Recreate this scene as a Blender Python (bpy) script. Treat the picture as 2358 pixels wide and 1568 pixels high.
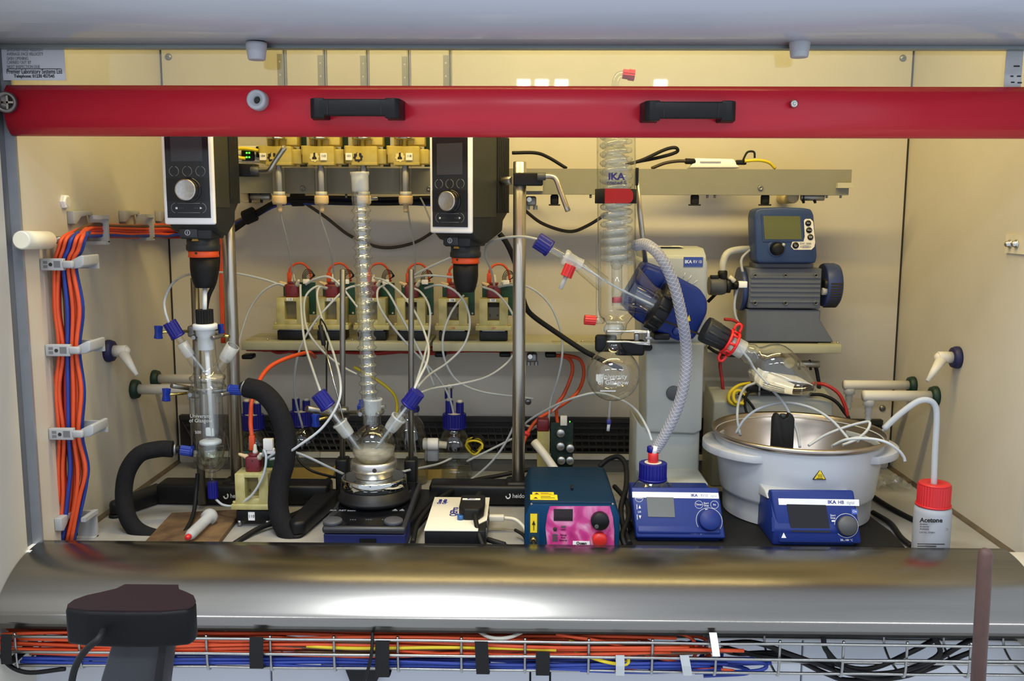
import bpy, bmesh, math, random
from mathutils import Vector as V, Matrix as MX
random.seed(11)
for _o in list(bpy.data.objects): bpy.data.objects.remove(_o)
SC = bpy.context.scene
COL = SC.collection
PI = math.pi
# ------------------------------------------------------------------ camera
FPX, CX, CY, H = 2150.0, 1179.0, 784.0, 0.575
TILT, YAW, ROLL = math.radians(7.79), 0.0140, 0.0038
_F = V((-math.sin(YAW)*math.cos(TILT), math.cos(YAW)*math.cos(TILT), -math.sin(TILT)))
_R0 = V((math.cos(YAW), math.sin(YAW), 0)); _U0 = _R0.cross(_F)
_R = _R0*math.cos(ROLL) + _U0*math.sin(ROLL); _U = _U0*math.cos(ROLL) - _R0*math.sin(ROLL)
CAMP = V((0, 0, H))
cam = bpy.data.objects.new('camera', bpy.data.cameras.new('camera')); COL.objects.link(cam)
cam.matrix_world = MX(((_R.x, _U.x, -_F.x, 0), (_R.y, _U.y, -_F.y, 0), (_R.z, _U.z, -_F.z, H), (0, 0, 0, 1)))
cam.data.sensor_width = 36.0; cam.data.lens = FPX/2358*36; cam.data.clip_start = 0.02
SC.camera = cam
def ray(px, py): return _F + _R*((px-CX)/FPX) + _U*((CY-py)/FPX)
def P(px, py, Y):
    "the point at depth Y (metres from the camera plane) that the photograph shows at px, py"
    d = ray(px, py); return CAMP + d*(Y/d.y)
def PZ(px, py, z):
    d = ray(px, py); return CAMP + d*((z-H)/d.z)
def PX_(px, py, X):
    d = ray(px, py); return CAMP + d*(X/d.x)
def S(n, Y): return n*Y/FPX
# ------------------------------------------------------------------ world, lights, exposure
def lin(c):
    r = []
    for x in c[:3]:
        x = x/255.0
        r.append(x/12.92 if x <= .04045 else ((x+.055)/1.055)**2.4)
    return (r[0], r[1], r[2], 1.0)
W = bpy.data.worlds.new('lab_room'); SC.world = W; W.use_nodes = True
W.node_tree.nodes['Background'].inputs[0].default_value = (0.80, 0.88, 1.0, 1)
W.node_tree.nodes['Background'].inputs[1].default_value = 0.93
def area(name, loc, rot, sx, sy, power, col):
    l = bpy.data.lights.new(name, 'AREA'); l.shape = 'RECTANGLE'; l.size = sx; l.size_y = sy
    l.energy = power; l.color = col
    o = bpy.data.objects.new(name, l); COL.objects.link(o); o.location = loc; o.rotation_euler = rot
    return o
# strip light under the cupboard's roof, behind the header
area('hood_strip_light', (0.06, 1.53, 1.135), (math.radians(38), 0, 0), 1.30, 0.06, 10.8, (1.0, 0.78, 0.32))
# ceiling luminaires of the laboratory, above and behind the camera
area('ceiling_light', (-0.32, 0.62, 1.95), (math.radians(-6), 0, 0), 0.50, 0.60, 26.0, (0.94, 0.97, 1.0))
for _x in (-1.7, 0.1, 1.9): area('ceiling_light', (_x, -1.0, 1.95), (math.radians(-20), 0, 0), 1.2, 0.60, 50.0, (0.94, 0.97, 1.0))
for _x in (-.03, .17, .385, 1.47): area('ceiling_light', (_x, -7.6, 1.985), (math.radians(75), 0, 0), .14, 0.075, .55, (1.0, 1.0, 1.0))
SC.view_settings.view_transform = 'Standard'; SC.view_settings.look = 'None'
SC.view_settings.exposure = 0.0; SC.view_settings.gamma = 1.0; SC.view_settings.use_curve_mapping = False
SC.cycles.transparent_max_bounces = 40; SC.cycles.max_bounces = 8; SC.cycles.caustics_reflective = False
SC.cycles.caustics_refractive = False; SC.cycles.use_denoising = True
# ------------------------------------------------------------------ materials
MATS = {}
def mat(name, c, rough=.5, metal=0., var=.10, scale=40., bump=0., bscale=200., spec=None, emit=None, alpha=None, coat=0., stretch=None, c2=None):
    if name in MATS: return MATS[name]
    m = bpy.data.materials.new(name); m.use_nodes = True; N = m.node_tree.nodes; L = m.node_tree.links
    b = N['Principled BSDF']; b.inputs['Roughness'].default_value = rough; b.inputs['Metallic'].default_value = metal
    if spec is not None: b.inputs['Specular IOR Level'].default_value = spec
    if coat: b.inputs['Coat Weight'].default_value = coat; b.inputs['Coat Roughness'].default_value = .1
    tc = N.new('ShaderNodeTexCoord'); src = tc.outputs['Object']
    if stretch:
        mp = N.new('ShaderNodeMapping'); mp.inputs['Scale'].default_value = stretch; L.new(src, mp.inputs['Vector']); src = mp.outputs['Vector']
    n = N.new('ShaderNodeTexNoise'); n.inputs['Scale'].default_value = scale; n.inputs['Detail'].default_value = 4; L.new(src, n.inputs['Vector'])
    r = N.new('ShaderNodeValToRGB'); r.color_ramp.elements[0].position = .3; r.color_ramp.elements[1].position = .7
    a = lin(c); k = 1-var
    r.color_ramp.elements[0].color = lin(c2) if c2 else (a[0]*k, a[1]*k, a[2]*k, 1); r.color_ramp.elements[1].color = a
    L.new(n.outputs['Fac'], r.inputs['Fac']); L.new(r.outputs['Color'], b.inputs['Base Color'])
    if bump:
        n2 = N.new('ShaderNodeTexNoise'); n2.inputs['Scale'].default_value = bscale; L.new(src, n2.inputs['Vector'])
        bp = N.new('ShaderNodeBump'); bp.inputs['Strength'].default_value = bump; bp.inputs['Distance'].default_value = .001
        L.new(n2.outputs['Fac'], bp.inputs['Height']); L.new(bp.outputs['Normal'], b.inputs['Normal'])
    if emit:
        b.inputs['Emission Color'].default_value = lin(emit[0]); b.inputs['Emission Strength'].default_value = emit[1]
    if alpha is not None:
        out = N['Material Output']; tr = N.new('ShaderNodeBsdfTransparent'); tr.inputs[0].default_value = (a[0]**.5, a[1]**.5, a[2]**.5, 1)
        mx = N.new('ShaderNodeMixShader'); mx.inputs[0].default_value = alpha
        L.new(tr.outputs[0], mx.inputs[1]); L.new(b.outputs[0], mx.inputs[2]); L.new(mx.outputs[0], out.inputs['Surface'])
    MATS[name] = m; return m
def glassmat(name, tint=(252, 253, 252), edge=(186, 192, 190), rough=.02, ior=1.45, haze=0., base=.09, wob=.04):
    if name in MATS: return MATS[name]
    m = bpy.data.materials.new(name); m.use_nodes = True; N = m.node_tree.nodes; L = m.node_tree.links
    N.remove(N['Principled BSDF']); out = N['Material Output']
    lw = N.new('ShaderNodeLayerWeight'); lw.inputs['Blend'].default_value = .5
    r = N.new('ShaderNodeValToRGB'); r.color_ramp.elements[0].position = .60; r.color_ramp.elements[0].color = lin(tint)
    r.color_ramp.elements[1].position = .98; r.color_ramp.elements[1].color = lin(edge); L.new(lw.outputs['Facing'], r.inputs[0])
    tr = N.new('ShaderNodeBsdfTransparent'); L.new(r.outputs[0], tr.inputs[0])
    gl = N.new('ShaderNodeBsdfGlossy'); gl.inputs['Roughness'].default_value = rough
    pw = N.new('ShaderNodeMath'); pw.operation = 'POWER'; pw.inputs[1].default_value = 4.0; L.new(lw.outputs['Facing'], pw.inputs[0])
    fr = N.new('ShaderNodeMath'); fr.operation = 'MULTIPLY_ADD'; fr.inputs[1].default_value = .80; fr.inputs[2].default_value = base; L.new(pw.outputs[0], fr.inputs[0])
    nz = N.new('ShaderNodeTexNoise'); nz.inputs['Scale'].default_value = 30; bp = N.new('ShaderNodeBump'); bp.inputs['Strength'].default_value = wob; bp.inputs['Distance'].default_value = .002
    tc = N.new('ShaderNodeTexCoord'); L.new(tc.outputs['Object'], nz.inputs['Vector']); L.new(nz.outputs['Fac'], bp.inputs['Height']); L.new(bp.outputs['Normal'], gl.inputs['Normal'])
    mx = N.new('ShaderNodeMixShader'); L.new(fr.outputs[0], mx.inputs[0]); L.new(tr.outputs[0], mx.inputs[1]); L.new(gl.outputs[0], mx.inputs[2])
    last = mx
    if haze:
        df = N.new('ShaderNodeBsdfDiffuse'); df.inputs[0].default_value = lin((225, 228, 226))
        m2 = N.new('ShaderNodeMixShader'); m2.inputs[0].default_value = haze; L.new(mx.outputs[0], m2.inputs[1]); L.new(df.outputs[0], m2.inputs[2]); last = m2
    L.new(last.outputs[0], out.inputs['Surface']); MATS[name] = m; return m
C = dict(cream=lambda: mat('cream_laminate', (198, 192, 178), .45, var=.05, scale=9, bump=.03, bscale=60))
def K(name, *a, **k): return lambda: mat(name, *a, **k)
C.update(
 worktop=K('worktop_resin', (164, 163, 158), .4, var=.12, scale=14, c2=(142, 140, 135)),
 seal=K('brown_sealant', (98, 86, 68), .8, var=.4, scale=25),
 gap=K('dark_gap', (42, 38, 32), .8),
 railalu=K('rail_aluminium', (128, 126, 114), .5, .6, var=.15, stretch=(1, 1, 14)),
 alu=K('aluminium', (170, 172, 172), .38, 1., var=.12, stretch=(1, 1, 14)),
 alux=K('aluminium_channel', (140, 150, 152), .4, .9, var=.12, stretch=(.2, 4, 4)),
 steel=K('polished_steel', (205, 203, 196), .16, 1., var=.06, stretch=(1, 1, .1)),
 rodsteel=K('rod_steel', (196, 191, 180), .33, 1., var=.12, stretch=(8, 8, .3)),
 greyrod=K('grey_rod_steel', (142, 140, 135), .42, 1., var=.25, scale=60, stretch=(4, 4, .5)),
 zinc=K('zinc_casting', (150, 152, 152), .42, .9, var=.3, scale=60),
 brass=K('brass', (196, 176, 110), .25, 1., var=.1),
 black=K('black_plastic', (17, 18, 21), .45, spec=.3, var=.2, scale=80, bump=.05),
 blackgloss=K('glossy_black', (14, 15, 19), .08, var=.1),
 rubber=K('black_rubber', (17, 17, 18), .6, spec=.3, var=.2, bump=.1, bscale=300),
 foam=K('foam_insulation', (27, 27, 30), .9, spec=.2, var=.25, scale=120, bump=.3, bscale=500),
 velcro=K('black_velcro', (16, 16, 17), .95, var=.3, scale=200, bump=.5, bscale=700),
 charcoal=K('charcoal_plastic', (40, 42, 44), .5, spec=.35, var=.12, bump=.05),
 dkgrey=K('dark_grey_plastic', (78, 80, 82), .5, var=.1),
 white=K('white_plastic', (250, 250, 250), .35, var=.05),
 offwhite=K('offwhite_plastic', (214, 209, 194), .45, var=.08),
 grey=K('grey_plastic', (176, 180, 182), .45, var=.07),
 bgrey=K('bluish_grey_enamel', (180, 184, 190), .32, var=.04, scale=15),
 beige=K('beige_housing', (164, 168, 163), .45, var=.05, scale=10),
 railpaint=K('beige_grey_paint', (134, 132, 114), .45, var=.08, scale=14),
 shelfresin=K('shelf_resin', (170, 168, 140), .5, var=.10, scale=20),
 red=K('sash_red', (192, 34, 52), .26, var=.06, scale=12, spec=.4, stretch=(.4, 6, 6)),
 redcap=K('red_plastic', (200, 34, 38), .4, var=.1),
 blue=K('cap_blue', (12, 14, 122), .42, var=.15, scale=60),
 knobblue=K('thumbscrew_blue', (18, 50, 150), .45, var=.1),
 ikablue=K('panel_blue', (22, 44, 116), .45, spec=.3, var=.06, bump=.05, bscale=900),
 pumpblue=K('pump_blue', (38, 62, 108), .45, var=.08, bump=.06, bscale=900),
 navy=K('navy_plastic', (26, 30, 78), .5, var=.15),
 green=K('green_collar', (14, 52, 40), .5, var=.2),
 teal=K('teal_paint', (7, 40, 64), .5, spec=.15, var=.08, bump=.05, bscale=700),
 orange=K('orange_cable', (218, 80, 36), .5, var=.12, scale=30),
 redcable=K('red_cable', (176, 36, 34), .5, var=.15, scale=30),
 browncable=K('brown_cable', (96, 66, 42), .5, var=.2, scale=30),
 bluecable=K('blue_cable', (28, 56, 146), .5, var=.15, scale=30),
 yellow=K('yellow_cable', (228, 204, 40), .5, var=.12, scale=30),
 ptfe=K('ptfe', (232, 236, 238), .4, var=.04),
 tubing=K('ptfe_tubing', (206, 212, 216), .35, var=.05, alpha=.74),
 thintube=K('clear_tubing', (190, 194, 196), .35, var=.05, alpha=.40),
 poly=K('milky_polyethylene', (208, 212, 216), .4, var=.05, alpha=.55),
 resin=K('cream_printed_resin', (190, 182, 126), .5, var=.18, scale=40, c2=(162, 152, 94)),
 amber=K('amber_resin', (222, 206, 124), .25, var=.2, scale=30, alpha=.60, c2=(196, 172, 80)),
 pcb=K('green_circuit_board', (12, 66, 42), .45, var=.35, scale=90),
 maroon=K('maroon_valve', (112, 28, 40), .45, var=.2),
 tan=K('tan_fitting', (214, 186, 140), .5, var=.1),
 olive=K('olive_screen', (94, 96, 32), .3, var=.06),
 screen=K('dark_screen', (30, 32, 40), .12, var=.05),
 lcd=K('grey_screen', (92, 96, 96), .2, var=.05),
 paper=K('paper', (232, 228, 216), .8, var=.05),
 ink=K('black_ink', (20, 20, 24), .7),
 inkblue=K('blue_ink', (36, 40, 120), .6),
 inkwhite=K('white_ink', (232, 234, 238), .6),
 inkgrey=K('grey_ink', (128, 132, 138), .6),
 warn=K('warning_yellow', (236, 204, 32), .5, var=.04),
 rust=K('rusty_plate', (112, 88, 58), .7, var=.5, scale=30, c2=(70, 50, 34)),
 brownrod=K('brown_painted_rod', (88, 62, 54), .6, var=.2, scale=90, bump=.1),
 pumpgrey=K('slate_grey_paint', (92, 97, 106), .5, var=.06, bump=.08, bscale=900),
 bumper=K('grey_rubber', (168, 170, 176), .5, var=.06),
 header=K('header_enamel', (182, 186, 196), .22, var=.03, scale=5),
 panelw=K('white_panel', (206, 210, 218), .4, var=.03, scale=4),
 water=K('liquid', (222, 226, 214), .1, alpha=.25),
 grille=K('grille_black', (34, 33, 32), .6, var=.2),
 led=K('green_led', (60, 255, 60), .4, emit=((80, 255, 60), 4.)),
)
def m_(k):
    v = C[k]
    return v() if callable(v) else v
GL = glassmat('lab_glass'); GLF = glassmat('frosted_glass', haze=.34, rough=.3); SASHGL = glassmat('sash_glass', (246, 248, 244), (200, 205, 200), wob=0.)
GLT = glassmat('thick_glass', (250, 252, 251), (160, 166, 164))
C['water'] = glassmat('clear_liquid', (238, 242, 236), (190, 196, 190)); C['ridgeglass'] = glassmat('ridged_glass', (248, 251, 250), (128, 134, 132), haze=.02, base=.16); C['coilglass'] = glassmat('coil_glass', (246, 248, 247), (190, 194, 192), haze=.16); C['glass'] = GL; C['frost'] = GLF; C['sashglass'] = SASHGL; C['thickglass'] = GLT  # coil and ridged glass: whitish haze painted in for reflections they lack
# ------------------------------------------------------------------ mesh building
def frame(axis, up=None):
    a = V(axis).normalized(); u = V(up) if up else (V((0, 0, 1)) if abs(a.z) < .9 else V((0, 1, 0)))
    x = u.cross(a).normalized(); y = a.cross(x); return x, y, a
def smooth_path(pts, k=6, closed=False):
    pts = [V(p) for p in pts]; n = len(pts)
    if n < 3 and not closed: return pts
    out = []
    for i in range(n if closed else n-1):
        p1, p2 = pts[i], pts[(i+1) % n]
        p0 = pts[i-1] if (i > 0 or closed) else p1*2-p2
        p3 = pts[(i+2) % n] if (i+2 < n or closed) else p2*2-p1
        for j in range(k):
            t = j/k
            out.append(.5*((2*p1)+(p2-p0)*t+(2*p0-5*p1+4*p2-p3)*t*t+(3*p1-p0-3*p2+p3)*t**3))
    if not closed: out.append(pts[-1])
    return out
class MB:
    def __init__(s, m=None): s.v = []; s.f = []; s.s = []; s.m = m
    def add(s, vs, fs, sm=False, m=None):
        b = len(s.v)
        for p in vs:
            p = V(p)
            if m is not None: p = m @ p
            if s.m is not None: p = s.m @ p
            s.v.append(p)
        for f in fs: s.f.append([i+b for i in f]); s.s.append(sm)
        return s
    def box(s, c, d, m=None):
        x, y, z = d[0]/2, d[1]/2, d[2]/2; c = V(c)
        vs = [c+V((i*x, j*y, k*z)) for k in (-1, 1) for j in (-1, 1) for i in (-1, 1)]
        return s.add(vs, [(0, 2, 3, 1), (4, 5, 7, 6), (0, 1, 5, 4), (2, 6, 7, 3), (0, 4, 6, 2), (1, 3, 7, 5)], m=m)
    def bb(s, a, b, m=None):
        a = V(a); b = V(b); return s.box((a+b)/2, [abs(q) for q in (b-a)], m)
    def _bm(s, bm, sm, m):
        bm.normal_update(); bm.verts.index_update()
        s.add([v.co.copy() for v in bm.verts], [[v.index for v in f.verts] for f in bm.faces], sm, m); bm.free(); return s
    def rbox(s, c, d, r=.004, seg=2, m=None):
        bm = bmesh.new(); bmesh.ops.create_cube(bm, size=1)
        for v in bm.verts: v.co = V((v.co.x*d[0]+c[0], v.co.y*d[1]+c[1], v.co.z*d[2]+c[2]))
        r = min(r, min(d)*.49)
        bmesh.ops.bevel(bm, geom=list(bm.edges), offset=r, segments=seg, profile=.5, affect='EDGES')
        return s._bm(bm, seg > 1, m)
    def prism(s, poly, a0, a1, axis='y', bevel=0., seg=2, m=None):
        "poly: outline in the plane across axis, extruded from a0 to a1"
        def q(p, t): return {'y': (p[0], t, p[1]), 'x': (t, p[0], p[1]), 'z': (p[0], p[1], t)}[axis]
        bm = bmesh.new(); A = [bm.verts.new(q(p, a0)) for p in poly]; B = [bm.verts.new(q(p, a1)) for p in poly]; n = len(poly)
        bm.faces.new(A); bm.faces.new(B[::-1])
        for i in range(n): bm.faces.new((A[i], B[i], B[(i+1) % n], A[(i+1) % n]))
        bmesh.ops.recalc_face_normals(bm, faces=list(bm.faces))
        if bevel: bmesh.ops.bevel(bm, geom=list(bm.edges), offset=bevel, segments=seg, profile=.5, affect='EDGES', clamp_overlap=True)
        return s._bm(bm, bool(bevel) and seg > 1, m)
    def lathe(s, prof, o, axis=(0, 0, 1), n=24, m=None, sm=True, caps=True):
        x, y, a = frame(axis); o = V(o); vs = []; fs = []
        for r, h in prof:
            for i in range(n):
                t = 2*PI*i/n; vs.append(o+a*h+(x*math.cos(t)+y*math.sin(t))*max(r, 1e-5))
        for j in range(len(prof)-1):
            for i in range(n):
                k = (i+1) % n; fs.append((j*n+i, j*n+k, (j+1)*n+k, (j+1)*n+i))
        b = len(s.v); s.add(vs, fs, sm, m)
        if caps:
            for j, rev in ((0, 1), (len(prof)-1, 0)):
                if prof[j][0] > 2e-4:
                    ring = [b+j*n+i for i in range(n)]
                    s.f.append(ring[::-1] if rev else ring); s.s.append(False)
        return s
    def cyl(s, p0, p1, r, r1=None, n=16, sm=True, caps=True, m=None):
        p0 = V(p0); p1 = V(p1); d = p1-p0
        return s.lathe([(r, 0), (r if r1 is None else r1, d.length)], p0, d, n, m, sm, caps)
    def rcyl(s, p0, p1, r, e=.001, n=20, m=None):
        p0 = V(p0); p1 = V(p1); d = p1-p0; L = d.length; e = min(e, L*.45, r*.9)
        return s.lathe([(r-e, 0), (r, e), (r, L-e), (r-e, L)], p0, d, n, m)
    def knurl(s, p0, p1, r, n=40, d=.0008, m=None):
        p0 = V(p0); p1 = V(p1); x, y, a = frame(p1-p0); L = (p1-p0).length; vs = []
        for h in (0, L):
            for i in range(n):
                t = 2*PI*i/n; q = r if i % 2 else r-d; vs.append(p0+a*h+(x*math.cos(t)+y*math.sin(t))*q)
        fs = [(i, (i+1) % n, n+(i+1) % n, n+i) for i in range(n)]+[list(range(n))[::-1], list(range(n, 2*n))]
        return s.add(vs, fs, False, m)
    def tube(s, pts, r, n=8, k=6, closed=False, smooth=True, m=None):
        pts = smooth_path(pts, k, closed) if smooth else [V(p) for p in pts]
        N = len(pts); vs = []; fs = []; prev = None
        for i, p in enumerate(pts):
            t = (pts[(i+1) % N]-pts[i-1]) if closed else (pts[min(i+1, N-1)]-pts[max(i-1, 0)])
            if t.length < 1e-9: t = V((0, 0, 1))
            t.normalize()
            if prev is None: x = frame(t)[0]
            else:
                x = prev-t*prev.dot(t)
                x = x.normalized() if x.length > 1e-6 else frame(t)[0]
            prev = x; y = t.cross(x); rr = r[i*len(r)//N] if isinstance(r, (list, tuple)) else r
            for j in range(n):
                a = 2*PI*j/n; vs.append(p+(x*math.cos(a)+y*math.sin(a))*rr)
        for i in range(N if closed else N-1):
            q = (i+1) % N
            for j in range(n):
                l = (j+1) % n; fs.append((i*n+j, i*n+l, q*n+l, q*n+j))
        b = len(s.v); s.add(vs, fs, True, m)
        if not closed:
            s.f.append([b+j for j in range(n)][::-1]); s.s.append(False); s.f.append([b+(N-1)*n+j for j in range(n)]); s.s.append(False)
        return s
    def ball(s, c, r, sc=(1, 1, 1), n=16, m=None):
        pr = [(math.sin(PI*i/(n//2))*r*sc[0], -math.cos(PI*i/(n//2))*r*sc[2]) for i in range(n//2+1)]
        return s.lathe(pr, c, (0, 0, 1), n, m)
    def build(s, name, mt, parent=None, **kw):
        if isinstance(mt, str): mt = m_(mt)
        lo = V([min(p[i] for p in s.v) for i in range(3)]); hi = V([max(p[i] for p in s.v) for i in range(3)])
        c = V(((lo.x+hi.x)/2, (lo.y+hi.y)/2, lo.z))
        me = bpy.data.meshes.new(name); me.from_pydata([p-c for p in s.v], [], s.f); me.materials.append(mt)
        me.polygons.foreach_set('use_smooth', s.s)
        o = bpy.data.objects.new(name, me); COL.objects.link(o); o.location = c
        if parent: adopt(o, parent)
        return tag(o, **kw)
WL = {}
def wmat(o):
    m = o.matrix_basis.copy()
    if o.parent: m = wmat(o.parent) @ o.matrix_parent_inverse @ m
    return m
def adopt(o, parent):
    o.parent = parent; o.matrix_parent_inverse = wmat(parent).inverted(); return o
def tag(o, label=None, cat=None, group=None, kind=None):
    if label: o['label'] = label
    if cat: o['category'] = cat
    if group: o['group'] = group
    if kind: o['kind'] = kind
    return o
def T(name, label, cat, loc=(0, 0, 0), group=None, kind=None):
    o = bpy.data.objects.new(name, None); COL.objects.link(o); o.location = loc; o.empty_display_size = .02
    return tag(o, label, cat, group, kind)
def copy_tree(o, parent=None):
    c = o.copy(); COL.objects.link(c)
    if parent: c.parent = parent
    for ch in list(o.children): copy_tree(ch, c)
    return c
def text(body, at, h, mt='ink', parent=None, right=(1, 0, 0), up=(0, 0, 1), align='CENTER', bold=0., name='lettering', ext=.00025, shear=0., sx=1.):
    cu = bpy.data.curves.new('t', 'FONT'); cu.body = body; cu.size = h*1.38; cu.extrude = ext; cu.offset = bold; cu.align_x = align; cu.align_y = 'CENTER'
    cu.resolution_u = 3; cu.shear = shear; cu.space_line = .9
    t = bpy.data.objects.new('t', cu); COL.objects.link(t); me = bpy.data.meshes.new_from_object(t)
    bpy.data.objects.remove(t); bpy.data.curves.remove(cu)
    R = V(right).normalized(); U = V(up); U = (U-R*U.dot(R)).normalized(); Nn = R.cross(U)
    rot = MX((R*sx, U, Nn)).transposed().to_4x4()
    me.transform(rot); me.materials.clear(); me.materials.append(m_(mt) if isinstance(mt, str) else mt); me.name = name
    o = bpy.data.objects.new(name, me); COL.objects.link(o); o.location = V(at)
    if parent: adopt(o, parent)
    return o
def RZ(a): return MX.Rotation(a, 4, 'Z')
def RX(a): return MX.Rotation(a, 4, 'X')
def RY(a): return MX.Rotation(a, 4, 'Y')
def TR(v): return MX.Translation(V(v))
def cable(name, pts, r, mt, label, cat='cable', group=None, n=8, k=7, parent=None):
    "pts: (px, py, depth) triples or points in metres (Vectors)"
    q = [p if isinstance(p, V) else P(*p) for p in pts]
    return MB().tube(q, r, n, k).build(name, mt, parent, label=label, cat=cat if not parent else None, group=group)
# ================================================================== the cupboard itself
XL, XR, YB, ZT = -0.800, 0.836, 2.090, 1.17
def struct(o, label): return tag(o, label, None, None, 'structure')
floor = MB().bb((XL, 1.45, -.03), (XR, YB, 0)).build('floor', 'worktop'); struct(floor, 'grey resin worktop of the fume cupboard')
wall_back = MB().bb((XL+.004, YB, -.03), (XR-.004, YB+.02, ZT)).build('wall_back', 'cream'); struct(wall_back, 'cream rear lining panel of the fume cupboard')
wall_left = MB().bb((XL-.02, 1.478, -.03), (XL, YB, ZT)).build('wall_left', 'cream'); struct(wall_left, 'cream left lining panel')
wall_right = MB().bb((XR, 1.40, -.30), (XR+.02, YB, ZT)).build('wall_right', 'cream'); struct(wall_right, 'cream right lining panel')
ceiling = MB().bb((XL-.02, 1.45, ZT), (XR+.02, YB+.02, ZT+.02)).build('ceiling', 'cream'); struct(ceiling, 'cream roof of the fume cupboard')
for i, x in ((1, XL+.002), (2, XR-.002)):
    t = MB().bb((x-.002, YB-.0005, 0), (x+.002, YB+.004, ZT-.001)).build('trim_%d' % i, 'gap'); struct(t, 'dark corner joint beside the rear panel')
for px, py in ((388, 131), (2079, 134), (1216, 925), (2032, 940)):
    p = P(px, py, YB)
    s = MB().lathe([(.0075, 0), (.0070, .002), (.004, .0042), (0, .0045)], p, (0, -1, 0), 16).build('screw', 'zinc', wall_back)
    MB().bb(p+V((-.003, -.0052, -.0006)), p+V((.003, -.0040, .0006))).build('slot', 'gap', s)
# worktop seal along both side walls, with a pale upstand
for nm, x, sg in (('baseboard_left', XL, 1), ('baseboard_right', XR, -1)):
    b = MB().prism([(x, 0), (x+sg*.007, 0), (x+sg*.005, .003), (x, .007)], 1.49, YB-.001, 'y').build(nm, 'seal'); struct(b, 'brown stained sealant strip where worktop meets side wall')
# rear extract slot: leaning black grille with pale ledge
tr = T('trim_3', None, None, (0, 2.05, 0)); struct(tr, 'black slotted extract grille along the foot of the rear panel')
gx0, gx1 = XL+.015, XR-.03
LN = lambda x, u: V((x, 2.075-.03*u, .108-.066*u))
g = MB()
for u in (0, .22, .42, .62, .82, 1):
    a, b = LN(gx0+.05*u, u), LN(gx1-.03*u, u); g.box((a+b)/2, (abs(b.x-a.x), .003, .0055))
n = 96
for i in range(n+1):
    f = i/n; a = LN(gx0+(gx1-gx0)*f, 0); b = LN(gx0+.05+(gx1-gx0-.08)*f, 1); g.cyl(a, b, .0018, n=4, sm=False)
go = g.build('mesh_bars', 'grille', tr); go['kind'] = 'stuff'
MB().prism([(2.083, .115), (2.083, .03), (2.07, .03), (2.07, .115)], gx0, gx1, 'x').build('back_plate', mat('grille_backing', (26, 26, 25), .8), tr)  # near-black plate behind the slotted bars
MB().bb((gx0, 2.066, .106), (gx1, 2.082, .116)).build('top_rail', 'grille', tr)
MB().bb((gx0+.04, 2.030, .030), (gx1-.02, 2.050, .040)).build('ledge', mat('pale_ledge', (196, 196, 188), .5), tr)
MB().bb((gx0+.04, 2.036, .000), (gx1-.02, 2.056, .030)).build('kick', mat('grey_kick', (92, 92, 88), .6), tr)
# left sash track and post in front of it
t4 = T('trim_4', None, None, (XL, 1.44, 0)); struct(t4, 'aluminium sash track beside the left lining')
MB().bb((XL-.02, 1.472, .03), (XL+.004, 1.478, ZT)).build('track_edge', mat('track_alu', (176, 180, 186), .35, .6), t4)
MB().bb((XL-.02, 1.442, .0), (XL-.012, 1.472, ZT)).build('track_slot', mat('track_dark', (92, 95, 100), .5), t4)
MB().bb((XL-.02, 1.436, .0), (XL+.003, 1.478, .030)).build('end_block', 'white', t4)
wl = MB().bb((XL-.03, 1.10, -.5), (XL-.004, 1.442, ZT)).build('wall_post', 'cream'); struct(wl, 'cream front post left of the sash track')
# white cupboard fronts below the sill
wf = T('wall_front', None, None, (0, 1.5, -.6)); struct(wf, 'white cupboard fronts below the sill')
xs = [XL-.05, -.42, .012, .045, .46, XR+.05]
for a, b in zip(xs[:-1], xs[1:]):
    MB().rbox(((a+b)/2, 1.475, -.34), (b-a-.003, .03, .56), .002).build('panel', 'panelw', wf)
MB().bb((XL-.05, 1.491, -.62), (XR+.05, 1.499, -.03)).build('carcass', 'dkgrey', wf)
# ================================================================== header, sash, sill
hd = T('hood_header', 'pale grey rounded header panel across the top', 'header', (0, 1.40, .82))
prof = [(1.40, 1.25), (1.315, 1.25), (1.315, .905), (1.318, .885), (1.326, .866), (1.340, .850), (1.358, .838), (1.378, .830), (1.40, .826), (1.445, .8245), (1.445, 1.25)]
MB().prism(prof, -1.0, 1.0, 'x').build('curved_panel', 'header', hd)
for f in hd.children[0].data.polygons: f.use_smooth = len(f.vertices) == 4
MB().bb((-.83, 1.447, .8195), (.86, 1.466, .90)).build('channel', 'alux', hd)
for px, py in ((590, 100), (1842, 94)):
    p = P(px, py, 1.428)
    b = MB().lathe([(.0155, 0), (.0155, .004), (.0128, .024), (.0118, .025)], p+V((0, 0, .001)), (0, 0, -1), 24).build('stopper', 'bumper', hd)
sash = T('sliding_sash', 'glazed sliding sash with wide red bottom rail', 'sash', (0, 1.46, .69))
MB().bb((XL-.004, 1.470, .764), (XR+.015, 1.474, 1.24)).build('pane', 'sashglass', sash)
zt, zb = .7665, .6905
rp = [(1.478, zt), (1.463, zt), (1.456, zt-.008), (1.4515, zt-.022), (1.4500, zt-.036), (1.4515, zt-.050), (1.457, zt-.064), (1.466, zb+.002), (1.470, zb), (1.478, zb)]
xa, xb = P(10, 300, 1.45).x, XR+.012
rail = MB().prism(rp, XL+.001, xb, 'x').build('red_rail', 'red', sash)
for f in rail.data.polygons: f.use_smooth = len(f.vertices) == 4
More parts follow.
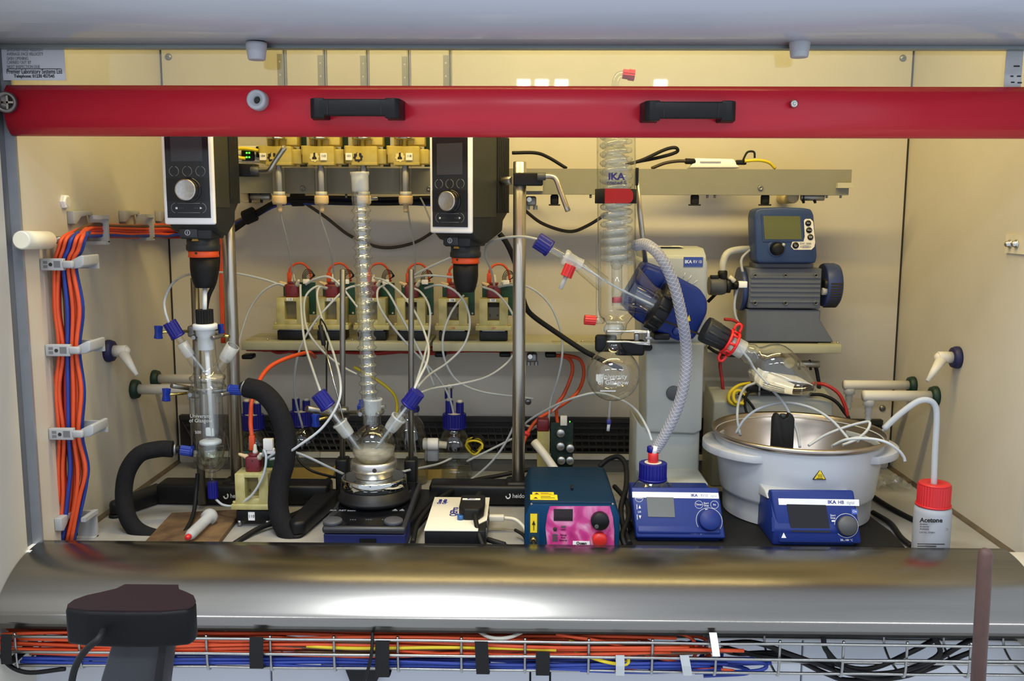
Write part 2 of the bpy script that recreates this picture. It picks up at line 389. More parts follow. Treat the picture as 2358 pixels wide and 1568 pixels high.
def handle(px0, px1, py):
    a, b = P(px0, py, 1.43), P(px1, py, 1.43); L = b.x-a.x; c = (a+b)/2
    h = MB().rbox((c.x, 1.418, c.z), (L*.80, .013, .0245), .003).build('handle', 'black', sash)
    for sg in (-1, 1):
        q = [(0, 0), (.022, .0), (.022, .036), (.013, .041), (0, .041)]
        m = TR((c.x+sg*(L/2-.0005), 0, c.z)) @ MX.Scale(-sg, 4, (1, 0, 0))
        MB(m).prism([(0, 1.4515), (.027, 1.4515), (.023, 1.430), (.026, 1.412), (.011, 1.411), (.004, 1.418)], -.0155, .0135, 'z', .0015, 2).build('handle_foot', 'black', h)
        MB(m).box((.031, 1.4115, .0), (.0008, .0015, .0215)).build('seam', 'gap', h)
handle(712, 930, 250); handle(1476, 1697, 256)
p = P(592, 229, 1.452); ax = V((-.12, -1, .08)).normalized()
MB().lathe([(.0155, 0), (.0150, .018), (.0145, .021), (.0100, .0215), (.0092, .0195), (.0062, .0190), (.0058, .012), (.0, .011)], p+V((.004, .008, -.003)), ax, 28).build('bumper', 'bumper', sash)
MB().lathe([(.0045, 0), (.0045, .003), (.002, .0035)], p+ax*.011+V((.004, .006, -.003)), ax, 12).build('bumper_bolt', 'gap', sash)
p = P(1828, 239, 1.449)
b = MB().lathe([(.0062, 0), (.0062, .0015), (.0050, .0038), (.003, .0048), (.0026, .003), (0, .003)], p, (0, -1, 0), 16).build('bolt', 'steel', sash)
p = P(4, 237, 1.452)
c = MB().lathe([(.016, 0), (.016, .012), (.0145, .014), (.0115, .0145), (.011, .006), (0, .006)], p+V((.009, 0, 0)), (.25, -1, 0), 24).build('cable_pulley', mat('dull_metal', (118, 112, 110), .4, .8), sash)
MB().box(p+V((.013, -.008, 0)), (.022, .002, .003)).build('spoke', 'steel', c); MB().box(p+V((.013, -.008, 0)), (.003, .002, .020)).build('spoke', 'steel', c)
MB().lathe([(.015, 0), (.015, .010), (.012, .013), (0, .014)], p+V((-.010, -.012, .001)), (.1, -1, 0), 20).build('pulley_cap', mat('tan_plastic', (168, 148, 122), .5), sash)
# stickers on the glass
def quad(name, px0, py0, px1, py1, Y, mt, parent, th=.0006):
    a = P(px0, py1, Y); b = P(px1, py0, Y); return MB().bb((a.x, Y-th, a.z), (b.x, Y, b.z)).build(name, mt, parent)
st = quad('sticker', 8, 100, 147, 185, 1.4695, mat('sticker_paper', (206, 208, 216), .6, var=.06), sash); tag(st, 'white inspection sticker with printed lines')
for py, tx, s0 in ((105, 'DATE CARRIED OUT', 7), (115, 'SPECIFIED FACE VELOCITY', 7), (125, 'AVERAGE FACE VELOCITY', 7), (135, 'SASH OPENING', 7), (144, 'CARRIED OUT BY', 7), (154, 'NEXT INSPECTION DUE', 7)):
    text(tx, P(16, py, 1.4685), S(s0, 1.47), 'inkgrey', st, align='LEFT', sx=.72)
text('Premier Laboratory Systems Ltd', P(79, 165, 1.4685), S(10.5, 1.47), 'ink', st, sx=.66)
text('Telephone: 01230 457545', P(79, 175.5, 1.4685), S(7, 1.47), 'ink', st, bold=.0001, sx=.9)
quad('rule', 18, 158.2, 141, 159.2, 1.4688, 'ink', st)
s2 = quad('sticker', 2311, 100, 2358, 200, 1.4695, mat('sticker_paper2', (188, 190, 192), .6, var=.15, scale=60), sash); tag(s2, 'scuffed half-worn white sticker')
for px, py, w_ in ((2341, 153, 14), (2330, 176, 7), (2346, 176, 9), (2332, 190, 8), (2348, 191, 10)): quad('scuff_mark', px-w_/2, py-2, px+w_/2, py+1, 1.4688, 'ink', s2)
q = [P(x, y, 2.0895) for x, y in ((264, 125), (272, 124), (276, 131), (284, 132), (279, 138), (268, 136))]
MB().prism([(v.x, v.z) for v in q], 2.0885, 2.0898, 'y').build('green_mark', mat('green_marker', (90, 196, 130), .6), wall_back)
# stainless airfoil sill
sill = T('front_sill', 'curved brushed stainless steel sill along the front edge', 'sill', (0, 1.46, -.06))
def _rho(py): d = ray(1179, py); return -d.z/d.y
sp = [(1.486, .010), (1.4858, .0280), (1.4845, .0310)]
_y, _Y = 1253, 1.483
while _y < 1424:
    _s = math.radians(1+33*min(1, (_y-1253)/92.) if _y < 1345 else 34+11*(_y-1345)/80.)
    sp.append((_Y, H-_rho(_y)*_Y)); _Y -= (_rho(_y+9)-_rho(_y))*_Y/(math.tan(_s)+_rho(_y+9)); _y += 9
_z = H-_rho(_y)*_Y
sp += [(_Y, _z), (_Y-.0022, _z-.0035), (_Y-.0024, _z-.0190), (_Y+.002, _z-.0190)]
YSF = _Y-.0024
inn = [(y+.002 if i > len(sp)-4 else y, z-.004) for i, (y, z) in enumerate(sp)]
N_ = MATS.get('x')
brushed = mat('brushed_stainless', (146, 144, 139), .24, 1., var=.14, scale=18, stretch=(.15, 3, 3), bump=.05, bscale=30)
vs = []; fs = []
xa, xb = P(96, 1246, 1.483).x, P(2312, 1268, 1.483).x
for x in (xa, xb):
    for y, z in sp: vs.append((x, y, z))
    for y, z in inn: vs.append((x, y+.001, z-.001))
n = len(sp)
for i in range(n-1):
    fs.append((i, i+1, 2*n+i+1, 2*n+i)); fs.append((n+i, 3*n+i, 3*n+i+1, n+i+1))
mb = MB().add(vs, fs, True); mb.build('airfoil', brushed, sill)
for sg, x0, x1 in ((1, XL-.02, xa-.0008), (-1, xb+.0008, XR)):
    poly = [(1.50, -.10), (1.50, .020)]+[(y, z-.006) for y, z in sp[2:-3]]+[(YSF+.002, -.10)]
    MB().prism(poly, x0, x1, 'x').build('end_cheek', 'cream', sill)
MB().bb((XL, 1.43, -.10), (XR, 1.445, .010)).build('support', 'dkgrey', sill)
# ================================================================== cable tray
tray = T('wire_cable_tray', 'galvanised wire basket tray slung below the sill', 'cable tray', (0, 1.38, -.12))
wire = mat('galvanised_wire', (168, 168, 164), .3, 1., var=.2)
YF, YR = 1.330, 1.425
xa, xb = P(26, 1500, YF).x, .95
for nm, y, z in (('front_wire', YF, -.0640), ('front_wire', YF-.001, -.0875), ('bottom_wire', YF+.008, -.1135), ('bottom_wire', YF+.05, -.117), ('rear_wire', YR, -.100), ('rear_wire', YR, -.078)):
    MB().tube([(xa+(xb-xa)*i/24, y, z+random.uniform(-.0006, .0006)) for i in range(25)], .0023, 6, 2).build(nm, wire, tray)
for i in range(17):
    x = P(33+147*i, 1500, YF).x
    MB().tube([(x, YF+.004, -.060), (x, YF+.004, -.080), (x, YF+.005, -.108), (x, YF+.013, -.1195), (x, YF+.05, -.1205), (x, YR-.02, -.115), (x, YR-.003, -.098), (x, YR-.003, -.040)], .0022, 6, 4).build('cross_wire', wire, tray)
MB().rbox((.905, 1.44, -.055), (.16, .006, .03), .002).build('hanger_plate', 'alu', tray)
kinds = []
def traycable(kind, x0, x1, y, z, r, amp=.004, lab=None):
    pts = []; n = max(6, int((x1-x0)/.11))
    ph, ph2 = random.random()*6, random.random()*6
    for i in range(n+1):
        f = i/n; x = x0+(x1-x0)*f
        pts.append(V((x, y+amp*math.sin(ph+f*9)+random.uniform(-.002, .002), z+amp*.8*math.sin(ph2+f*11)+random.uniform(-.0015, .0015))))
    cable('cable', pts, r, kind+'cable' if kind != 'orange' and kind != 'yellow' and kind != 'rubber' else kind,
          lab or {'orange': 'orange cable', 'blue': 'blue cable', 'red': 'red cable', 'brown': 'brown cable', 'yellow': 'yellow cable', 'rubber': 'black cable'}[kind]+' lying lengthways in the wire tray', 'cable', {'rubber': 'black'}.get(kind, kind)+' cables in the tray', 6, 4)
tx0 = P(14, 1500, 1.355).x
for i in range(15):
    y = 1.342+.011*(i % 3); z = -.0685-.0062*(i//3)+.0012*(i % 3)
    traycable('orange', tx0+random.uniform(-.1, .05), [.05, .20, .30, .26][i % 4]+random.uniform(-.04, .04), y, z, .0028)
for i in range(9):
    traycable('blue', tx0+random.uniform(0, .05) if i < 4 else random.uniform(-.55, -.2), .33+random.uniform(-.06, .06), 1.342+.011*(i % 3), -.1035-.0048*(i//3), .0028, .002)
for i in range(4): traycable('red', tx0-.05, -.40+.07*i, 1.343+.006*i, -.0715-.003*i, .0026, .002, 'red cable near the top of the tray bundle, left of the second strap')
for i in range(4): traycable('brown', -.50+.05*i, .20+.04*i, 1.346+.008*(i % 2), -.0730-.006*i, .0026, .003)
for i in range(5): traycable('rubber', -.62+.1*i, .02+.10*i, 1.385+.01*(i % 3), -.058-.004*i, .0030, .006)
traycable('yellow', -.33, .05, 1.340, -.0805, .0026, .001)
YC = 1.355
cable('cable', [(1310, 1475, YC), (1390, 1500, YC-.01), (1440, 1525, YC-.012), (1445, 1498, YC), (1410, 1458, YC+.03), (1330, 1465, YC+.05)], .0026, 'yellow', 'yellow cable looping out of the tray beside the grey strap', 'cable')
cable('cable', [(1300, 1490, YC), (1380, 1520, YC-.016), (1440, 1530, YC-.016), (1448, 1512, YC-.016)], .0026, 'yellow', 'yellow cable dropping diagonally towards the grey strap', 'cable')
for i, pts in enumerate(([(1280, 1460), (1400, 1480), (1500, 1510), (1600, 1535), (1690, 1545)], [(1330, 1470), (1450, 1452), (1560, 1458), (1600, 1480), (1590, 1520), (1500, 1535)], [(1250, 1455), (1380, 1460), (1500, 1480), (1490, 1530), (1420, 1540)], [(1440, 1480), (1520, 1455), (1620, 1470), (1640, 1505), (1560, 1530)])):
    cable('cable', [(x, y, YC+.012*i-.01) for x, y in pts], .0028, 'orange', ('orange cable slanting down across the yellow loop in the tray', 'orange cable hooked in a wide arc beside the white tag', 'orange cable folding back under the yellow loop', 'orange cable bowed up below the sill by the blue coil')[i], 'cable')
for i, pts in enumerate(([(1480, 1530), (1560, 1520), (1680, 1522), (1760, 1528), (1740, 1545), (1600, 1548)], [(1500, 1545), (1600, 1525), (1700, 1535), (1720, 1550), (1620, 1556)], [(1540, 1500), (1600, 1478), (1660, 1500), (1640, 1530), (1560, 1540)], [(1500, 1505), (1560, 1480), (1620, 1495), (1600, 1530)])):
    cable('cable', [(x, y, YC+.01*i) for x, y in pts], .0032, 'bluecable', ('long blue cable loop ending right of the grey straps', 'low blue cable loop along the tray bottom', 'tall blue cable loop beside the white tag', 'short blue cable loop behind the orange arcs')[i], 'cable')
for i, pts in enumerate(([(1895, 1462), (1905, 1500), (1960, 1545), (2060, 1548), (2160, 1510), (2150, 1462)], [(1660, 1482), (1740, 1480), (1830, 1510), (1960, 1552), (2080, 1556), (2240, 1470)], [(1665, 1490), (1760, 1512), (1900, 1525), (2000, 1540), (2100, 1500), (2170, 1462)], [(1660, 1495), (1700, 1505), (1800, 1506), (1900, 1550), (1960, 1566), (2090, 1555), (2240, 1500)])):
    cable('mains_cable', [(x, y, YC+.012*i) for x, y in pts], .0042, 'rubber', ('black mains cable dropping straight from the sill then sagging right', 'black mains cable running lowest to the brown rod', 'black mains cable rising steeply right of the tray middle', 'black mains cable looping from the white tag along the tray floor')[i], 'cable')
cable('cable', [(1100, 1452, 1.355), (1130, 1468, 1.340), (1170, 1468, 1.340), (1210, 1452, 1.355)], .003, 'offwhite', 'short cream cable sagging out from under the sill', 'cable')
cable('cable', [(0, 1470, 1.355), (10, 1520, 1.345), (60, 1548, 1.340), (150, 1540, 1.340)], .0035, 'rubber', 'black cable drooping below the left end of the tray', 'cable')
cable('cable', [(858, 1450, 1.337), (856, 1500, 1.318), (848, 1540, 1.318), (835, 1580, 1.321)], .0025, 'rubber', 'thin black cable hanging vertically in front of the tray', 'cable')
def strap(px, py0, py1, w, mt, label, lean=0):
    a, b = P(px, py0, 1.322), P(px+lean, py1, 1.322); w = S(w, 1.322)
    y0, y1 = 1.3225, 1.400
    poly = [(y0, a.z), (y0-.001, (a.z+b.z)/2), (y0+.001, b.z), (y0+.02, b.z-.006), (y1, b.z+.0)]
    vs = []; fs = []
    pth = poly+[(y, z+.002) for y, z in poly[::-1]]
    pth = [(y0, a.z), (y0-.002, (a.z+b.z)/2), (y0, b.z), (y0+.015, b.z-.004), (y1, b.z-.002), (y1, b.z), (y0+.016, b.z-.002), (y0+.002, b.z+.001), (y0, (a.z+b.z)/2), (y0+.002, a.z)]
    m = MX(((1, 0, (b.x-a.x)/(b.z-a.z), -a.z*(b.x-a.x)/(b.z-a.z)), (0, 1, 0, 0), (0, 0, 1, 0), (0, 0, 0, 1)))
    MB(m).prism(pth, a.x-w/2, a.x+w/2, 'x').build('cable_strap', mt, label=label, cat='strap', group='straps round the tray bundle')
strap(14, 1462, 1530, 26, 'velcro', 'black strap at the extreme left end of the tray')
strap(590, 1468, 1540, 33, 'velcro', 'black strap round the tray bundle, second from left')
strap(374, 1480, 1534, 30, 'velcro', 'black strap mostly behind the webcam stand')
strap(880, 1478, 1560, 34, 'velcro', 'black strap round the tray bundle beside the thin hanging cable')
strap(1108, 1478, 1553, 32, 'velcro', 'black strap round the tray bundle left of the centre', 4)
strap(1250, 1502, 1556, 34, 'velcro', 'black strap low on the blue cables')
strap(1428, 1510, 1556, 21, 'grey', 'grey strap round the yellow and blue cables')
strap(1576, 1510, 1556, 22, 'grey', 'grey strap round the blue coil', 8)
strap(1642, 1458, 1512, 18, 'white', 'white tag hanging by the end of the orange loops', 8)
# ================================================================== foreground
wc = T('webcam', 'black webcam with rounded back on a dark stand in the foreground', 'webcam', P(300, 1560, .76))
a = P(305, 1430, .74); k = S(1, .74)
top = [(-155*k, -.004), (-153*k, .006), (-135*k, .016), (-105*k, .024), (-78*k, .032), (-68*k, .042), (72*k, .042), (82*k, .032), (108*k, .026), (135*k, .018), (153*k, .006), (155*k, -.004), (148*k, -.010), (90*k, -.015), (0, -.016), (-90*k, -.015), (-148*k, -.010)]
MB(TR(a)).prism([(x, y) for x, y in top], -.0165, .0145, 'z', .003, 3).build('housing', mat('webcam_black', (9, 9, 11), .6, spec=.2, bump=.1, bscale=900), wc)
MB(TR(a+V((0, 0, .0142)))).prism([(x*.985, y*.95+.001) for x, y in top], 0, .0012, 'z').build('top_plate', mat('maroon_black', (30, 15, 20), .5, spec=.25), wc)
b0 = P(330, 1462, .745)
pl = [(-72*k, 0), (58*k, 0), (34*k, -.040), (-16*k, -.12), (-170*k, -.12), (-112*k, -.040)]
MB(TR(b0)).prism(pl, .000, .012, 'y', .002, 2).build('stand_arm', mat('arm_grey', (40, 42, 47), .4), wc)
MB(TR(b0)).prism([(46*k, -.003), (60*k, -.002), (66*k, .0), (10*k, -.12), (-16*k, -.12)], -.006, .020, 'y', .001, 2).build('arm_edge', 'black', wc)
MB().tube([P(238, 1452, .722), P(228, 1470, .70), P(195, 1500, .70), P(172, 1540, .70), P(160, 1600, .70)], .0028, 8, 6).build('lead', 'rubber', wc)
cs = T('clamp_stand_foot', 'black stand foot hanging below the tray left of centre', 'stand', P(840, 1568, 1.44))
MB(TR(P(835, 1545, 1.443))).prism([(-.030, .006), (.034, .006), (.018, -.03), (-.018, -.03)], 0, .012, 'y', .001).build('foot', 'black', cs)
r0 = P(2270, 1262, .86); r1 = P(2248, 1640, .86); d = (r1-r0)
MB().lathe([(0, 0), (.0035, .0008), (.0055, .0026), (.0066, .006), (.0068, .02), (.0070, d.length)], r0, d, 20).build('wooden_rod', 'brownrod', label='brown painted rod with rounded end standing in the right foreground', cat='rod')
# ================================================================== upper rail
ur = T('equipment_rail', 'long beige-grey metal channel rail across the upper rear', 'rail', (.1, 1.98, .61))
YU = 1.965
a, b = P(545, 447, YU), P(1962, 388, YU); z0, z1 = P(1200, 447, YU).z, P(1200, 388, YU).z
xe = P(1925, 430, YU).x
MB().prism([(YU, z0), (YU, z1), (YU+.003, z1), (YU+.003, z0+.003), (YU+.04, z0+.003), (YU+.04, z0)], a.x, xe, 'x').build('channel', 'railpaint', ur)
MB().bb((xe, YU, P(1925, 421, YU).z), (b.x, YU+.003, z1)).build('end_tab', 'railpaint', ur)
MB().bb((xe, YU-.010, P(1940, 433, YU).z), (b.x+.002, YU-.001, P(1940, 421, YU).z)).build('end_bracket', mat('rail_light', (190, 186, 160), .45), ur)
MB().bb((xe, YU+.001, z0), (b.x-.004, YU+.03, P(1940, 433, YU).z)).build('end_bracket', mat('rail_dark', (132, 132, 118), .45), ur)
xm = P(1210, 430, YU).x
MB().bb((xm, YU-.006, P(1230, 440, YU).z), (P(1250, 430, YU).x, YU-.001, P(1230, 405, YU).z)).build('mid_bracket', mat('rail_light', (190, 186, 160), .45), ur)
for px, py in ((697, 434), (988, 434), (1751, 433)):
    MB().lathe([(.0055, 0), (.0050, .003), (.0028, .0035), (.0025, .002), (0, .002)], P(px, py, YU), (0, -1, 0), 12).build('screw', 'zinc', ur)
for px in (1629, 1646, 1904, 1936, 1360, 797):
    p = P(px, 447, YU+.012); MB().cyl(p, p-V((0, 0, .008)), .0025, n=6).build('stud', 'zinc', ur)
def clampboss(px, py, Y, lab, s=1., par=None):
    t = T('boss_clamp', lab, 'clamp', P(px, py+12, Y))
    p = P(px, py, Y)
    MB().rbox(p, (.022*s, .022*s, .020*s), .004).build('body', 'zinc', t)
    MB().rcyl(p+V((-.004*s, -.011*s, .003*s)), p+V((-.004*s, -.016*s, .003*s)), .006*s, .001).build('rod_end', 'steel', t)
    for dx in (-.007, .009):
        MB().cyl(p+V((dx*s, 0, -.009*s)), p+V((dx*s, 0, -.018*s)), .0045*s, n=6, sm=False).build('bolt', 'zinc', t)
    MB().cyl(p+V((0, .01, .003)), V((p.x, YB-.0005, p.z+.003)), .006*s, n=10).build('spigot', 'greyrod', t)
    return t
clampboss(1223, 463, 1.99, 'zinc boss clamp under the upper rail beside the right steel rod')
clampboss(1225, 822, 1.99, 'zinc boss clamp under the lower shelf beside the right steel rod')
def rodclamp(px, py, lab, Y=1.99):
    t = T('rail_support', lab, 'bracket', P(px, py+8, Y)); p = P(px, py, Y)
    MB().rcyl(p+V((-.022, 0, 0)), p+V((.026, -.004, 0)), .0075, .001).build('rod', mat('galv_tube', (160, 158, 150), .4, .8), t)
    for dx in (-.018, .006):
        c = MB().cyl(p+V((dx, 0, .004)), p+V((dx+.001, -.006, -.012)), .003, n=8).build('screw', 'black', t)
        MB().tube([p+V((dx, .0082*math.cos(q), .0082*math.sin(q))) for q in [i*PI/6 for i in range(12)]], .0015, 6, 2, True).build('collar', 'black', t)
    MB().rcyl(p+V((-.034, .012, 0)), V((p.x-.034, YB-.0005, p.z)), .013, .002).build('wall_mount', mat('cream_mount', (222, 204, 150), .5), t)
rodclamp(1868, 454, 'tube support under the right end of the upper rail'); rodclamp(596, 453, 'tube support under the left end of the upper rail'); rodclamp(1858, 838, 'tube support under the right shelf by the vacuum pump', 2.0)
for px, lab in ((1277, 'black plug hanging under the rail near the bent lever'), (1600, 'black plug hanging under the rail left of the controller'), (1762, 'black plug hanging under the rail above the controller')):
    p = P(px, 449, YU+.015); t = T('plug', lab, 'plug', p-V((0, 0, .02)))
    MB().rbox(p-V((0, 0, .010)), (.017, .014, .022), .004).build('body', 'rubber', t)
    MB().rbox(p-V((0, 0, .0205)), (.024, .016, .003), .001).build('flange', 'rubber', t)
# ================================================================== lower shelf
ZS = P(1000, 788, 1.955).z
def shelf(name, x0, x1, lab, notches):
    zb = ZS-.0175
    t = T(name, lab, 'shelf', ((x0+x1)/2, 1.98, zb))
    MB().rbox(((x0+x1)/2, 2.02, ZS-.004), (x1-x0, .13, .008), .001).build('deck', 'shelfresin', t)
    MB().rbox(((x0+x1)/2, 1.9575, ZS-.0105), (x1-x0, .009, .017), .0015).build('front_edge', 'shelfresin', t)
    for px, w in notches:
        c = P(px, 775, 1.98); MB().rbox((c.x, 1.975, ZS+.0005), (S(w, 1.98), .016, .0012), .0004).build('slot_cover', mat('slot_tone', (160, 152, 116), .6), t)
        MB().cyl((c.x+S(w*.7, 1.98), 1.975, ZS), (c.x+S(w*.7, 1.98), 1.975, ZS+.003), .0025, n=8).build('screw', 'steel', t)
    return t
shelf('resin_shelf', P(556, 790, 1.955).x, P(990, 790, 1.955).x, 'cream resin shelf carrying the left three valve pumps', [(590, 40), (806, 10)])
shelf('resin_shelf', P(996, 790, 1.955).x, P(1390, 790, 1.955).x, 'cream resin shelf behind the right steel rod', [(1300, 60), (1350, 30)])
shelf('resin_shelf', P(1628, 800, 1.955).x, P(1938, 800, 1.955).x, 'cream resin shelf under the grey vacuum pump', [(1900, 40)])
for i, (x0, x1, dz, dy) in enumerate(((590, 725, 0, 0), (560, 960, .004, .02), (600, 1010, .007, .04), (700, 1190, .004, .03), (980, 1340, .002, .05))):
    pts = [V((P(x0+(x1-x0)*j/8, 818, 2.0).x, 2.0+dy+.006*math.sin(j*1.7+i), ZS-.023-dz-.007*math.sin(PI*j/8)-.002*math.sin(j*2.3+i))) for j in range(9)]
    cable('cable', pts, .0032, 'redcable', 'red cable slung tight beneath the lower shelf', 'cable', 'red cables under the shelf')
for px, py, lab in ((573, 820, 'left end'), (695, 814, 'left pumps'), (1015, 815, 'shelf joint'), (1163, 815, 'right steel rod'), (1268, 816, 'right boss clamp')):
    p = P(px, py, 1.985); MB().rbox(p, (.024, .03, .010), .003).build('cable_tie_block', 'black', label='black tie block clipped under the shelf near its ' + lab if 'end' in lab or 'joint' in lab else 'black tie block clipped under the shelf by the ' + lab, cat='clip')
# ================================================================== valve pumps
def valve_pump(o, num, lab, group, sc=1., digits=None, dark=False, baselabel=False, loop=True, yaw=0):
    t = T('valve_pump', lab, 'pump', o, group); m = TR(o) @ RZ(yaw) @ MX.Scale(sc, 4)
    B = lambda: MB(m)
    R = 'resin'
    for sx in (-1, 1):
        for sy in (-1, 1): pass
    B().rbox((0, 0, .0105), (.060, .046, .019), .001).build('motor', 'black', t)
    B().rbox((0, 0, .0215), (.050, .040, .003), .0005).build('motor_plate', 'alu', t)
    B().rbox((0, -.002, .028), (.076, .052, .010), .0012).build('flange', R, t)
    for sx in (-1, 1): B().rcyl((sx*.033, -.02, .033), (sx*.033, -.02, .0375), .004, .0008, 10).build('lug', R, t)
    f = B(); f.rbox((-.0215, -.002, .061), (.018, .044, .058), .001); f.rbox((.0215, -.002, .061), (.018, .044, .058), .001)
    f.rbox((0, -.002, .038), (.027, .044, .011), .001); f.rbox((0, -.002, .0865), (.027, .044, .008), .001); f.rbox((0, .012, .061), (.026, .012, .05), .001)
    bl = f.build('block', R, t)
    B().bb((-.0125, -.006, .0435), (.0125, .004, .0825)).build('window', mat('olive_window' if dark else 'pale_window', (98, 88, 52) if dark else (128, 116, 68), .3, var=.2), bl)
    if dark: B().bb((-.0125, -.0075, .071), (.0125, -.006, .0825)).build('slot', 'gap', bl)
    if digits:
        for i, dg in enumerate(digits):
            text(dg, m @ V((-.008+.016*i, -.0068, .053)), .006*sc, 'ink', bl)
    if baselabel:
        B().bb((-.008, -.0238, .002), (.004, -.0231, .018)).build('number_label', 'white', t); text(num, m @ V((-.002, -.0243, .010)), .0055*sc, 'ink', t)
    else:
        B().bb((-.0075, -.0248, .0845), (.0055, -.0241, .0905)).build('number_label', 'white', t); text(num, m @ V((-.001, -.0252, .0875)), .0044*sc, 'ink', t)
        if num in ('106', '107'): text(num, m @ V((0, -.0285, .028)), .005*sc, mat('red_ink', (196, 90, 70), .6), t)
    v = B(); v.rbox((0, 0, .104), (.028, .028, .030), .004); v.rcyl((0, 0, .118), (0, 0, .123), .011, .001)
    vh = v.build('valve_head', 'maroon', t)
    for q in ((-.009, -.0142, .098), (.009, -.0142, .098), (0, -.0142, .112)): B().cyl(q, V(q)+V((0, -.0008, 0)), .0014, n=8).build('valve_hole', 'gap', vh)
    for i, (p0, d) in enumerate((((-.010, -.004, .116), (-.75, -.25, .35)), ((.012, -.010, .116), (.35, -.6, .6)), ((.002, .0, .121), (0, 0, 1)))):
        p0 = V(p0); d = V(d).normalized()
        q = B().lathe([(.0048, 0), (.0048, .006), (.0036, .008), (.0030, .016), (.0016, .019)], p0, d, 12).build('fitting', 'tan' if i == 0 else 'offwhite', t)
    pc = B().bb((-.026, .023, .050), (.044, .0248, .120)).build('circuit_board', 'pcb', t)
    for q in ((-.021, .112), (-.011, .112), (.039, .054)): B().lathe([(.0022, 0), (.0022, .0006)], (q[0], .023, q[1]), (0, -1, 0), 10).build('mounting_hole', 'offwhite', pc)
    if loop:
        B().rbox((-.0105, .019, .130), (.010, .007, .024), .0015).build('usb_plug', 'orange', t)
        B().tube([(-.0105, .019, .141), (-.009, .019, .150), (.002, .022, .160), (.018, .026, .160), (.030, .030, .146), (.034, .032, .122)], .0026, 8, 5).build('usb_lead', 'orange', t)
        wr = B()
        for i in range(4):
            e = .0025*i
            wr.tube([(.020+e, .018, .120), (.018+e, .016, .134), (.026+e, .014, .148-e), (.038+e*.6, .016, .146-e), (.040+e*.5, .018, .134), (.030, .019, .126), (.024+e, .020, .120)], .0008, 5, 4)
        wr.build('wire_loop', 'black', t)
    B().rbox((.026, .018, .1225), (.014, .008, .010), .0006).build('connector', 'white', t)
    return t
zs = ZS+.0008
for px, num, dg, dk, lab in ((677, '113', None, 0, 'cream valve pump at the left end of the shelf row'), (768, '115', None, 0, 'cream valve pump behind the left slim rod'), (860, '108', None, 0, 'cream valve pump half hidden by the ridged condenser'), (950, '109', '.', 1, 'cream valve pump behind the right slim rod'), (1045, '106', ' 2', 1, 'cream valve pump directly beneath the right stirrer chuck'), (1137, '107', '54', 1, 'cream valve pump at the right end of the shelf row')):
    q = P(px, 775, 1.995); valve_pump((q.x, 1.995, zs), num, lab, 'valve pumps on the lower shelf', 1.0, dg, dk)
# ================================================================== syringe pumps on the upper rail
gear = []
for i in range(24):
    a = 2*PI*i/24; r = 1.0 if i % 3 != 2 else .80; gear.append((math.cos(a)*r, math.sin(a)*r))
def syringe_pump(px, num, dark, lab, swap):
    Y = 1.925; q = P(px, 382, Y); o = V((q.x, Y, q.z)); t = T('syringe_pump', lab, 'pump', o, 'syringe pumps on the upper rail')
    B = lambda: MB(TR(o))
    bd = B(); bd.rbox((-.002, 0, .021), (.064, .050, .034), .002); bd.rbox((.004, -.002, .0035), (.052, .046, .007), .001); bd.rbox((.036, .008, .018), (.022, .036, .030), .002); bd.rbox((-.029, -.012, .030), (.014, .022, .018), .001)
    bd.build('carriage', 'amber', t)
    ub = B(); ub.rbox((.0075, .012, .085), (.062, .036, .090), .002); ub.rbox((.028, -.004, .052), (.022, .014, .022), .001); ub.rbox((-.016, -.004, .080), (.010, .014, .08), .001)
    ub.build('housing', 'amber', t)
    B().lathe([(.0, .0565), (.018, .0560), (.0205, .0545), (.0205, .0525), (.018, .051), (.0065, .0505), (.006, .02)], (0, -.018, 0), (0, 0, 1), 24).build('plunger_plate', 'steel', t)
    B().lathe([(.0130, .0), (.0130, -.062)], (0, -.010, 0), (0, 0, 1), 20, caps=False).build('barrel', 'thickglass', t)
    B().cyl((0, -.010, .0), (0, -.010, -.058), .0062, n=14).build('plunger_rod', mat('plunger_grey', (150, 145, 142), .5), t)
    B().cyl((0, -.010, -.052), (0, -.010, -.060), .0120, n=16).build('plunger_seal', 'offwhite', t)
    B().lathe([(.0138, -.060), (.0145, -.064), (.0145, -.074), (.0125, -.078), (.0055, -.078), (.0055, -.088), (.0040, -.094)], (0, -.010, 0), (0, 0, 1), 20).build('end_fitting', 'tan', t)
    B().bb((.034, .032, .000), (.0485, .0345, .150)).build('circuit_board', mat('dark_green_board', (10, 44, 26), .5), t)
    lx, gx = ((-.026, -.008) if not swap else (.010, -.009))
    B().bb((lx-.0065, -.0285, .010), (lx+.0065, -.0265, .024)).build('number_label', 'paper', t); text(num, o+V((lx, -.0288, .018)), .0045, 'ink', t)
    m = TR(o+V((gx, -.0252, .016)))
    gm = MB(m).prism([(x*.0098, z*.0098) for x, z in gear], -.0006, 0, 'y').build('gear_mark', 'ink' if dark else mat('pale_ink', (214, 200, 140), .6), t)
    gm2 = 'amber' if dark else 'amber'
    MB(m).prism([(-.0019, .009), (.0019, .009), (.0019, .002), (.0045, -.001), (.0045, -.0042), (-.0045, -.0042), (-.0045, -.001), (-.0019, .002)], -.0009, -.0005, 'y').build('flask_mark', 'ink' if not dark else mat('flask_pale', (190, 168, 84), .5), t)
for px, num, dk, sw, lab in ((644, '104', 1, 0, 'amber syringe pump labelled 104 behind the left lever'), (741, '110', 0, 1, 'amber syringe pump labelled 110, second from left'), (839, '101', 1, 0, 'amber syringe pump labelled 101 above the ridged condenser'), (935, '118', 0, 1, 'amber syringe pump labelled 118 beside the right stirrer')):
    syringe_pump(px, num, dk, lab, sw)
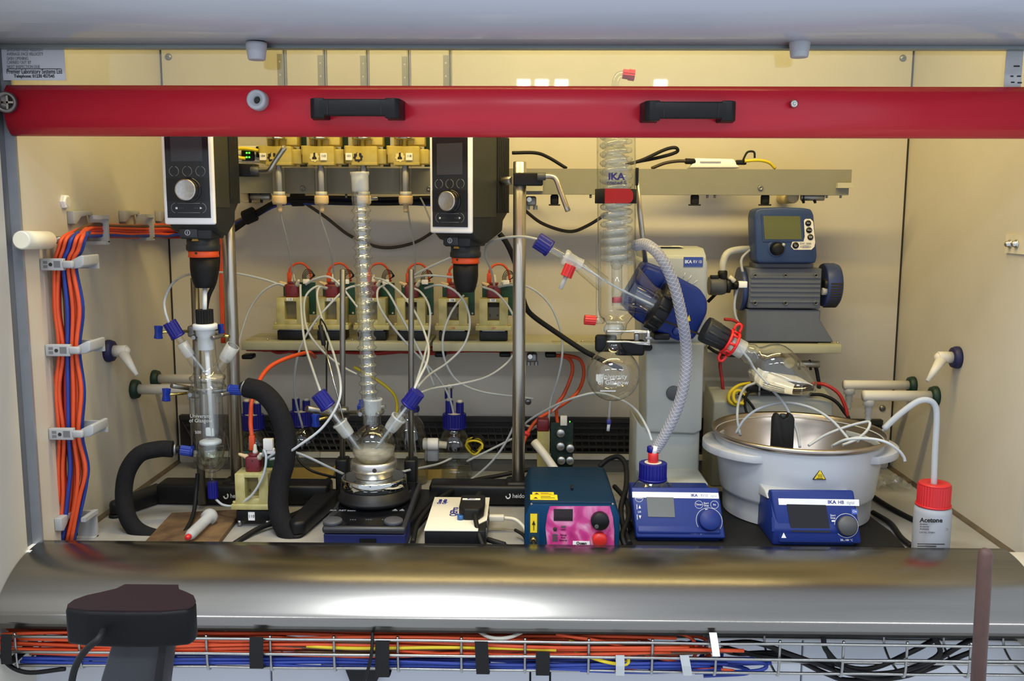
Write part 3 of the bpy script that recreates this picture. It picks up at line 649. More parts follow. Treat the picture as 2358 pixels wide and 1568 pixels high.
for i, px in enumerate((648, 741, 839, 935, 1030)):
    Y = 1.955; q = P(px, 165, Y); za, zb = P(px, (124, 127, 128, 130, 127)[i], Y).z, .79
    t = T('actuator_rail', 'perforated aluminium slide strip hanging %s' % ('above pump 104', 'above pump 110', 'above pump 101', 'above pump 118', 'at the right of the pump row')[i], 'rail', (q.x, Y, .8), 'slide strips above the syringe pumps')
    x0, w = q.x-.0085, .0105
    pl = MB(); pl.bb((x0, Y, zb), (x0+.0035, Y+.002, za)); pl.bb((x0+.0070, Y, zb), (x0+w, Y+.002, za)); z = za
    hz = [za-.0150-.0262*j for j in range(4)]
    for h in hz: pl.bb((x0+.0035, Y, h+.0018), (x0+.0070, Y+.002, z)); z = h-.0018
    pl.bb((x0+.0035, Y, zb), (x0+.0070, Y+.002, z)); pl.build('perforated_strip', 'railalu', t)
    g = MB(); g.bb((x0+w, Y+.002, zb), (x0+w+.0025, Y+.012, 1.10)); g.bb((x0+w+.0045, Y+.002, zb), (x0+w+.0068, Y+.012, 1.10)); g.bb((x0+w, Y+.010, zb), (x0+w+.0068, Y+.012, 1.10)); g.build('guide_channel', 'railalu', t)
    MB().bb((x0, Y+.012, 1.04), (x0+w+.007, YB+.001, 1.06)).build('wall_bracket', 'alu', t)
# ================================================================== overhead stirrers
knobsteel = mat('spun_knob', (206, 202, 198), .28, 1., var=.25, scale=5, stretch=(40, 1, 40))
def arc(c, r, a0, a1, n=10): return [(c[0]+r*math.cos(a0+(a1-a0)*i/n), c[1], c[2]+r*math.sin(a0+(a1-a0)*i/n)) for i in range(n+1)]
def stirrer(o, yaw, lab, dp=0.):
    t = T('overhead_stirrer', lab, 'stirrer', o-V((0, 0, .114)), 'overhead stirrers'); m = TR(o) @ RZ(yaw); B = lambda: MB(m)
    pr = [(-.049, .0), (-.049, .188), (.080+dp, .188), (.080+dp, .042), (.056+dp, .022), (.053+dp, .002), (.012, -.021), (-.030, -.013)]
    B().prism(pr, -.0415, .0415, 'x', .004, 2).build('body', 'charcoal', t)
    for sg in (-1, 1):
        for i in range(7):
            y = .030+dp+i*.0068; B().bb((sg*.0400, y, .038), (sg*.0440, y+.0036, .184)).build('cooling_fin', 'charcoal', t)
        B().bb((sg*.0410, -.047, .03), (sg*.0425, .024+dp, .186)).build('side_panel', mat('olive_black', (48, 50, 46), .5), t)
    fr = B().prism([(-.0455, 0), (.0455, 0), (.0455, .190), (-.0455, .190)], -.056, -.047, 'y', .0035, 3).build('front_frame', 'white', t)
    B().bb((-.0385, -.0572, .0115), (.0385, -.0555, .186)).build('touch_panel', mat('panel_dark', (30, 32, 40), .12, var=.03), t)
    pn = t.children[-1]
    B().bb((-.0385, -.0576, .040), (.0385, -.0570, .080)).build('knob_field', 'blackgloss', pn)
    B().bb((-.028, -.0576, .1085), (.028, -.0570, .166)).build('display', mat('panel_display', (58, 60, 70), .15, var=.04), pn)
    for x in (-.0235, 0, .0235):
        r = B()
        for a in (0.25, PI+.25): r.tube(arc((x, -.0576, .0915), .0083, a-PI/2, a+PI-.5-PI/2, 12), .00045, 5, 1, smooth=False)
        r.build('touch_ring', 'inkgrey', pn)
    for sg in (-1, 1):
        B().tube(arc((sg*.0225, -.0576, .0285), .0085, (PI/2+.2 if sg < 0 else -PI/2+.2), (3*PI/2-.2 if sg < 0 else PI/2-.2), 10), .00045, 5, 1, smooth=False).build('slider_end', 'inkgrey', pn)
    for z in (.0365, .0205): B().cyl((-.020, -.0576, z), (.020, -.0576, z), .0004, n=5).build('slider_line', 'inkgrey', pn)
    B().bb((-.0235, -.0578, .0265), (-.0200, -.0570, .030)).build('stop_mark', 'inkwhite', pn)
    B().prism([(.020, .0265), (.024, .0285), (.020, .0305)], -.0578, -.0570, 'y').build('play_mark', 'inkwhite', pn)
    for i in range(6): B().bb((-.0165+(i % 3)*.003+(i//3)*.027, -.0576, .0281), (-.0157+(i % 3)*.003+(i//3)*.027, -.0570, .0289)).build('dot', 'inkgrey', pn)
    B().lathe([(.0215, 0), (.0215, .002), (.020, .0025)], (.002, -.0572, .0595), (0, -1, 0), 32).build('knob_ring', 'blackgloss', pn)
    B().lathe([(.0185, 0), (.0185, .012), (.0178, .0132), (.016, .0128), (0, .0125)], (0, -.0575, .0595), (0, -1, 0), 40).build('knob', knobsteel, t)
    B().prism([(-.031, -.004), (.031, -.004), (.028, -.026), (-.028, -.026)], -.034, .030, 'y', .003, 2).build('chin', 'charcoal', t)
    B().rbox((-.012, -.0345, -.0145), (.033, .004, .018), .0015).build('power_plate', mat('plate_dark', (46, 48, 54), .4), t)
    pp = t.children[-1]
    B().tube(arc((-.013, -.0367, -.0145), .0045, 0, 2*PI-.53, 12), .0005, 5, 1, True, False).build('power_ring', 'inkwhite', pp); B().bb((-.0134, -.0371, -.0172), (-.0126, -.0366, -.0118)).build('power_bar', 'inkwhite', pp)
    B().prism([(-.0085, -.0295), (.0045, -.0295), (.0015, -.0235), (-.0055, -.0235)], -.0315, -.0265, 'y').build('warning_mark', mat('warn_dim', (150, 116, 30), .5), t)
    B().lathe([(.027, -.022), (.0285, -.026), (.0285, -.036), (.0300, -.0375), (.0300, -.046), (.0285, -.0475), (.024, -.048)], (0, 0, 0), (0, 0, 1), 32).build('neck', 'charcoal', t)
    B().lathe([(.0250, -.0475), (.0270, -.048), (.0262, -.053), (.0275, -.0585), (.0250, -.0595)], (0, 0, 0), (0, 0, 1), 32).build('locking_ring', mat('ring_orange', (236, 84, 30), .45), t)
    B().cyl((-.003, -.0262, -.051), (-.003, -.0275, -.051), .0022, n=10).build('ring_hole', 'gap', t)
    B().lathe([(.0245, -.0595), (.0246, -.082), (.0235, -.093), (.0205, -.105), (.0175, -.1135), (.0165, -.1145), (.006, -.1145)], (0, 0, 0), (0, 0, 1), 32).build('chuck_cover', 'rubber', t)
    return t, m
oL = V((P(438, 517, 1.635).x+.0025, 1.690, P(438, 517, 1.635).z))
stL, mL = stirrer(oL, math.radians(-3), 'overhead stirrer at left above the glass reactor')
q = P(1046, 537, 1.765)
oR = V((q.x+.018, 1.815, q.z))
stR, mR = stirrer(oR, math.radians(-27), 'overhead stirrer at centre with finned side, nothing below it', .022)
def stand(px, Yr, ytop, ybot, lab, blackpx, lever, legs, textpx):
    zt = P(px, ytop, Yr).z; p = P(px, 1000, Yr); x = p.x
    t = T('stirrer_stand', lab, 'stand', (x, Yr, 0), 'stirrer stands')
    MB().rcyl((x, Yr, .03), (x, Yr, zt), .0125, .0015, 24).build('rod', 'rodsteel', t)
    MB().rbox((x, Yr, .040), (.050, .050, .016), .006).build('rod_socket', 'black', t)
    x0, x1 = legs[0][0][0], legs[1][0][0]
    bar = [(x0, 1.765), (x-.02, 1.775), (x1, 1.768), (x1, 1.83), (x+.03, 1.845), (x-.03, 1.845), (x0, 1.83)]
    MB().prism([(x0, Yr-.030), (x-.04, Yr-.034), (x+.04, Yr-.034), (x1, Yr-.030), (x1, Yr+.025), (x0, Yr+.025)], .004, .043, 'z', .006, 2).build('base_bar', 'black', t)
    for leg in legs:
        (ax, ay), (bx, by) = leg; d = V((bx-ax, by-ay, 0)).normalized(); s = V((-d.y, d.x, 0))*.021
        mb = MB(); vs = []
        pl = [V((ax, ay, 0))+s*1.2, V((ax, ay, 0))-s*1.2, V((bx, by, 0))-s*.75, V((bx, by, 0))+d*.012, V((bx, by, 0))+s*.75]
        mb.prism([(v.x, v.y) for v in pl], .003, .030, 'z', .006, 2).build('base_leg', 'black', t)
    for i in range(2):
        MB().rcyl((legs[i][1][0], legs[i][1][1], 0), (legs[i][1][0], legs[i][1][1], .006), .012, .001).build('foot', 'rubber', t)
    c = P(textpx, 1142, Yr-.036)
    a = P(textpx-28, 1142, Yr-.0355)
    lg = MB().tube([a+V((math.cos(w)*.0042, 0, math.sin(w)*.0052)) for w in [.9-i*.33 for i in range(13)]], .0013, 6, 2).build('emblem', 'inkwhite', t)
    text('heidolph', a+V((.0085, 0, 0)), .0090, 'inkwhite', t, align='LEFT', sx=.85)
    # boss with lever
    z = P(blackpx[0], blackpx[1], Yr).z
    MB().rbox((x+blackpx[2], Yr, z), (blackpx[3], .036, .024), .002).build('boss', 'black', t)
    l = [P(*w) for w in lever]; r = .0052
    MB().tube(l, r, 12, 6).build('lever', 'rodsteel', t)
    MB().rcyl(l[0]-V((.012, 0, 0)), l[0]+V((.004, 0, 0)), .0075, .0008).build('lever_collar', 'dkgrey', t)
    return t
xL = P(545, 1000, 1.80).x
stand(543, 1.80, 330, 1112, 'steel rod stand carrying the left stirrer', (560, 392, .020, .078), [(592, 393, 1.78), (612, 393, 1.775), (622, 389, 1.77), (634, 370, 1.765), (656, 338, 1.755)], [((xL-.155, 1.82), (xL-.205, 1.70)), ((xL+.185, 1.80), (xL+.165, 1.60))], 548)
xR = P(1193, 1000, 1.81).x
stand(1194, 1.81, 372, 1118, 'steel rod stand carrying the centre stirrer', (1215, 413, .016, .056), [(1252, 406, 1.78), (1268, 406, 1.775), (1280, 412, 1.77), (1290, 438, 1.765), (1308, 486, 1.755)], [((xR-.175, 1.80), (xR-.205, 1.60)), ((xR+.13, 1.80), (xR+.13, 1.68))], 1198)
# coupling between stirrer and boss
for o, m, x, Yr, py in ((stL, mL, xL, 1.80, 392), (stR, mR, xR, 1.81, 413)):
    z = P(545, py, Yr).z; a = m @ V((0, .078 if o is stL else .100, 0)); a.z = z
    MB().cyl(a, (x-.012, Yr, z), .008, n=12).build('support_arm', 'rodsteel', o)
# ================================================================== jacketed reactor
YRC = 1.675; k = S(1, YRC)
A = P(488, 1085, YRC); Bt = P(472, 745, YRC); ax = (Bt-A).normalized()
rt = T('jacketed_reactor', 'jacketed glass reactor with several necks hanging below the left stirrer', 'reactor', A)
def L(prof): return [(r*k, h*k) for r, h in prof]
MB().lathe(L([(8, -2), (22, 4), (34, 15), (41, 34), (43.5, 56), (43.5, 188), (42, 202), (38, 211), (36, 220), (41, 223), (41, 229), (35, 232), (27, 246), (24, 262), (22, 285), (21, 318), (25, 322), (25, 332)]), A, ax, 40, caps=False).build('jacket', 'glass', rt)
MB().lathe(L([(3, 9), (16, 13), (26, 26), (31, 44), (32, 60), (32, 190), (35, 208)]), A, ax, 32, caps=False).build('inner_vessel', 'thickglass', rt)
MB().lathe(L([(0, 58), (31, 58), (31, 55), (26, 28), (14, 16), (0, 14)]), A, ax, 24).build('liquid', 'water', rt)
for zh in (205, 226): MB().tube([A+ax*(zh*k)+V((math.cos(a), math.sin(a), 0))*(40*k) for a in [i*PI/8 for i in range(16)]], .0016, 6, 2, True).build('rim', 'glass', rt)
MB().lathe(L([(8, -28), (8, 2)]), A, ax, 16, caps=False).build('outlet', 'glass', rt)
MB().knurl(A-ax*(65*k), A-ax*(26*k), 12*k, 32).build('outlet_cap', 'blue', rt)
MB().lathe([(0, 0), (.020, .0), (.020, .005), (.017, .0065), (0, .0065)], A+ax*(68*k), ax, 24).build('filter_disc', 'ptfe', rt)
text('University\nof Glasgow', A+ax*(138*k)+V((-.004, -.0345, 0)), .0068, mat('etched_white', (220, 222, 220), .7, alpha=.6), rt); text('500', A+ax*(105*k)+V((-.010, -.0345, 0)), .0055, mat('etched_white', (220, 222, 220), .7, alpha=.6), rt)
top = P(472, 745, YRC)
MB().lathe(L([(16, -62), (18.5, -60), (18.5, -30), (22, -28), (22, -14), (28, -13), (28, -2), (26, 0), (10, 0)]), top, ax, 28).build('stirrer_guide', 'ptfe', rt)
MB().knurl(top+ax*(1*k), top+ax*(33*k), 20*k, 44, .0012).build('screw_cap', 'rubber', rt)
sh0 = mL @ V((0, 0, -.112)); sh1 = A+ax*(86*k)+V((.004, 0, 0)); mid = top+ax*(20*k)
sha = T('stirrer_shaft', 'white stirrer shaft with small paddle running into the reactor', 'stirrer shaft', sh1)
MB().cyl(sh0, mid, 5.2*k, n=14).build('upper_shaft', 'ptfe', sha); MB().cyl(mid, sh1, 5.5*k, n=14).build('shaft', 'ptfe', sha)
MB().rbox(sh1+V((-.004, 0, .008)), (.015, .008, .016), .002).build('paddle', 'ptfe', sha)
def neck(a, b, r, par, j0=.45, j1=.85, cap=None, tip=0):
    a = P(*a); b = P(*b); d = b-a; u = d.normalized()
    MB().cyl(a, a+d*j0, r, n=16, caps=False).build('neck', 'glass', par)
    MB().lathe([(r*1.02, 0), (r*1.15, d.length*(j1-j0)*.2), (r*1.25, d.length*(j1-j0)), (r*1.05, d.length*(j1-j0))], a+d*j0, u, 18, caps=False).build('ground_joint', 'frost', par)
    if j1 < 1: MB().cyl(a+d*j1, b, r*.75, n=14, caps=False).build('adapter', 'glass', par)
    return a, b, u
def bluecap(a, u, L_, r, par, mt='blue', n=32):
    c = MB().knurl(a, a+u*L_, r, n, .0009).build('screw_cap', mt, par); MB().lathe([(r*1.06, -.001), (r*1.06, .003)], a, u, 24).build('cap_skirt', mt, c); return c
a, b, u = neck((452, 842, YRC), (406, 768, YRC-.01), 11*k, rt, .3, .72); bluecap(b-u*.006, u, .030, 16*k, rt)
neck((503, 850, YRC), (537, 796, YRC-.005), 13*k, rt, .4, 1.0)
MB().cyl(P(420, 790, YRC-.006), P(481, 868, YRC), .0022, n=10).build('dip_tube', 'tubing', rt)
# jacket ports and insulated hoses
def port(a, b, par):
    a = P(*a); b = P(*b); u = (b-a).normalized(); r = 12*k
    MB().cyl(a-u*.012, a+u*.004, 7*k, n=14, caps=False).build('port', 'glass', par)
    bluecap(a, u, (b-a).length, r, par, 'knobblue')
    return b, u
b, u = port((530, 897, YRC), (560, 899, YRC-.005), rt)
MB().rcyl(b, b+u*.012, .006, .001).build('barb', 'offwhite', rt)
b2, u2 = port((444, 1040, YRC-.01), (416, 1036, YRC-.012), rt); MB().rcyl(b2, b2+u2*.014, .006, .001).build('barb', 'greyrod', rt)
def hose(pts, r, lab):
    pts = [P(*p) for p in pts]; t = T('insulated_hose', lab, 'hose', pts[-1], 'black insulated hoses')
    MB().tube(pts, r, 20, 10).build('foam_sleeve', 'foam', t)
    d = (pts[1]-pts[0]).normalized()
    MB().rcyl(pts[0]-d*.012, pts[0]+d*.004, r*.45, .001).build('inner_tube', 'rubber', t)
    MB().tube([pts[0]-d*.004+(frame(d)[0]*math.cos(a)+frame(d)[1]*math.sin(a))*r*.62 for a in [i*PI/6 for i in range(12)]], .0028, 6, 2, True).build('hose_clip', 'zinc', t)
hose([(568, 892, 1.662), (604, 903, 1.655), (637, 940, 1.645), (657, 1000, 1.64), (656, 1060, 1.635), (644, 1110, 1.63), (641, 1170, 1.62), (655, 1215, 1.61), (690, 1262, 1.60)], .0182, 'thick black foam-covered hose curving down right of the reactor')
hose([(398, 1034, 1.655), (365, 1034, 1.65), (322, 1046, 1.64), (294, 1084, 1.635), (285, 1135, 1.63), (292, 1185, 1.62), (315, 1220, 1.615), (360, 1238, 1.61), (425, 1244, 1.605)], .0152, 'thick black foam-covered hose looping out left of the reactor')
# clamps on the reactor
def thumb(c, u, par, s=1.):
    x, y, a = frame(u)
    k_ = MB(TR(c) @ MX((x, y, a)).transposed().to_4x4()).prism([(-.006*s, -.012*s), (.006*s, -.012*s), (.0035*s, 0), (.006*s, .012*s), (-.006*s, .012*s), (-.0035*s, 0)], -.005*s, .007*s, 'z', .001, 2); return k_.build('thumbscrew', 'knobblue', par)
def lab_clamp(lab, jaw, rod, scr, rad):
    jaw = P(*jaw); rod = P(*rod); sc = P(*scr); t = T('laboratory_clamp', lab, 'clamp', rod)
    MB().cyl(rod, jaw+(rod-jaw).normalized()*.02, .0042, n=10).build('arm', 'greyrod', t)
    MB().rbox(rod, (.020, .022, .022), .004).build('boss', 'zinc', t)
    for sg in (-1, 1):
        MB().tube([jaw+(rod-jaw).normalized()*.022, jaw+V((sg*rad*.9, .022, 0)), jaw+V((sg*rad*1.1, 0, 0)), jaw+V((sg*rad*.8, -rad*.8, 0))], .0038, 8, 5).build('jaw', 'zinc', t)
    d = (sc-rod); MB().cyl(rod, sc, .0028, n=10).build('screw', 'brass', t)
    thumb(sc, d, t); return t
c1 = lab_clamp('clamp with blue thumbscrew holding the reactor body', (484, 903, YRC), (452, 903, 1.745), (384, 909, 1.69), 44*k)
c2 = lab_clamp('clamp with two blue thumbscrews at the reactor head', (474, 775, YRC), (447, 762, 1.745), (366, 765, 1.69), 27*k)
q = P(508, 757, 1.70); thumb(q, V((.9, -.3, .1)), c2, .75); MB().cyl(q, P(470, 762, 1.74), .0025, n=8).build('screw', 'brass', c2)
MB().cyl(P(395, 888, 1.70), P(452, 896, 1.745), .0048, n=10).build('tail_rod', 'greyrod', c1)
MB().cyl(P(528, 775, 1.70), P(490, 770, 1.72), .003, n=10).build('tail_rod', 'brass', c2)
# support stand with rusty foot
ls = T('support_stand', 'dull grey rod on a rusty brown plate behind the reactor', 'stand', P(460, 1180, 1.75))
g = [PZ(x, y, .010) for x, y in ((395, 1180), (560, 1172), (500, 1250), (330, 1250))]
MB().prism([(v.x, v.y) for v in g], .0, .010, 'z', .0015).build('base_plate', 'rust', ls)
rt0 = P(448, 640, 1.765); rt1 = P(466, 1176, 1.755); MB().cyl((rt1.x, rt1.y, .0095), rt0, .0076, n=16).build('rod', 'greyrod', ls)
# syringe lying on the plate
a = PZ(484, 1188, .024); b = PZ(436, 1234, .022); u = (b-a).normalized(); Ln = (b-a).length
sy = T('loose_syringe', 'milky plastic tube with red tip lying on the rusty plate', 'syringe', b)
MB().lathe([(.0125, -.004), (.0145, 0), (.0145, .010), (.0095, .014), (.0095, Ln*.9), (.0075, Ln), (.004, Ln+.002)], a, u, 20).build('barrel', 'poly', sy)
MB().lathe([(.0045, Ln), (.0055, Ln+.004), (.0045, Ln+.010), (.002, Ln+.012)], a, u, 12).build('tip', 'redcap', sy)
# pump standing on the worktop
q = PZ(592, 1203, .0)
fp = valve_pump((q.x, 1.672, .011), '110', 'cream valve pump labelled 110 standing on the worktop beside the foam hose', 'valve pumps', 1.0, ('0', '9'), 0, True, False)
for sx in (-1, 1):
    for sy in (-1, 1): MB().cyl((q.x+sx*.026, 1.672+sy*.018, .0), (q.x+sx*.026, 1.672+sy*.018, .013), .0042, n=10).build('leg', 'alu', fp)
MB(TR((q.x-.008, 1.688, .137))).rbox((0, 0, .012), (.010, .008, .028), .001).build('usb_plug', 'orange', fp)
MB().tube([(q.x-.008, 1.688, .160), (q.x-.013, 1.70, .19), (q.x-.014, 1.73, .235), (q.x+.0, 1.80, .275), (q.x+.05, 1.88, .29), P(725, 822, 1.985)], .0042, 8, 8).build('usb_lead', 'orange', fp)
MB(TR((q.x+.022, 1.690, .146))).rbox((0, 0, 0), (.018, .010, .022), .001).build('white_socket', 'white', fp)
# ================================================================== hotplate with heating block
YH = 1.66
hx = P(838, 1215, 1.53).x
hp = T('hotplate_stirrer', 'black hotplate stirrer with blue lower body and two grey knobs', 'hotplate', (hx, 1.65, 0))
W2 = S(99, 1.53)
MB().prism([(1.535, .0), (1.532, .030), (1.76, .030), (1.76, .0)], hx-W2, hx+W2, 'x', .003, 2).build('lower_body', mat('body_blue', (22, 34, 96), .5), hp)
MB().prism([(1.526, .032), (1.527, .044), (1.60, .0465), (1.78, .050), (1.78, .031)], hx-W2-.001, hx+W2+.001, 'x', .004, 2).build('upper_body', mat('hotplate_charcoal', (40, 42, 48), .35), hp)
e = V((0, .073, .0030)).normalized(); fn = V((0, -e.z, e.y))
MB().prism([(1.533, .0452), (1.598, .0474), (1.77, .0508), (1.77, .0480), (1.60, .0450), (1.533, .0430)], hx-W2+.006, hx+W2-.006, 'x').build('glass_top', 'blackgloss', hp)
for px in (766, 906):
    p = PZ(px, 1203, .0455); MB().lathe([(.0165, -.002), (.0165, .0045), (.0155, .0055), (0, .0055)], p, fn, 28).build('knob', mat('knob_grey', (70, 72, 78), .5), hp)
MB().bb((hx-.008, 1.529, .003), (hx+.020, 1.534, .022)).build('socket', 'black', hp)
text('IKA  RET basic', PZ(790, 1176, .0470)+V((0, -.002, .0012)), .0055, 'inkgrey', hp, up=e, bold=.0002, align='CENTER')
for px in (910, 926):
    p = PZ(px, 1175, .0474); MB(TR(p+V((0, 0, .0006))) @ RX(.04)).prism([(-.005, -.004), (.005, -.004), (0, .0045)], 0, .0006, 'z').build('warning_mark', 'inkgrey', hp)
for px in (806, 842, 880):
    p = PZ(px, 1200, .0462)
    for i in range(3): MB(TR(p+V((i*.004, .006, .0008))) @ RX(.04)).box((0, 0, 0), (.0025, .0008, .0006)).build('tick', 'inkgrey', hp)
c0 = P(862, 1130, YH); c0 = V((c0.x, YH, .047))
MB().lathe([(.058, 0), (.0600, .003), (.0650, .006), (.0660, .009), (.0660, .012), (.0620, .014), (.0615, .0285), (0, .0285)], c0, (0, 0, 1), 48).build('heating_plate', 'black', hp)
hb = T('heating_block', 'polished aluminium bowl block on a chrome disc holding the flask', 'heating block', c0+V((0, 0, .029)))
MB().lathe([(0, 0), (.0575, 0), (.0595, .002), (.0595, .018), (.0585, .0200), (.054, .0200), (0, .0200)], c0+V((0, 0, .0290)), (0, 0, 1), 56).build('chrome_disc', mat('chrome', (200, 202, 200), .06, 1., var=.03), hb)
MB().lathe([(0, .0), (.033, 0), (.034, .001), (.034, .011), (.0400, .013), (.0420, .018), (.0420, .026), (.0410, .030), (.0385, .031), (.036, .024), (.026, .012), (0, .008)], c0+V((0, 0, .0492)), (0, 0, 1), 48).build('bowl', mat('spun_aluminium', (214, 212, 208), .38, 1., var=.08, stretch=(1, 1, 30)), hb)
MB().cyl(c0+V((.006, -.036, .070)), c0+V((.008, -.0425, .070)), .004, n=12).build('probe_hole', 'gap', hb)
# slim rods standing behind the hotplate
for px, y0, lab in ((789, 620, 'slim steel rod behind the hotplate, left of the condenser'), (947, 620, 'slim steel rod behind the hotplate, right of the condenser')):
    a = P(px, y0, 1.80); b = P(px-1, 1062, 1.80)
    t = T('support_rod', lab, 'rod', (b.x, 1.80, 0), 'slim rods behind the hotplate')
    MB().rcyl((b.x, 1.80, .06), a, .0056, .001, 16).build('rod', 'greyrod', t); MB().rbox((b.x, 1.805, .046), (.024, .036, .090), .004).build('foot_block', 'black', t)
# ================================================================== flask, adapters, condenser
k = S(1, YH); fc = c0+V((0, 0, .1060))
fl = T('three_neck_flask', 'three-necked round glass flask sitting in the aluminium bowl', 'flask', fc-V((0, 0, .04)))
R = .0395
pr = [(R*math.sin(a), -R*math.cos(a)) for a in [PI*i/24 for i in range(1, 21)]]
pr += [(.0155, .0385), (.0140, .044), (.0138, .060)]
MB().lathe([(0, -R)]+pr, fc, (0, 0, 1), 40, caps=False).build('bulb', 'glass', fl)
MB().lathe([(0, -.004), (.0385, -.004), (.0375, -.014), (.030, -.025), (.016, -.0355), (0, -.0385)], fc, (0, 0, 1), 32).build('liquid', mat('cloudy_liquid', (222, 216, 196), .3, var=.3, scale=60, alpha=.38), fl)
MB().lathe([(.0142, .058), (.0150, .062), (.0158, .082), (.0175, .084), (.0175, .087), (.0140, .087)], fc, (0, 0, 1), 28, caps=False).build('centre_joint', 'frost', fl)
for (jx, jy), (cx_, cy_), Yj in (((793, 988), (752, 932), 1.645), ((908, 975), (943, 928), 1.645)):
    j = P(jx, jy, Yj); d = (j-fc); d = (P(cx_, cy_, Yj-.005)-j).normalized()
    st0 = j-d*.046
    MB().cyl(st0, j, .0105, n=18, caps=False).build('side_neck', 'glass', fl)
    MB().lathe([(.0108, 0), (.0120, .006), (.0130, .024), (.0145, .026), (.0145, .029), (.012, .029)], j-d*.014, d, 22, caps=False).build('side_joint', 'frost', fl)
    e_ = P(cx_, cy_, Yj-.005)
    ad = T('tubing_adapter', 'glass adapter with blue screw cap in the %s neck of the flask' % ('left' if jx < 850 else 'right'), 'adapter', j, 'adapters in the flask necks')
    MB().cyl(j+d*.010, e_, .0085, n=16, caps=False).build('tube', 'glass', ad)
    bluecap(e_-d*.004, d, .030, .0142, ad)
    q = MB().cyl(e_+d*.02, j-d*.060, .0022, n=10).build('dip_tube', 'tubing', ad)
cn = T('ridged_condenser', 'tall glass condenser with many ridged bulges standing on the flask', 'condenser', P(852, 957, YH))
a = P(852, 975, YH); b = P(828, 396, YH); u = (b-a).normalized(); Lc = (b-a).length
pf = [(.0125, 0), (.0125, .012), (.0160, .020), (.0165, .040), (.0140, .046)]
n = 21; h0, h1 = .050, .392
for i in range(n):
    h = h0+(h1-h0)*i/n; p_ = (h1-h0)/n
    pf += [(.0130, h), (.0131, h+p_*.15), (.0142, h+p_*.28), (.0168, h+p_*.40), (.0176, h+p_*.5), (.0168, h+p_*.60), (.0142, h+p_*.72), (.0131, h+p_*.85)]
pf += [(.0150, h1+.004), (.0158, h1+.012), (.0150, h1+.022), (.0132, h1+.026), (.0132, Lc-.032)]
MB().lathe(pf, a, u, 28, caps=False).build('ridged_body', 'ridgeglass', cn)
MB().lathe([(.0138, Lc-.034), (.0146, Lc-.030), (.0152, Lc-.006), (.0166, Lc-.004), (.0166, Lc), (.0138, Lc), (.0128, Lc-.03)], a, u, 28, caps=False).build('top_joint', 'frost', cn)
MB().lathe([(.0075, .01), (.0075, Lc-.05)], a, u, 16, caps=False).build('inner_tube', 'glass', cn)
for hh in (.030, h1+.012):
    MB().tube([a+u*hh+frame(u)[0]*.014, a+u*(hh+.001)+frame(u)[0]*.030], .0035, 8, 2).build('side_port', 'glass', cn)
lc = lab_clamp('clamp with blue thumbscrew gripping the condenser foot', (852, 950, YH), (790, 950, 1.78), (728, 968, 1.70), .019)
MB().cyl(P(706, 941, 1.70), P(800, 958, 1.765), .0062, n=12).build('tail_rod', 'greyrod', lc); q = P(832, 934, 1.70); thumb(q, V((0, -.3, 1)), lc, 1.0)
# temperature probe
pb = T('temperature_probe', 'thin steel temperature probe with black grip leaning into the flask', 'probe', P(797, 985, 1.66))
MB().cyl(P(746, 790, 1.70), P(796, 985, 1.655), .0016, n=8).build('steel_shaft', 'steel', pb); MB().rcyl(P(737, 748, 1.71), P(746, 795, 1.70), .0042, .001).build('grip', 'rubber', pb)
MB().tube([P(737, 750, 1.71), P(740, 735, 1.74), P(755, 770, 1.85), P(752, 830, 1.88), P(752, 930, 1.88)], .0016, 6, 6).build('lead', 'rubber', pb)
# ================================================================== reagent bottles
def bottle(c, r, h, lab, name='reagent_bottle', fill=.35, caps=((-.011, 0, .028), (.012, 0, .024)), capmt='blue', capr=.0255, liq='water', group='screw-cap bottles', caph=.031, cat='bottle'):
    c = V(c); t = T(name, lab, cat, c, group)
    MB().lathe([(.002, .002), (r*.92, 0), (r, .004), (r, h*.60), (r*.93, h*.68), (r*.72, h*.80), (capr*.80, h*.87), (capr*.80, h+.004)], c, (0, 0, 1), 32, caps=False).build('body', 'glass', t)
    if fill: MB().lathe([(0, .003), (r*.95, .003), (r*.96, h*.6*fill), (0, h*.6*fill)], c, (0, 0, 1), 24).build('liquid', liq, t)
    if caph:
        MB().knurl(c+V((0, 0, h-.014)), c+V((0, 0, h-.014+caph)), capr, 56, .0010).build('screw_cap', capmt, t)
        MB().lathe([(capr*1.03, 0), (capr*1.03, .004)], c+V((0, 0, h-.015)), (0, 0, 1), 32).build('cap_ring', capmt, t)
        zt = h-.014+caph
        MB().lathe([(capr*.62, 0), (capr*.62, .0012)], c+V((0, 0, zt)), (0, 0, 1), 24).build('insert', 'offwhite', t)
        for dx, dy, hh in caps:
            p = c+V((dx, dy, zt)); MB().knurl(p, p+V((0, 0, hh)), .0085, 26, .0006).build('port_cap', 'blue', t)
            MB().lathe([(.006, 0), (.006, .005), (.003, .006)], p+V((0, 0, hh)), (0, 0, 1), 14).build('port_plug', 'offwhite', t)
    return t, c
b1, bc1 = bottle(PZ(1047, 1098, 0), .038, .125, 'clear bottle with blue multi-port cap behind the white-topped box')
p = bc1+V((-.012, .004, .168)); MB().lathe([(.0035, 0), (.0035, .012), (.0030, .040)], p, (0, 0, 1), 12).build('valve_stem', 'poly', b1); MB().knurl(p+V((-.002, .012, .004)), p+V((-.002, .012, .026)), .0085, 24, .0006).build('port_cap', 'blue', b1)
MB().lathe([(.010, .0), (.011, .003), (.010, .007)], p+V((0, 0, .028)), (0, 0, 1), 16).build('valve_collar', 'thickglass', b1)
b2, bc2 = bottle(PZ(697, 1085, 0), .040, .120, 'bottle with blue multi-port cap just right of the foam hose', fill=.2)
b3, bc3 = bottle(PZ(585, 1092, 0), .036, .118, 'bottle with blue cap mostly hidden behind the left steel rod', fill=.2)
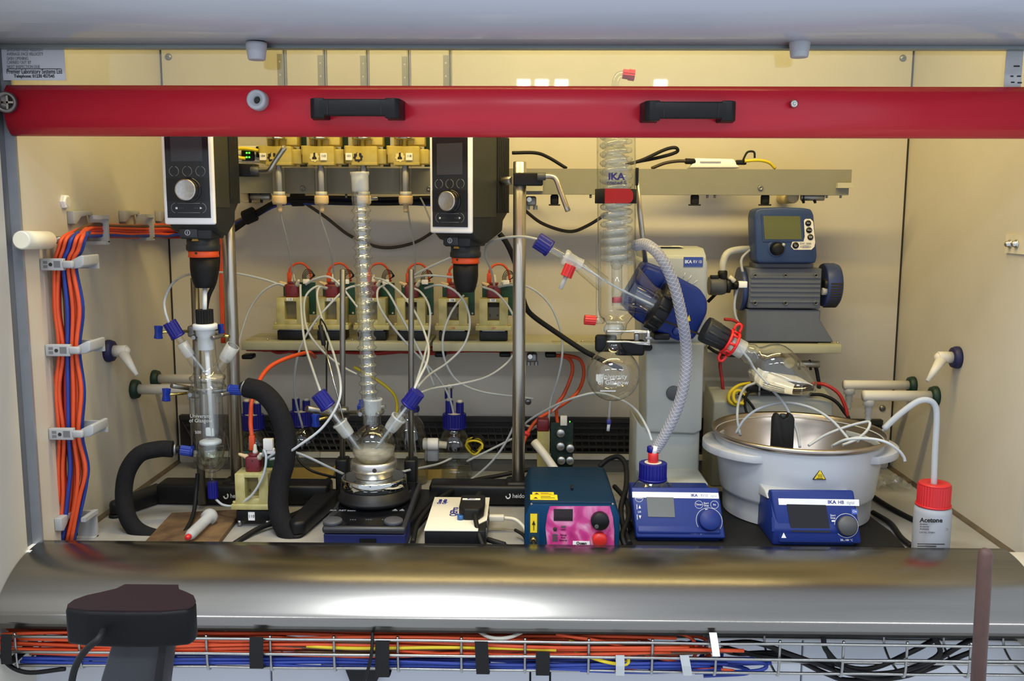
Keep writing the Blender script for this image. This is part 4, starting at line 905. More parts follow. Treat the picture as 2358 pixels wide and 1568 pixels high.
b4, bc4 = bottle(PZ(946, 1110, 0), .037, .165, 'open clear glass bottle holding tubes right of the flask', 'clear_bottle', .10, caph=0, capr=.022)
MB().lathe([(.0195, .155), (.0205, .158), (.0205, .163), (.0195, .166)], bc4, (0, 0, 1), 24, caps=False).build('pour_ring', mat('pour_ring_blue', (40, 44, 120), .4, alpha=.6), b4)
for i in range(4): MB().tube([bc4+V((-.008+.005*i, -.01, .20)), bc4+V((-.006+.005*i, -.012, .12)), bc4+V((.004+.004*i, -.006, .01))], .0018, 6, 5).build('tube', 'thintube', b4)
for px, py, w, lab in ((706, 1088, .150, 'amber sticky tray under the bottle right of the foam hose'), (1012, 1092, .085, 'amber sticky tray under the bottle behind the white-topped box')):
    q = PZ(px, py, 0); t = T('drip_tray', lab, 'tray', q)
    MB(TR(q)).prism([(-w/2, 0), (w/2*.9, 0), (w/2, .026), (w/2*.94, .026), (w/2*.84, .003), (-w/2*.9, .003), (-w/2*.96, .022), (-w/2, .022)], -.045, .045, 'y').build('pan', mat('amber_film', (206, 178, 100), .3, var=.4, scale=25, alpha=.5), t)
    MB(TR(q)).prism([(-w/2, 0), (w/2*.9, 0), (w/2, .026), (-w/2, .022)], -.047, -.045, 'y').build('front_lip', MATS['amber_film'], t)
# small white gas valve and looped yellow cable by the bottle
q = P(993, 1022, 1.98); g = T('gas_bulb', 'short white cylinder lying beside the blue-capped bottle', 'canister', q-V((0, 0, .01)))
MB().rcyl(q-V((.018, 0, 0)), q+V((.016, 0, 0)), .013, .002).build('cylinder', 'white', g); MB().rcyl(q+V((.016, 0, -.001)), q+V((.034, 0, -.003)), .008, .001).build('spout', 'offwhite', g); MB().rbox(q+V((0, .012, -.025)), (.03, .02, .03), .002).build('support', 'grey', g)
q = P(1092, 1034, 1.97)
cable('cable', [q+V((math.cos(a)*.017+.004*math.sin(a*2), .004*a, math.sin(a)*.017)) for a in [i*.7 for i in range(20)]], .0024, 'yellow', 'coiled yellow cable beside the blue-capped bottle', 'cable')
cable('cable', [q+V((math.cos(a)*.015+.006, .012+.003*a, math.sin(a)*.017+.006)) for a in [i*.7 for i in range(14)]], .0024, 'rubber', 'small black cable coil behind the yellow coil', 'cable')
# pump board behind the right rod
q = P(1268, 1062, 1.90); q.z = 0; pbt = T('pump_module', 'dark circuit board module with round capacitors right of the right steel rod', 'circuit module', q)
MB(TR((q.x, q.y, .045))).bb((-.028, .012, .0), (-.002, .05, .075)).build('resin_block', 'resin', pbt)
MB(TR((q.x, q.y, .045))).rbox((-.016, .03, .088), (.026, .026, .026), .004).build('valve_head', 'maroon', pbt)
pc = MB(TR((q.x, q.y, .045))).bb((.000, -.001, .0), (.046, .002, .098)).build('circuit_board', mat('dark_green_board2', (16, 40, 30), .4, var=.5, scale=120), pbt)
for dx, dz in ((.020, .078), (.020, .050), (.040, .046), (.040, .020), (.022, .02)): MB(TR((q.x+dx, q.y-.001, dz+.045))).lathe([(.0085, 0), (.0085, .010), (.0078, .011), (0, .011)], (0, 0, 0), (0, -1, 0), 20).build('capacitor', mat('capacitor_alu', (176, 178, 176), .3, .8), pc)
MB(TR((q.x, q.y, .045))).rbox((.026, -.004, .104), (.014, .010, .020), .001).build('connector', 'offwhite', pc); MB(TR((q.x, q.y, .045))).bb((.038, -.003, .100), (.040, -.001, .102)).build('light', 'led', pc)
MB().tube([(q.x-.035, q.y-.01, .105), (q.x-.012, q.y-.03, .080), (q.x+.012, q.y-.05, .050)], .009, 10, 5).build('drain_spout', 'offwhite', pbt)
MB().rcyl((q.x-.055, q.y-.0, .122), (q.x-.045, q.y-.0, .116), .005, .001).build('red_plug', 'redcap', pbt)
MB(TR((q.x, q.y, 0))).rbox((.008, .024, .0225), (.07, .06, .045), .002).build('plinth', 'black', pbt)
for i, pts in enumerate(([(1262, 816, 2.02), (1308, 825, 2.02), (1318, 855, 2.02), (1300, 905, 2.01), (1282, 935, 2.0), (1284, 975, 1.97), (1288, 1003, 1.95)], [(1290, 816, 2.02), (1335, 828, 2.02), (1344, 865, 2.02), (1328, 905, 2.0), (1290, 935, 1.98), (1240, 965, 1.95), (1216, 995, 1.94), (1205, 1020, 1.93)])):
    cable('cable', pts, .0040, 'orange', ('orange cable dropping to the capacitor board', 'orange cable sweeping down past the right steel rod')[i], 'cable')
# ================================================================== spectrometer and laser boxes
q0 = P(978, 1222, 1.52); q1 = P(1117, 1222, 1.52); zt = q0.z; xa, xb = q0.x, q1.x; cx_ = (xa+xb)/2
sp_ = T('spectrometer', 'flat black box with cream white top plate', 'spectrometer', (cx_, 1.61, 0))
MB().rbox((cx_, 1.612, zt/2), (xb-xa, .18, zt-.001), .0012).build('case', 'black', sp_)
MB().prism([(xa-.001, 1.519), (xb-.012, 1.519), (xb-.012, 1.555), (xb+.001, 1.575), (xb+.001, 1.704), (xa-.001, 1.704)], zt-.0005, zt+.0018, 'z', .0006, 2).build('top_plate', mat('cream_plate', (228, 222, 204), .35, var=.02), sp_)
tp = sp_.children[-1]
up = V((-1, 0, 0)); rt_ = V((0, 1, 0))
text('QEPro', PZ(1046, 1178, zt+.0021), .013, 'inkblue', tp, right=(0, 1, 0), up=(-1, 0, 0), bold=.0004)
text('Ocean\nOptics', V((xa+.016, 1.675, zt+.0021)), .0075, 'inkblue', tp, right=(0, 1, 0), up=(-1, 0, 0), bold=.0004)
for i in range(8):
    for x in (xa-.0006, xb+.0006): MB().bb((x-.0008, 1.53+i*.02, .006), (x+.0008, 1.54+i*.02, zt-.008)).build('vent', 'inkgrey' if i % 2 else 'gap', sp_)
MB().cyl((cx_+.006, 1.575, zt+.0018), (cx_+.006, 1.575, zt+.010), .006, n=16).build('fibre_port', mat('port_blue', (40, 90, 150), .35), sp_)
ad = T('cable_adapter', 'black adapter box with white label lying on the cream plate', 'adapter', (cx_+.032, 1.60, zt+.002))
MB(TR((cx_+.024, 1.60, zt+.002))).prism([(-.022, -.012), (-.012, -.030), (.014, -.030), (.022, -.010), (.022, .055), (-.022, .055)], 0, .020, 'z', .003, 2).build('case', 'rubber', ad)
MB(TR((cx_+.024, 1.60, zt+.0222))).bb((-.018, .022, 0), (.014, .030, .0006)).build('label', 'paper', ad); text('Ocean', (cx_+.022, 1.626, zt+.0232), .0042, 'inkblue', ad, up=(0, 1, 0))
MB().tube([(cx_+.030, 1.655, zt+.012), (cx_+.030, 1.668, zt+.013), (cx_+.034, 1.69, zt+.014)], .005, 10, 4).build('strain_relief', 'rubber', ad)
MB().tube([(cx_+.031, 1.572, zt+.012), (cx_+.033, 1.555, zt+.010), (cx_+.040, 1.525, zt-.006), (cx_+.052, 1.505, .012), (cx_+.06, 1.498, .006)], .0042, 10, 6).build('lead', 'rubber', ad)
MB().tube([(cx_+.006, 1.575, zt+.008), (cx_+.016, 1.588, zt+.010), (cx_+.022, 1.59, zt+.010)], .003, 8, 4).build('fibre_stub', 'black', ad)
us = T('usb_cable', 'cream plug and lead leaving the right side of the black spectrometer', 'cable', (xb+.02, 1.63, .02))
MB().rbox((xb+.016, 1.635, .026), (.028, .013, .011), .002).build('plug', 'offwhite', us); MB().tube([(xb+.030, 1.635, .026), (xb+.050, 1.632, .024), (xb+.066, 1.62, .014), (xb+.072, 1.60, .006)], .0035, 8, 5).build('lead', 'offwhite', us)
cb = T('power_lead', 'black barrel plug and lead at the front corner of the spectrometer', 'cable', (xb+.02, 1.54, .01))
MB().rcyl((xb+.002, 1.545, .018), (xb+.034, 1.535, .012), .0048, .001).build('plug', 'rubber', cb); MB().tube([(xb+.034, 1.535, .012), (xb+.052, 1.53, .006), (xb+.068, 1.55, .005), (xb+.066, 1.58, .012), (xb+.050, 1.60, .016)], .0030, 8, 5).build('lead', 'rubber', cb)
# laser
q0 = P(1208, 1156, 1.53); q1 = P(1429, 1156, 1.53); cx_ = (q0.x+q1.x)/2; w = (q1.x-q0.x)/2; ht = q0.z
la = T('laser_unit', 'teal instrument box with pink printed front and red button', 'instrument', (cx_, 1.64, 0))
MB().prism([(-w, .0), (w, .0), (w, ht-.024), (w-.008, ht-.004), (w-.012, ht), (-w+.012, ht), (-w+.008, ht-.004), (-w, ht-.024)], 1.535, 1.755, 'y', .002, 2, m=TR((cx_, 0, 0))).build('case', 'teal', la)
fx0 = -w+.002
def front(n0, n1): pass
YFR = 1.5335
MB(TR((cx_, 0, 0))).prism([(-w+.001, .0), (w-.001, .0), (w-.001, ht-.026), (w-.010, ht-.005), (-w+.010, ht-.005), (-w+.001, ht-.026)], YFR-.001, 1.537, 'y', .0008).build('front_plate', mat('teal_front', (8, 56, 92), .5, spec=.15, bump=.05, bscale=700), la)
pk = bpy.data.materials.new('pink_swirl_print'); pk.use_nodes = True; N = pk.node_tree.nodes; Lk = pk.node_tree.links
wv = N.new('ShaderNodeTexNoise'); wv.inputs['Scale'].default_value = 16; wv.inputs['Distortion'].default_value = 2.2; wv.inputs['Detail'].default_value = 5
tc = N.new('ShaderNodeTexCoord'); Lk.new(tc.outputs['Object'], wv.inputs['Vector'])
rp_ = N.new('ShaderNodeValToRGB'); rp_.color_ramp.elements[0].color = lin((140, 20, 90)); rp_.color_ramp.elements[1].color = lin((236, 190, 214)); rp_.color_ramp.elements.new(.5).color = lin((204, 66, 138)); rp_.color_ramp.elements[0].position = .3; rp_.color_ramp.elements[2].position = .72
Lk.new(wv.outputs['Color'], rp_.inputs[0]); Lk.new(rp_.outputs[0], N['Principled BSDF'].inputs['Base Color']); N['Principled BSDF'].inputs['Roughness'].default_value = .3
def fr(px, py, dy=0): v = P(px, py, YFR-dy); return v
def frect(name, x0, y0, x1, y1, mt, par, dy=.0008, th=.0008):
    a, b = fr(x0, y1, dy), fr(x1, y0, dy); return MB().bb((a.x, YFR-dy-th, a.z), (b.x, YFR-dy, b.z)).build(name, mt, par)
v = [fr(x, y) for x, y in ((1260, 1255), (1256, 1215), (1260, 1185), (1266, 1165), (1404, 1165), (1411, 1190), (1414, 1220), (1414, 1255))]
pn = MB().prism([(p.x, p.z) for p in v], YFR-.002, YFR-.0008, 'y').build('printed_panel', pk, la)
frect('display', 1275, 1172, 1319, 1199, mat('burgundy_display', (28, 10, 18), .1), la, .002)
p = fr(1381, 1197, .002); MB().lathe([(.0155, 0), (.0155, .010), (.0145, .012), (0, .012)], p, (0, -1, 0), 28).build('knob', 'black', la); MB().lathe([(.004, 0), (.003, .001)], p+V((-.006, -.012, -.008)), (0, -1, 0), 12).build('knob_dimple', 'dkgrey', la)
p = fr(1380, 1240, .002); MB().lathe([(.0125, 0), (.0125, .008), (.011, .011), (.006, .0125), (0, .013)], p, (0, -1, 0), 24).build('stop_button', mat('button_red', (214, 44, 36), .4), la)
p = fr(1278, 1218, .002); MB().lathe([(.0035, 0), (.003, .003), (0, .003)], p, (0, -1, 0), 14).build('indicator', 'gap', la)
for y in (1213, 1232, 1238, 1244): frect('key', 1272 if y > 1220 else 1292, y-2, 1284 if y > 1220 else 1303, y+2, 'dkgrey', la, .002)
for y, s_ in ((1219, 'Laser'), (1232, 'Manual'), (1238, 'Pulse'), (1244, 'External')): text(s_, fr(1297, y, .0026), .0028, 'ink', la)
frect('name_plate', 1319, 1246, 1358, 1256, 'white', la, .002); text('Ocean', fr(1339, 1251, .0032), .0048, 'ink', la, bold=.0002)
frect('recess', 1218, 1180, 1242, 1258, mat('teal_dark', (10, 54, 78), .5), la, .0006); frect('warning_label', 1221, 1183, 1237, 1226, 'warn', la, .0016)
frect('arrow', 1228.5, 1205, 1230, 1221, 'ink', la, .0026); v = [fr(x, y) for x, y in ((1225, 1207), (1233, 1207), (1229, 1197))]; MB().prism([(p.x, p.z) for p in v], YFR-.0034, YFR-.0026, 'y').build('laser_mark', 'ink', la)
p = fr(1228, 1238, .001); MB().rcyl(p, p+V((0, -.012, -.002)), .0048, .001).build('fibre_connector', 'brass', la); MB().rcyl(p+V((0, -.010, -.003)), p+V((.001, -.022, -.012)), .0042, .001).build('fibre_boot', 'rubber', la)
for px in (1224, 1411): MB().lathe([(.0025, 0), (.002, .0012), (0, .0012)], fr(px, 1161, 0), (0, -1, 0), 10).build('screw', 'zinc', la)
for (x0, y0, x1, y1) in ((1221, 1140, 1283, 1151), (1226, 1134, 1275, 1140)):
    a, b = PZ(x0, y1, ht), PZ(x1, y0, ht); MB().bb((a.x, a.y, ht), (b.x, b.y, ht+.0006)).build('warning_label', 'warn', la)
    for q in range(2): MB().bb((a.x+(b.x-a.x)*.38, a.y+(b.y-a.y)*(.28+.3*q), ht+.0006), (a.x+(b.x-a.x)*(.9-.15*q), a.y+(b.y-a.y)*(.36+.3*q), ht+.0009)).build('print_line', 'ink', la)
    MB(TR((a.x+(b.x-a.x)*.2, a.y+(b.y-a.y)*.2, ht+.0006))).prism([(-.004, 0), (.004, 0), (0, .008)], 0, .0004, 'z').build('laser_mark', 'ink', la)
a = PZ(1317, 1126, ht); MB().rbox((a.x, a.y, ht+.003), (.004, .016, .006), .001).build('slider', 'black', la)
# ================================================================== rotary evaporator
YT = 1.80
rv = T('rotary_evaporator', 'beige rotary evaporator tower with tilted blue drive head', 'rotary evaporator', P(1545, 1135, YT))
def poly(pts, Y): return [(v.x, v.z) for v in (P(x, y, Y) for x, y in pts)]
MB().prism(poly([(1480, 800), (1476, 600), (1490, 590), (1622, 592), (1630, 605), (1626, 800)], YT), YT, YT+.13, 'y', .004, 2).build('upper_tower', 'beige', rv)
z1 = P(1550, 592, YT).z; xa, xb = P(1480, 600, YT).x, P(1630, 600, YT).x
MB().prism([(YT+.001, z1-.010), (YT+.010, z1+.004), (YT+.035, z1+.016), (YT+.10, z1+.018), (YT+.128, z1+.004), (YT+.128, z1-.010)], xa+.002, xb-.002, 'x', .002, 2).build('top_cap', 'beige', rv)
MB(TR(((xa+xb)/2-.02, YT+.052, z1+.0185))).bb((-.036, -.022, 0), (.040, .022, .0006)).build('paper_label', 'paper', rv); 
for i in range(3): MB(TR(((xa+xb)/2-.015, YT+.064-.012*i, z1+.0194))).bb((-.018+.006*i, 0, 0), (.020-.004*i, .002, .0004)).build('print_line', 'inkgrey', rv)
a, b = P(1574, 614, YT), P(1619, 592, YT); MB().bb((a.x, YT-.001, a.z), (b.x, YT+.001, b.z)).build('name_plate', mat('plate_blue', (48, 70, 150), .4), rv)
text('IKA', P(1585, 603, YT-.0012), .0062, 'inkwhite', rv, bold=.0003); text('RV 10', P(1606, 603, YT-.0012), .0060, 'inkwhite', rv, sx=.8)
for x, y, x1, y1 in ((1573, 640, 1578, 628), (1583, 648, 1592, 634), (1594, 656, 1606, 645)): MB().cyl(P(x, y, YT-.0005), P(x1, y1, YT-.0005), .0006, n=5).build('angle_mark', 'inkwhite', rv)
MB().prism(poly([(1487, 790), (1622, 790), (1616, 992), (1600, 1000), (1492, 996), (1488, 985)], YT-.012), YT-.012, YT+.11, 'y', .004, 2).build('column', 'beige', rv)
MB().prism(poly([(1466, 968), (1480, 985), (1612, 985), (1608, 1150), (1462, 1150)], YT-.004), YT-.004, YT+.12, 'y', .004, 2).build('column_foot', 'beige', rv)
MB().lathe([(.0145, 0), (.0145, .003), (.0135, .004), (0, .004)], P(1551, 905, YT-.012), (0, -1, 0), 28).build('cover_cap', 'dkgrey', rv)
# dark base plate shared by drive and bath
bp = [PZ(x, y, .010) for x, y in ((1440, 1150), (1640, 1130), (1990, 1180), (2052, 1225), (2085, 1262), (1450, 1262))]
MB().prism([(v.x, v.y) for v in bp], .001, .012, 'z', .002, 2).build('base_plate', mat('base_black', (20, 21, 23), .6, spec=.25), rv)
MB().prism([(P(1466, 1100, 1.80).x, 1.70), (P(1608, 1100, 1.80).x, 1.70), (P(1608, 1100, 1.80).x, 1.92), (P(1466, 1100, 1.80).x, 1.92)], .012, .075, 'z', .004).build('foot_housing', 'beige', rv)
# tilted head
YD = 1.728
hd_ = MB().prism(poly([(1487, 603), (1527, 617), (1568, 641), (1612, 664), (1630, 690), (1630, 720), (1602, 778), (1584, 790), (1560, 785), (1503, 760), (1462, 735), (1431, 701), (1440, 684), (1469, 634)], YD), YD, YD+.075, 'y', .009, 3).build('drive_head', 'ikablue', rv)
MB().prism(poly([(1470, 640), (1488, 612), (1522, 624), (1532, 642), (1500, 690), (1462, 668)], YD-.006), YD-.012, YD+.02, 'y', .006, 2).build('head_grip', 'ikablue', hd_)
MB().prism(poly([(1530, 742), (1610, 772), (1612, 768), (1533, 738)], YD-.001), YD-.001, YD+.01, 'y').build('seam', 'gap', hd_)
v = [P(x, y, YD-.001) for x, y in ((1581, 739), (1590, 739), (1587, 725))]; MB().prism([(p.x, p.z) for p in v], YD-.0015, YD+.001, 'y').build('warning_mark', 'warn', hd_)
MB().lathe([(.0085, 0), (.007, .003), (0, .003)], P(1558, 763, YD), (0, -1, 0), 16).build('button', mat('button_blue', (30, 50, 130), .4), hd_)
MB().rbox(P(1520, 772, YD+.02), (.030, .05, .012), .003).build('release', 'black', hd_)
YA = 1.700
axA = P(1500, 693, YA); axB = P(1690, 793, YA); ua = (axB-axA).normalized()
def onax(px, py): return P(px, py, YA)
c = onax(1522, 706); x_, y_, _ = frame(ua)
nut = MB().lathe([(.034, -.012), (.043, -.011), (.044, -.006), (.044, .010), (.042, .0125), (.034, .013)], c, ua, 40).build('flange_nut', 'black', rv)
for i in range(12):
    a = i*PI/6; d = x_*math.cos(a)+y_*math.sin(a); MB().cyl(c+d*.0435-ua*.011, c+d*.0435+ua*.011, .004, n=6).build('grip_rib', 'black', nut)
MB().lathe([(.0235, 0), (.0245, .004), (.0235, .024), (.021, .028), (.020, .046), (.0175, .048)], onax(1622, 757), ua, 32).build('coupling', 'charcoal', rv); cp = rv.children[-1]
for i in range(10):
    a = i*PI/5; d = x_*math.cos(a)+y_*math.sin(a); MB().cyl(onax(1622, 757)+d*.0230+ua*.004, onax(1622, 757)+d*.0195+ua*.042, .003, n=6).build('grip_rib', 'charcoal', cp)
# joint clip
cc = onax(1681, 789); jc = T('joint_clip', 'red plastic joint clip round the tilted flask neck', 'clip', cc-V((0, 0, .03)))
for h in (-.007, .007): MB().tube([cc+ua*h+(x_*math.cos(a)+y_*math.sin(a))*.0215 for a in [i*PI/12 for i in range(24)]], .0028, 8, 2, True).build('ring', mat('clip_red', (226, 34, 36), .35), jc)
for i in range(8):
    a = i*PI/4; d = (x_*math.cos(a)+y_*math.sin(a))*.0215; MB().cyl(cc+d-ua*.007, cc+d+ua*.007, .0025, n=8).build('bar', mat('clip_red', (226, 34, 36), .35), jc)
for sg in (1, -1):
    d = V((-ua.z, 0, ua.x))*sg; e = cc+d*.024
    MB().tube([e-ua*.006, e-ua*.005+d*.010, e+d*.014, e+ua*.005+d*.010, e+ua*.006], .0026, 8, 4).build('ear', mat('clip_red', (226, 34, 36), .35), jc)
# pear-shaped evaporating flask
f0 = onax(1694, 797); fe = P(1878, 899, YA-.01); uf = (fe-f0).normalized(); Lf = (fe-f0).length
ef = T('evaporating_flask', 'pear-shaped glass flask with pointed end and paper label, tilted over the bath', 'flask', fe)
MB().lathe([(.0165, -.012), (.0170, 0), (.0172, .016)], f0, uf, 28, caps=False).build('ground_neck', 'frost', ef)
MB().lathe([(.0165, .012), (.0155, .020), (.0190, .026), (.0205, .031), (.0185, .037), (.022, .043), (.033, .053), (.0420, .066), (.0440, .078), (.0425, .092), (.036, .112), (.027, .136), (.016, .160), (.008, Lf-.006), (.003, Lf), (0, Lf)], f0, uf, 44, caps=False).build('bulb', 'glass', ef)
MB().tube([f0+uf*.010, f0+uf*.03+V((0, 0, -.012)), P(1738, 850, YA), P(1770, 885, YA-.03)], .0024, 8, 5).build('feed_tube', 'tubing', ef)
xf, yf, af = frame(uf); dn = V((.25, .30, -1)); dn = (dn-uf*dn.dot(uf)).normalized(); sd_ = uf.cross(dn)
prl = [(.064, .0408), (.074, .0434), (.084, .0434), (.094, .0414), (.108, .0372), (.122, .0322), (.136, .0267)]
vs = []; fs = []
for h, r in prl:
    for i in range(9):
        a = math.radians(-46+92*i/8)*min(1, .9+.1*h/.1); vs.append(f0+uf*h+(dn*math.cos(a)+sd_*math.sin(a))*(r+.0004))
for q in range(len(prl)-1):
    for i in range(8): fs.append((q*9+i, q*9+i+1, q*9+i+10, q*9+i+9))
lbm = MB().add(vs, fs, True).build('paper_label', 'paper', ef)
for q in range(4):
    a0 = math.radians(-14+9*q); pts = [f0+uf*h+(dn*math.cos(a0)+sd_*math.sin(a0))*(r-.0006) for h, r in prl[2:6]]
    MB().tube(pts, .0006, 4, 2).build('print_line', 'inkgrey', lbm)
# ================================================================== glass condenser assembly
YG = 1.700; k = S(1, YG)
gc = T('coil_condenser', 'wide vertical glass condenser with coiled tube inside left of the tower', 'condenser', P(1420, 760, YG))
b0 = P(1421, 742, YG); t0 = P(1418, 215, YG); ug = (t0-b0).normalized(); Lg = (t0-b0).length
MB().lathe([(.012, -.018), (.0165, -.014), (.0180, -.004), (.026, .006), (.0330, .014), (.0345, .024), (.0345, .330), (.0340, .392), (.030, .402), (.016, .410), (.009, .414), (.008, Lg)], b0, ug, 44, caps=False).build('outer_tube', 'glass', gc)
c0_ = b0+ug*.108
hel = []; n = 15; Rh = .0245
for i in range(n*14+1):
    a = 2*PI*i/14; hel.append(c0_+ug*(.0155*i/14)+V((math.cos(a)*Rh, math.sin(a)*Rh, 0)))
MB().tube(hel, .0052, 8, 1, smooth=False).build('coil', 'coilglass', gc)
hel2 = [c0_+ug*(.0165*i/12+.004)+V((math.cos(-2*PI*i/12+1)*.013, math.sin(-2*PI*i/12+1)*.013, 0)) for i in range(13*12+1)]
MB().tube(hel2, .0042, 8, 1, smooth=False).build('inner_coil', 'coilglass', gc)
MB().lathe([(.0095, .030), (.0095, .105), (.006, .108)], b0, ug, 20, caps=False).build('centre_stem', 'thickglass', gc)
MB().ball(b0+ug*.107, .0115, n=20).build('stem_bulb', 'thickglass', gc)
MB().rcyl(b0+ug*.036, b0+ug*.046, .0095, .001).build('red_cap_inside', 'redcap', gc)
# bent outlet with red cap above the sash rail
t1 = P(1416, 205, YG)
MB().tube([P(1416, 215, YG), P(1417, 190, YG), P(1424, 174, YG), P(1436, 171, YG)], .0062, 12, 6).build('bent_outlet', 'glass', gc)
u = V((.9, 0, -.12)).normalized(); a = P(1434, 170, YG); MB().knurl(a, a+u*.010, .0085, 24, .0008).build('outlet_cap', 'redcap', gc); MB().knurl(a+u*.010, a+u*.021, .0100, 28, .0008).build('outlet_cap', 'redcap', gc)
text('IKA', P(1419, 407, YG-.035), .0115, 'inkblue', gc, bold=.0006, sx=1.15); text('coated S', P(1420, 421, YG-.0355), .0066, mat('slate_ink', (60, 60, 96), .6), gc, bold=.0003, sx=1.1)
text('10', P(1420, 430, YG-.035), .0036, 'inkgrey', gc)
# left arm with caps
la0 = P(1390, 655, YG); la1 = P(1338, 612, YG-.005); la2 = P(1296, 590, YG-.008); la3 = P(1262, 570, YG-.010); ul = (la3-la0).normalized()
MB().cyl(la0, la1, .0150, .0135, n=22, caps=False).build('left_arm', 'glass', gc)
MB().lathe([(.0125, 0), (.0118, .010), (.0128, .026), (.0150, .029), (.0150, .035), (.0110, .037)], la1, (la2-la1), 24, caps=False).build('arm_joint', 'frost', gc)
MB().cyl(la2, la3, .0075, n=16, caps=False).build('adapter', 'thickglass', gc); bluecap(la3-ul*.003, ul, .0275, .0155, gc)
MB().cyl(la1+(la2-la1)*.3, P(1306, 618, YG-.02), .0045, n=12).build('stopcock_neck', 'glass', gc)
a, b = P(1314, 611, YG-.02), P(1303, 637, YG-.022); MB().knurl(a, b, .0105, 26, .0008).build('stopcock_cap', 'redcap', gc); MB().cyl(b, P(1290, 665, YG-.024), .0040, n=12).build('stopcock_tip', 'poly', gc)
a, b = P(1371, 738, YG-.01), P(1346, 736, YG-.012); MB().knurl(a, b, .0092, 26, .0008).build('valve_cap', 'redcap', gc); MB().cyl(a, P(1388, 738, YG), .0062, n=14).build('valve_neck', 'glass', gc)
MB().cyl(P(1378, 560, YG+.02), P(1378, 742, YG+.0), .0045, n=12, caps=False).build('bypass_tube', 'glass', gc)
MB().cyl(P(1395, 742, YG-.02), P(1440, 742, YG-.02), .0035, n=10, caps=False).build('bypass_tube', 'glass', gc)
# right arm: cone running into the flange nut
ra = P(1452, 668, YG); MB().lathe([(.0440, -.002), (.036, .020), (.029, .040), (.0285, .058)], ra-ua*.004, ua, 36, caps=False).build('right_arm', 'glass', gc)
MB().lathe([(.017, .0), (.0175, .050)], ra+ua*.008, ua, 28, caps=False).build('vapour_tube', 'thickglass', gc)
MB().tube([la2, la1, P(1400, 650, YG-.01), P(1440, 672, YG-.01), P(1505, 703, YG-.02)], .0021, 8, 6).build('feed_line', 'tubing', gc)
# strap and holder
sx_ = P(1418, 452, YG); stp = T('hook_and_loop_strap', 'red and black strap wrapped round the glass condenser', 'strap', sx_-V((0, 0, .012)))
MB().lathe([(.0362, -.0128), (.0375, -.0125), (.0375, .0125), (.0362, .0128), (.0355, 0)], sx_, (0, 0, 1), 40, caps=False).build('black_band', 'velcro', stp)
pts = [(math.sin(a)*.0385, -math.cos(a)*.0385) for a in [(-.62+i*.09) for i in range(17)]]
rb = MB()
vs = []
for i, (x, y) in enumerate(pts):
    h = .0128 if i < 12 else .0128*math.sqrt(max(0, 1-((i-12)/4.3)**2))
    vs += [(sx_.x+x, sx_.y+y, sx_.z-h), (sx_.x+x, sx_.y+y, sx_.z+h)]
rb.add(vs, [(2*i, 2*i+2, 2*i+3, 2*i+1) for i in range(len(pts)-1)], True); rb.build('red_tab', mat('red_strap', (166, 30, 40), .9, bump=.3, bscale=600), stp)
hr = T('condenser_holder', 'black holder bracket behind the glass condenser', 'bracket', P(1466, 430, YG+.04))
MB().rbox(P(1466, 407, YG+.03), (.006, .012, .032), .001).build('pad', 'black', hr); MB().cyl(P(1466, 420, YG+.04), P(1490, 640, YG+.09), .005, n=12).build('rod', 'rodsteel', hr)
# joint clamp and receiving flask
fk = T('receiving_flask', 'round glass receiving flask with crest hanging under the condenser', 'flask', P(1412, 925, YG))
cf = P(1412, 862, YG); Rr = 62*k
prf = [(Rr*math.sin(a), -Rr*math.cos(a)) for a in [PI*i/26 for i in range(1, 23)]]+[(.0165, .052), (.0135, .062), (.0130, .072), (.017, .078), (.0185, .082), (.017, .087)]
MB().lathe([(.004, -Rr)]+prf, cf, (0, 0, 1), 44, caps=False).build('bulb', 'glass', fk)
MB().lathe([(.0125, .074), (.0190, .080), (.0190, .088), (.0140, .094)], cf, (0, 0, 1), 28, caps=False).build('ball_joint', 'frost', fk)
MB().cyl(P(1405, 922, YG), P(1402, 966, YG), .0032, n=12, caps=False).build('outlet', 'thickglass', fk); MB().rcyl(P(1402, 966, YG), P(1402, 976, YG), .0042, .0006).build('outlet_ring', 'inkblue', fk); MB().cyl(P(1402, 976, YG), P(1400, 992, YG), .0030, n=12).build('outlet_tip', 'poly', fk)
fa = -Rr*.985
etch = mat('etched_white', (220, 222, 220), .7, alpha=.6)
text('University\nof Glasgow', P(1412, 874, YG-Rr-.0005), .0088, etch, fk, bold=.0001); a = P(1400, 900, YG-Rr*.95); MB().bb(a-V((.014, .0006, .0012)), a+V((.014, 0, .0012))).build('etched_line', etch, fk)
a = P(1380, 872, YG-Rr*.93); MB().prism([(a.x-.006, a.z+.008), (a.x+.006, a.z+.008), (a.x+.006, a.z-.003), (a.x, a.z-.009), (a.x-.006, a.z-.003)], a.y-.001, a.y, 'y').build('crest', etch, fk)
pc = T('ball_joint_clamp', 'chrome fork clamp closing the joint above the round flask', 'clamp', P(1425, 790, YG))
for y in (763, 787):
    MB().tube([P(1396, y, YG-.018), P(1418, y, YG-.021), P(1448, y, YG-.02), P(1470, y-1 if y < 770 else y+4, YG-.022), P(1498, y+1 if y < 770 else y+6, YG-.024)], .0022, 8, 4).build('fork', 'steel', pc)
MB().rbox(P(1475, 765, YG-.022), (.024, .010, .003), .001).build('plate', 'steel', pc); MB().rbox(P(1475, 788, YG-.022), (.034, .010, .003), .001).build('plate', 'steel', pc); MB().rcyl(P(1493, 760, YG-.022), P(1493, 794, YG-.022), .0038, .001).build('screw', 'steel', pc); MB().rcyl(P(1466, 768, YG-.022), P(1466, 784, YG-.022), .005, .001).build('roller', 'zinc', pc)
MB().rbox(P(1493, 778, YG-.022), (.012, .010, .005), .001).build('wing_nut', 'zinc', pc)
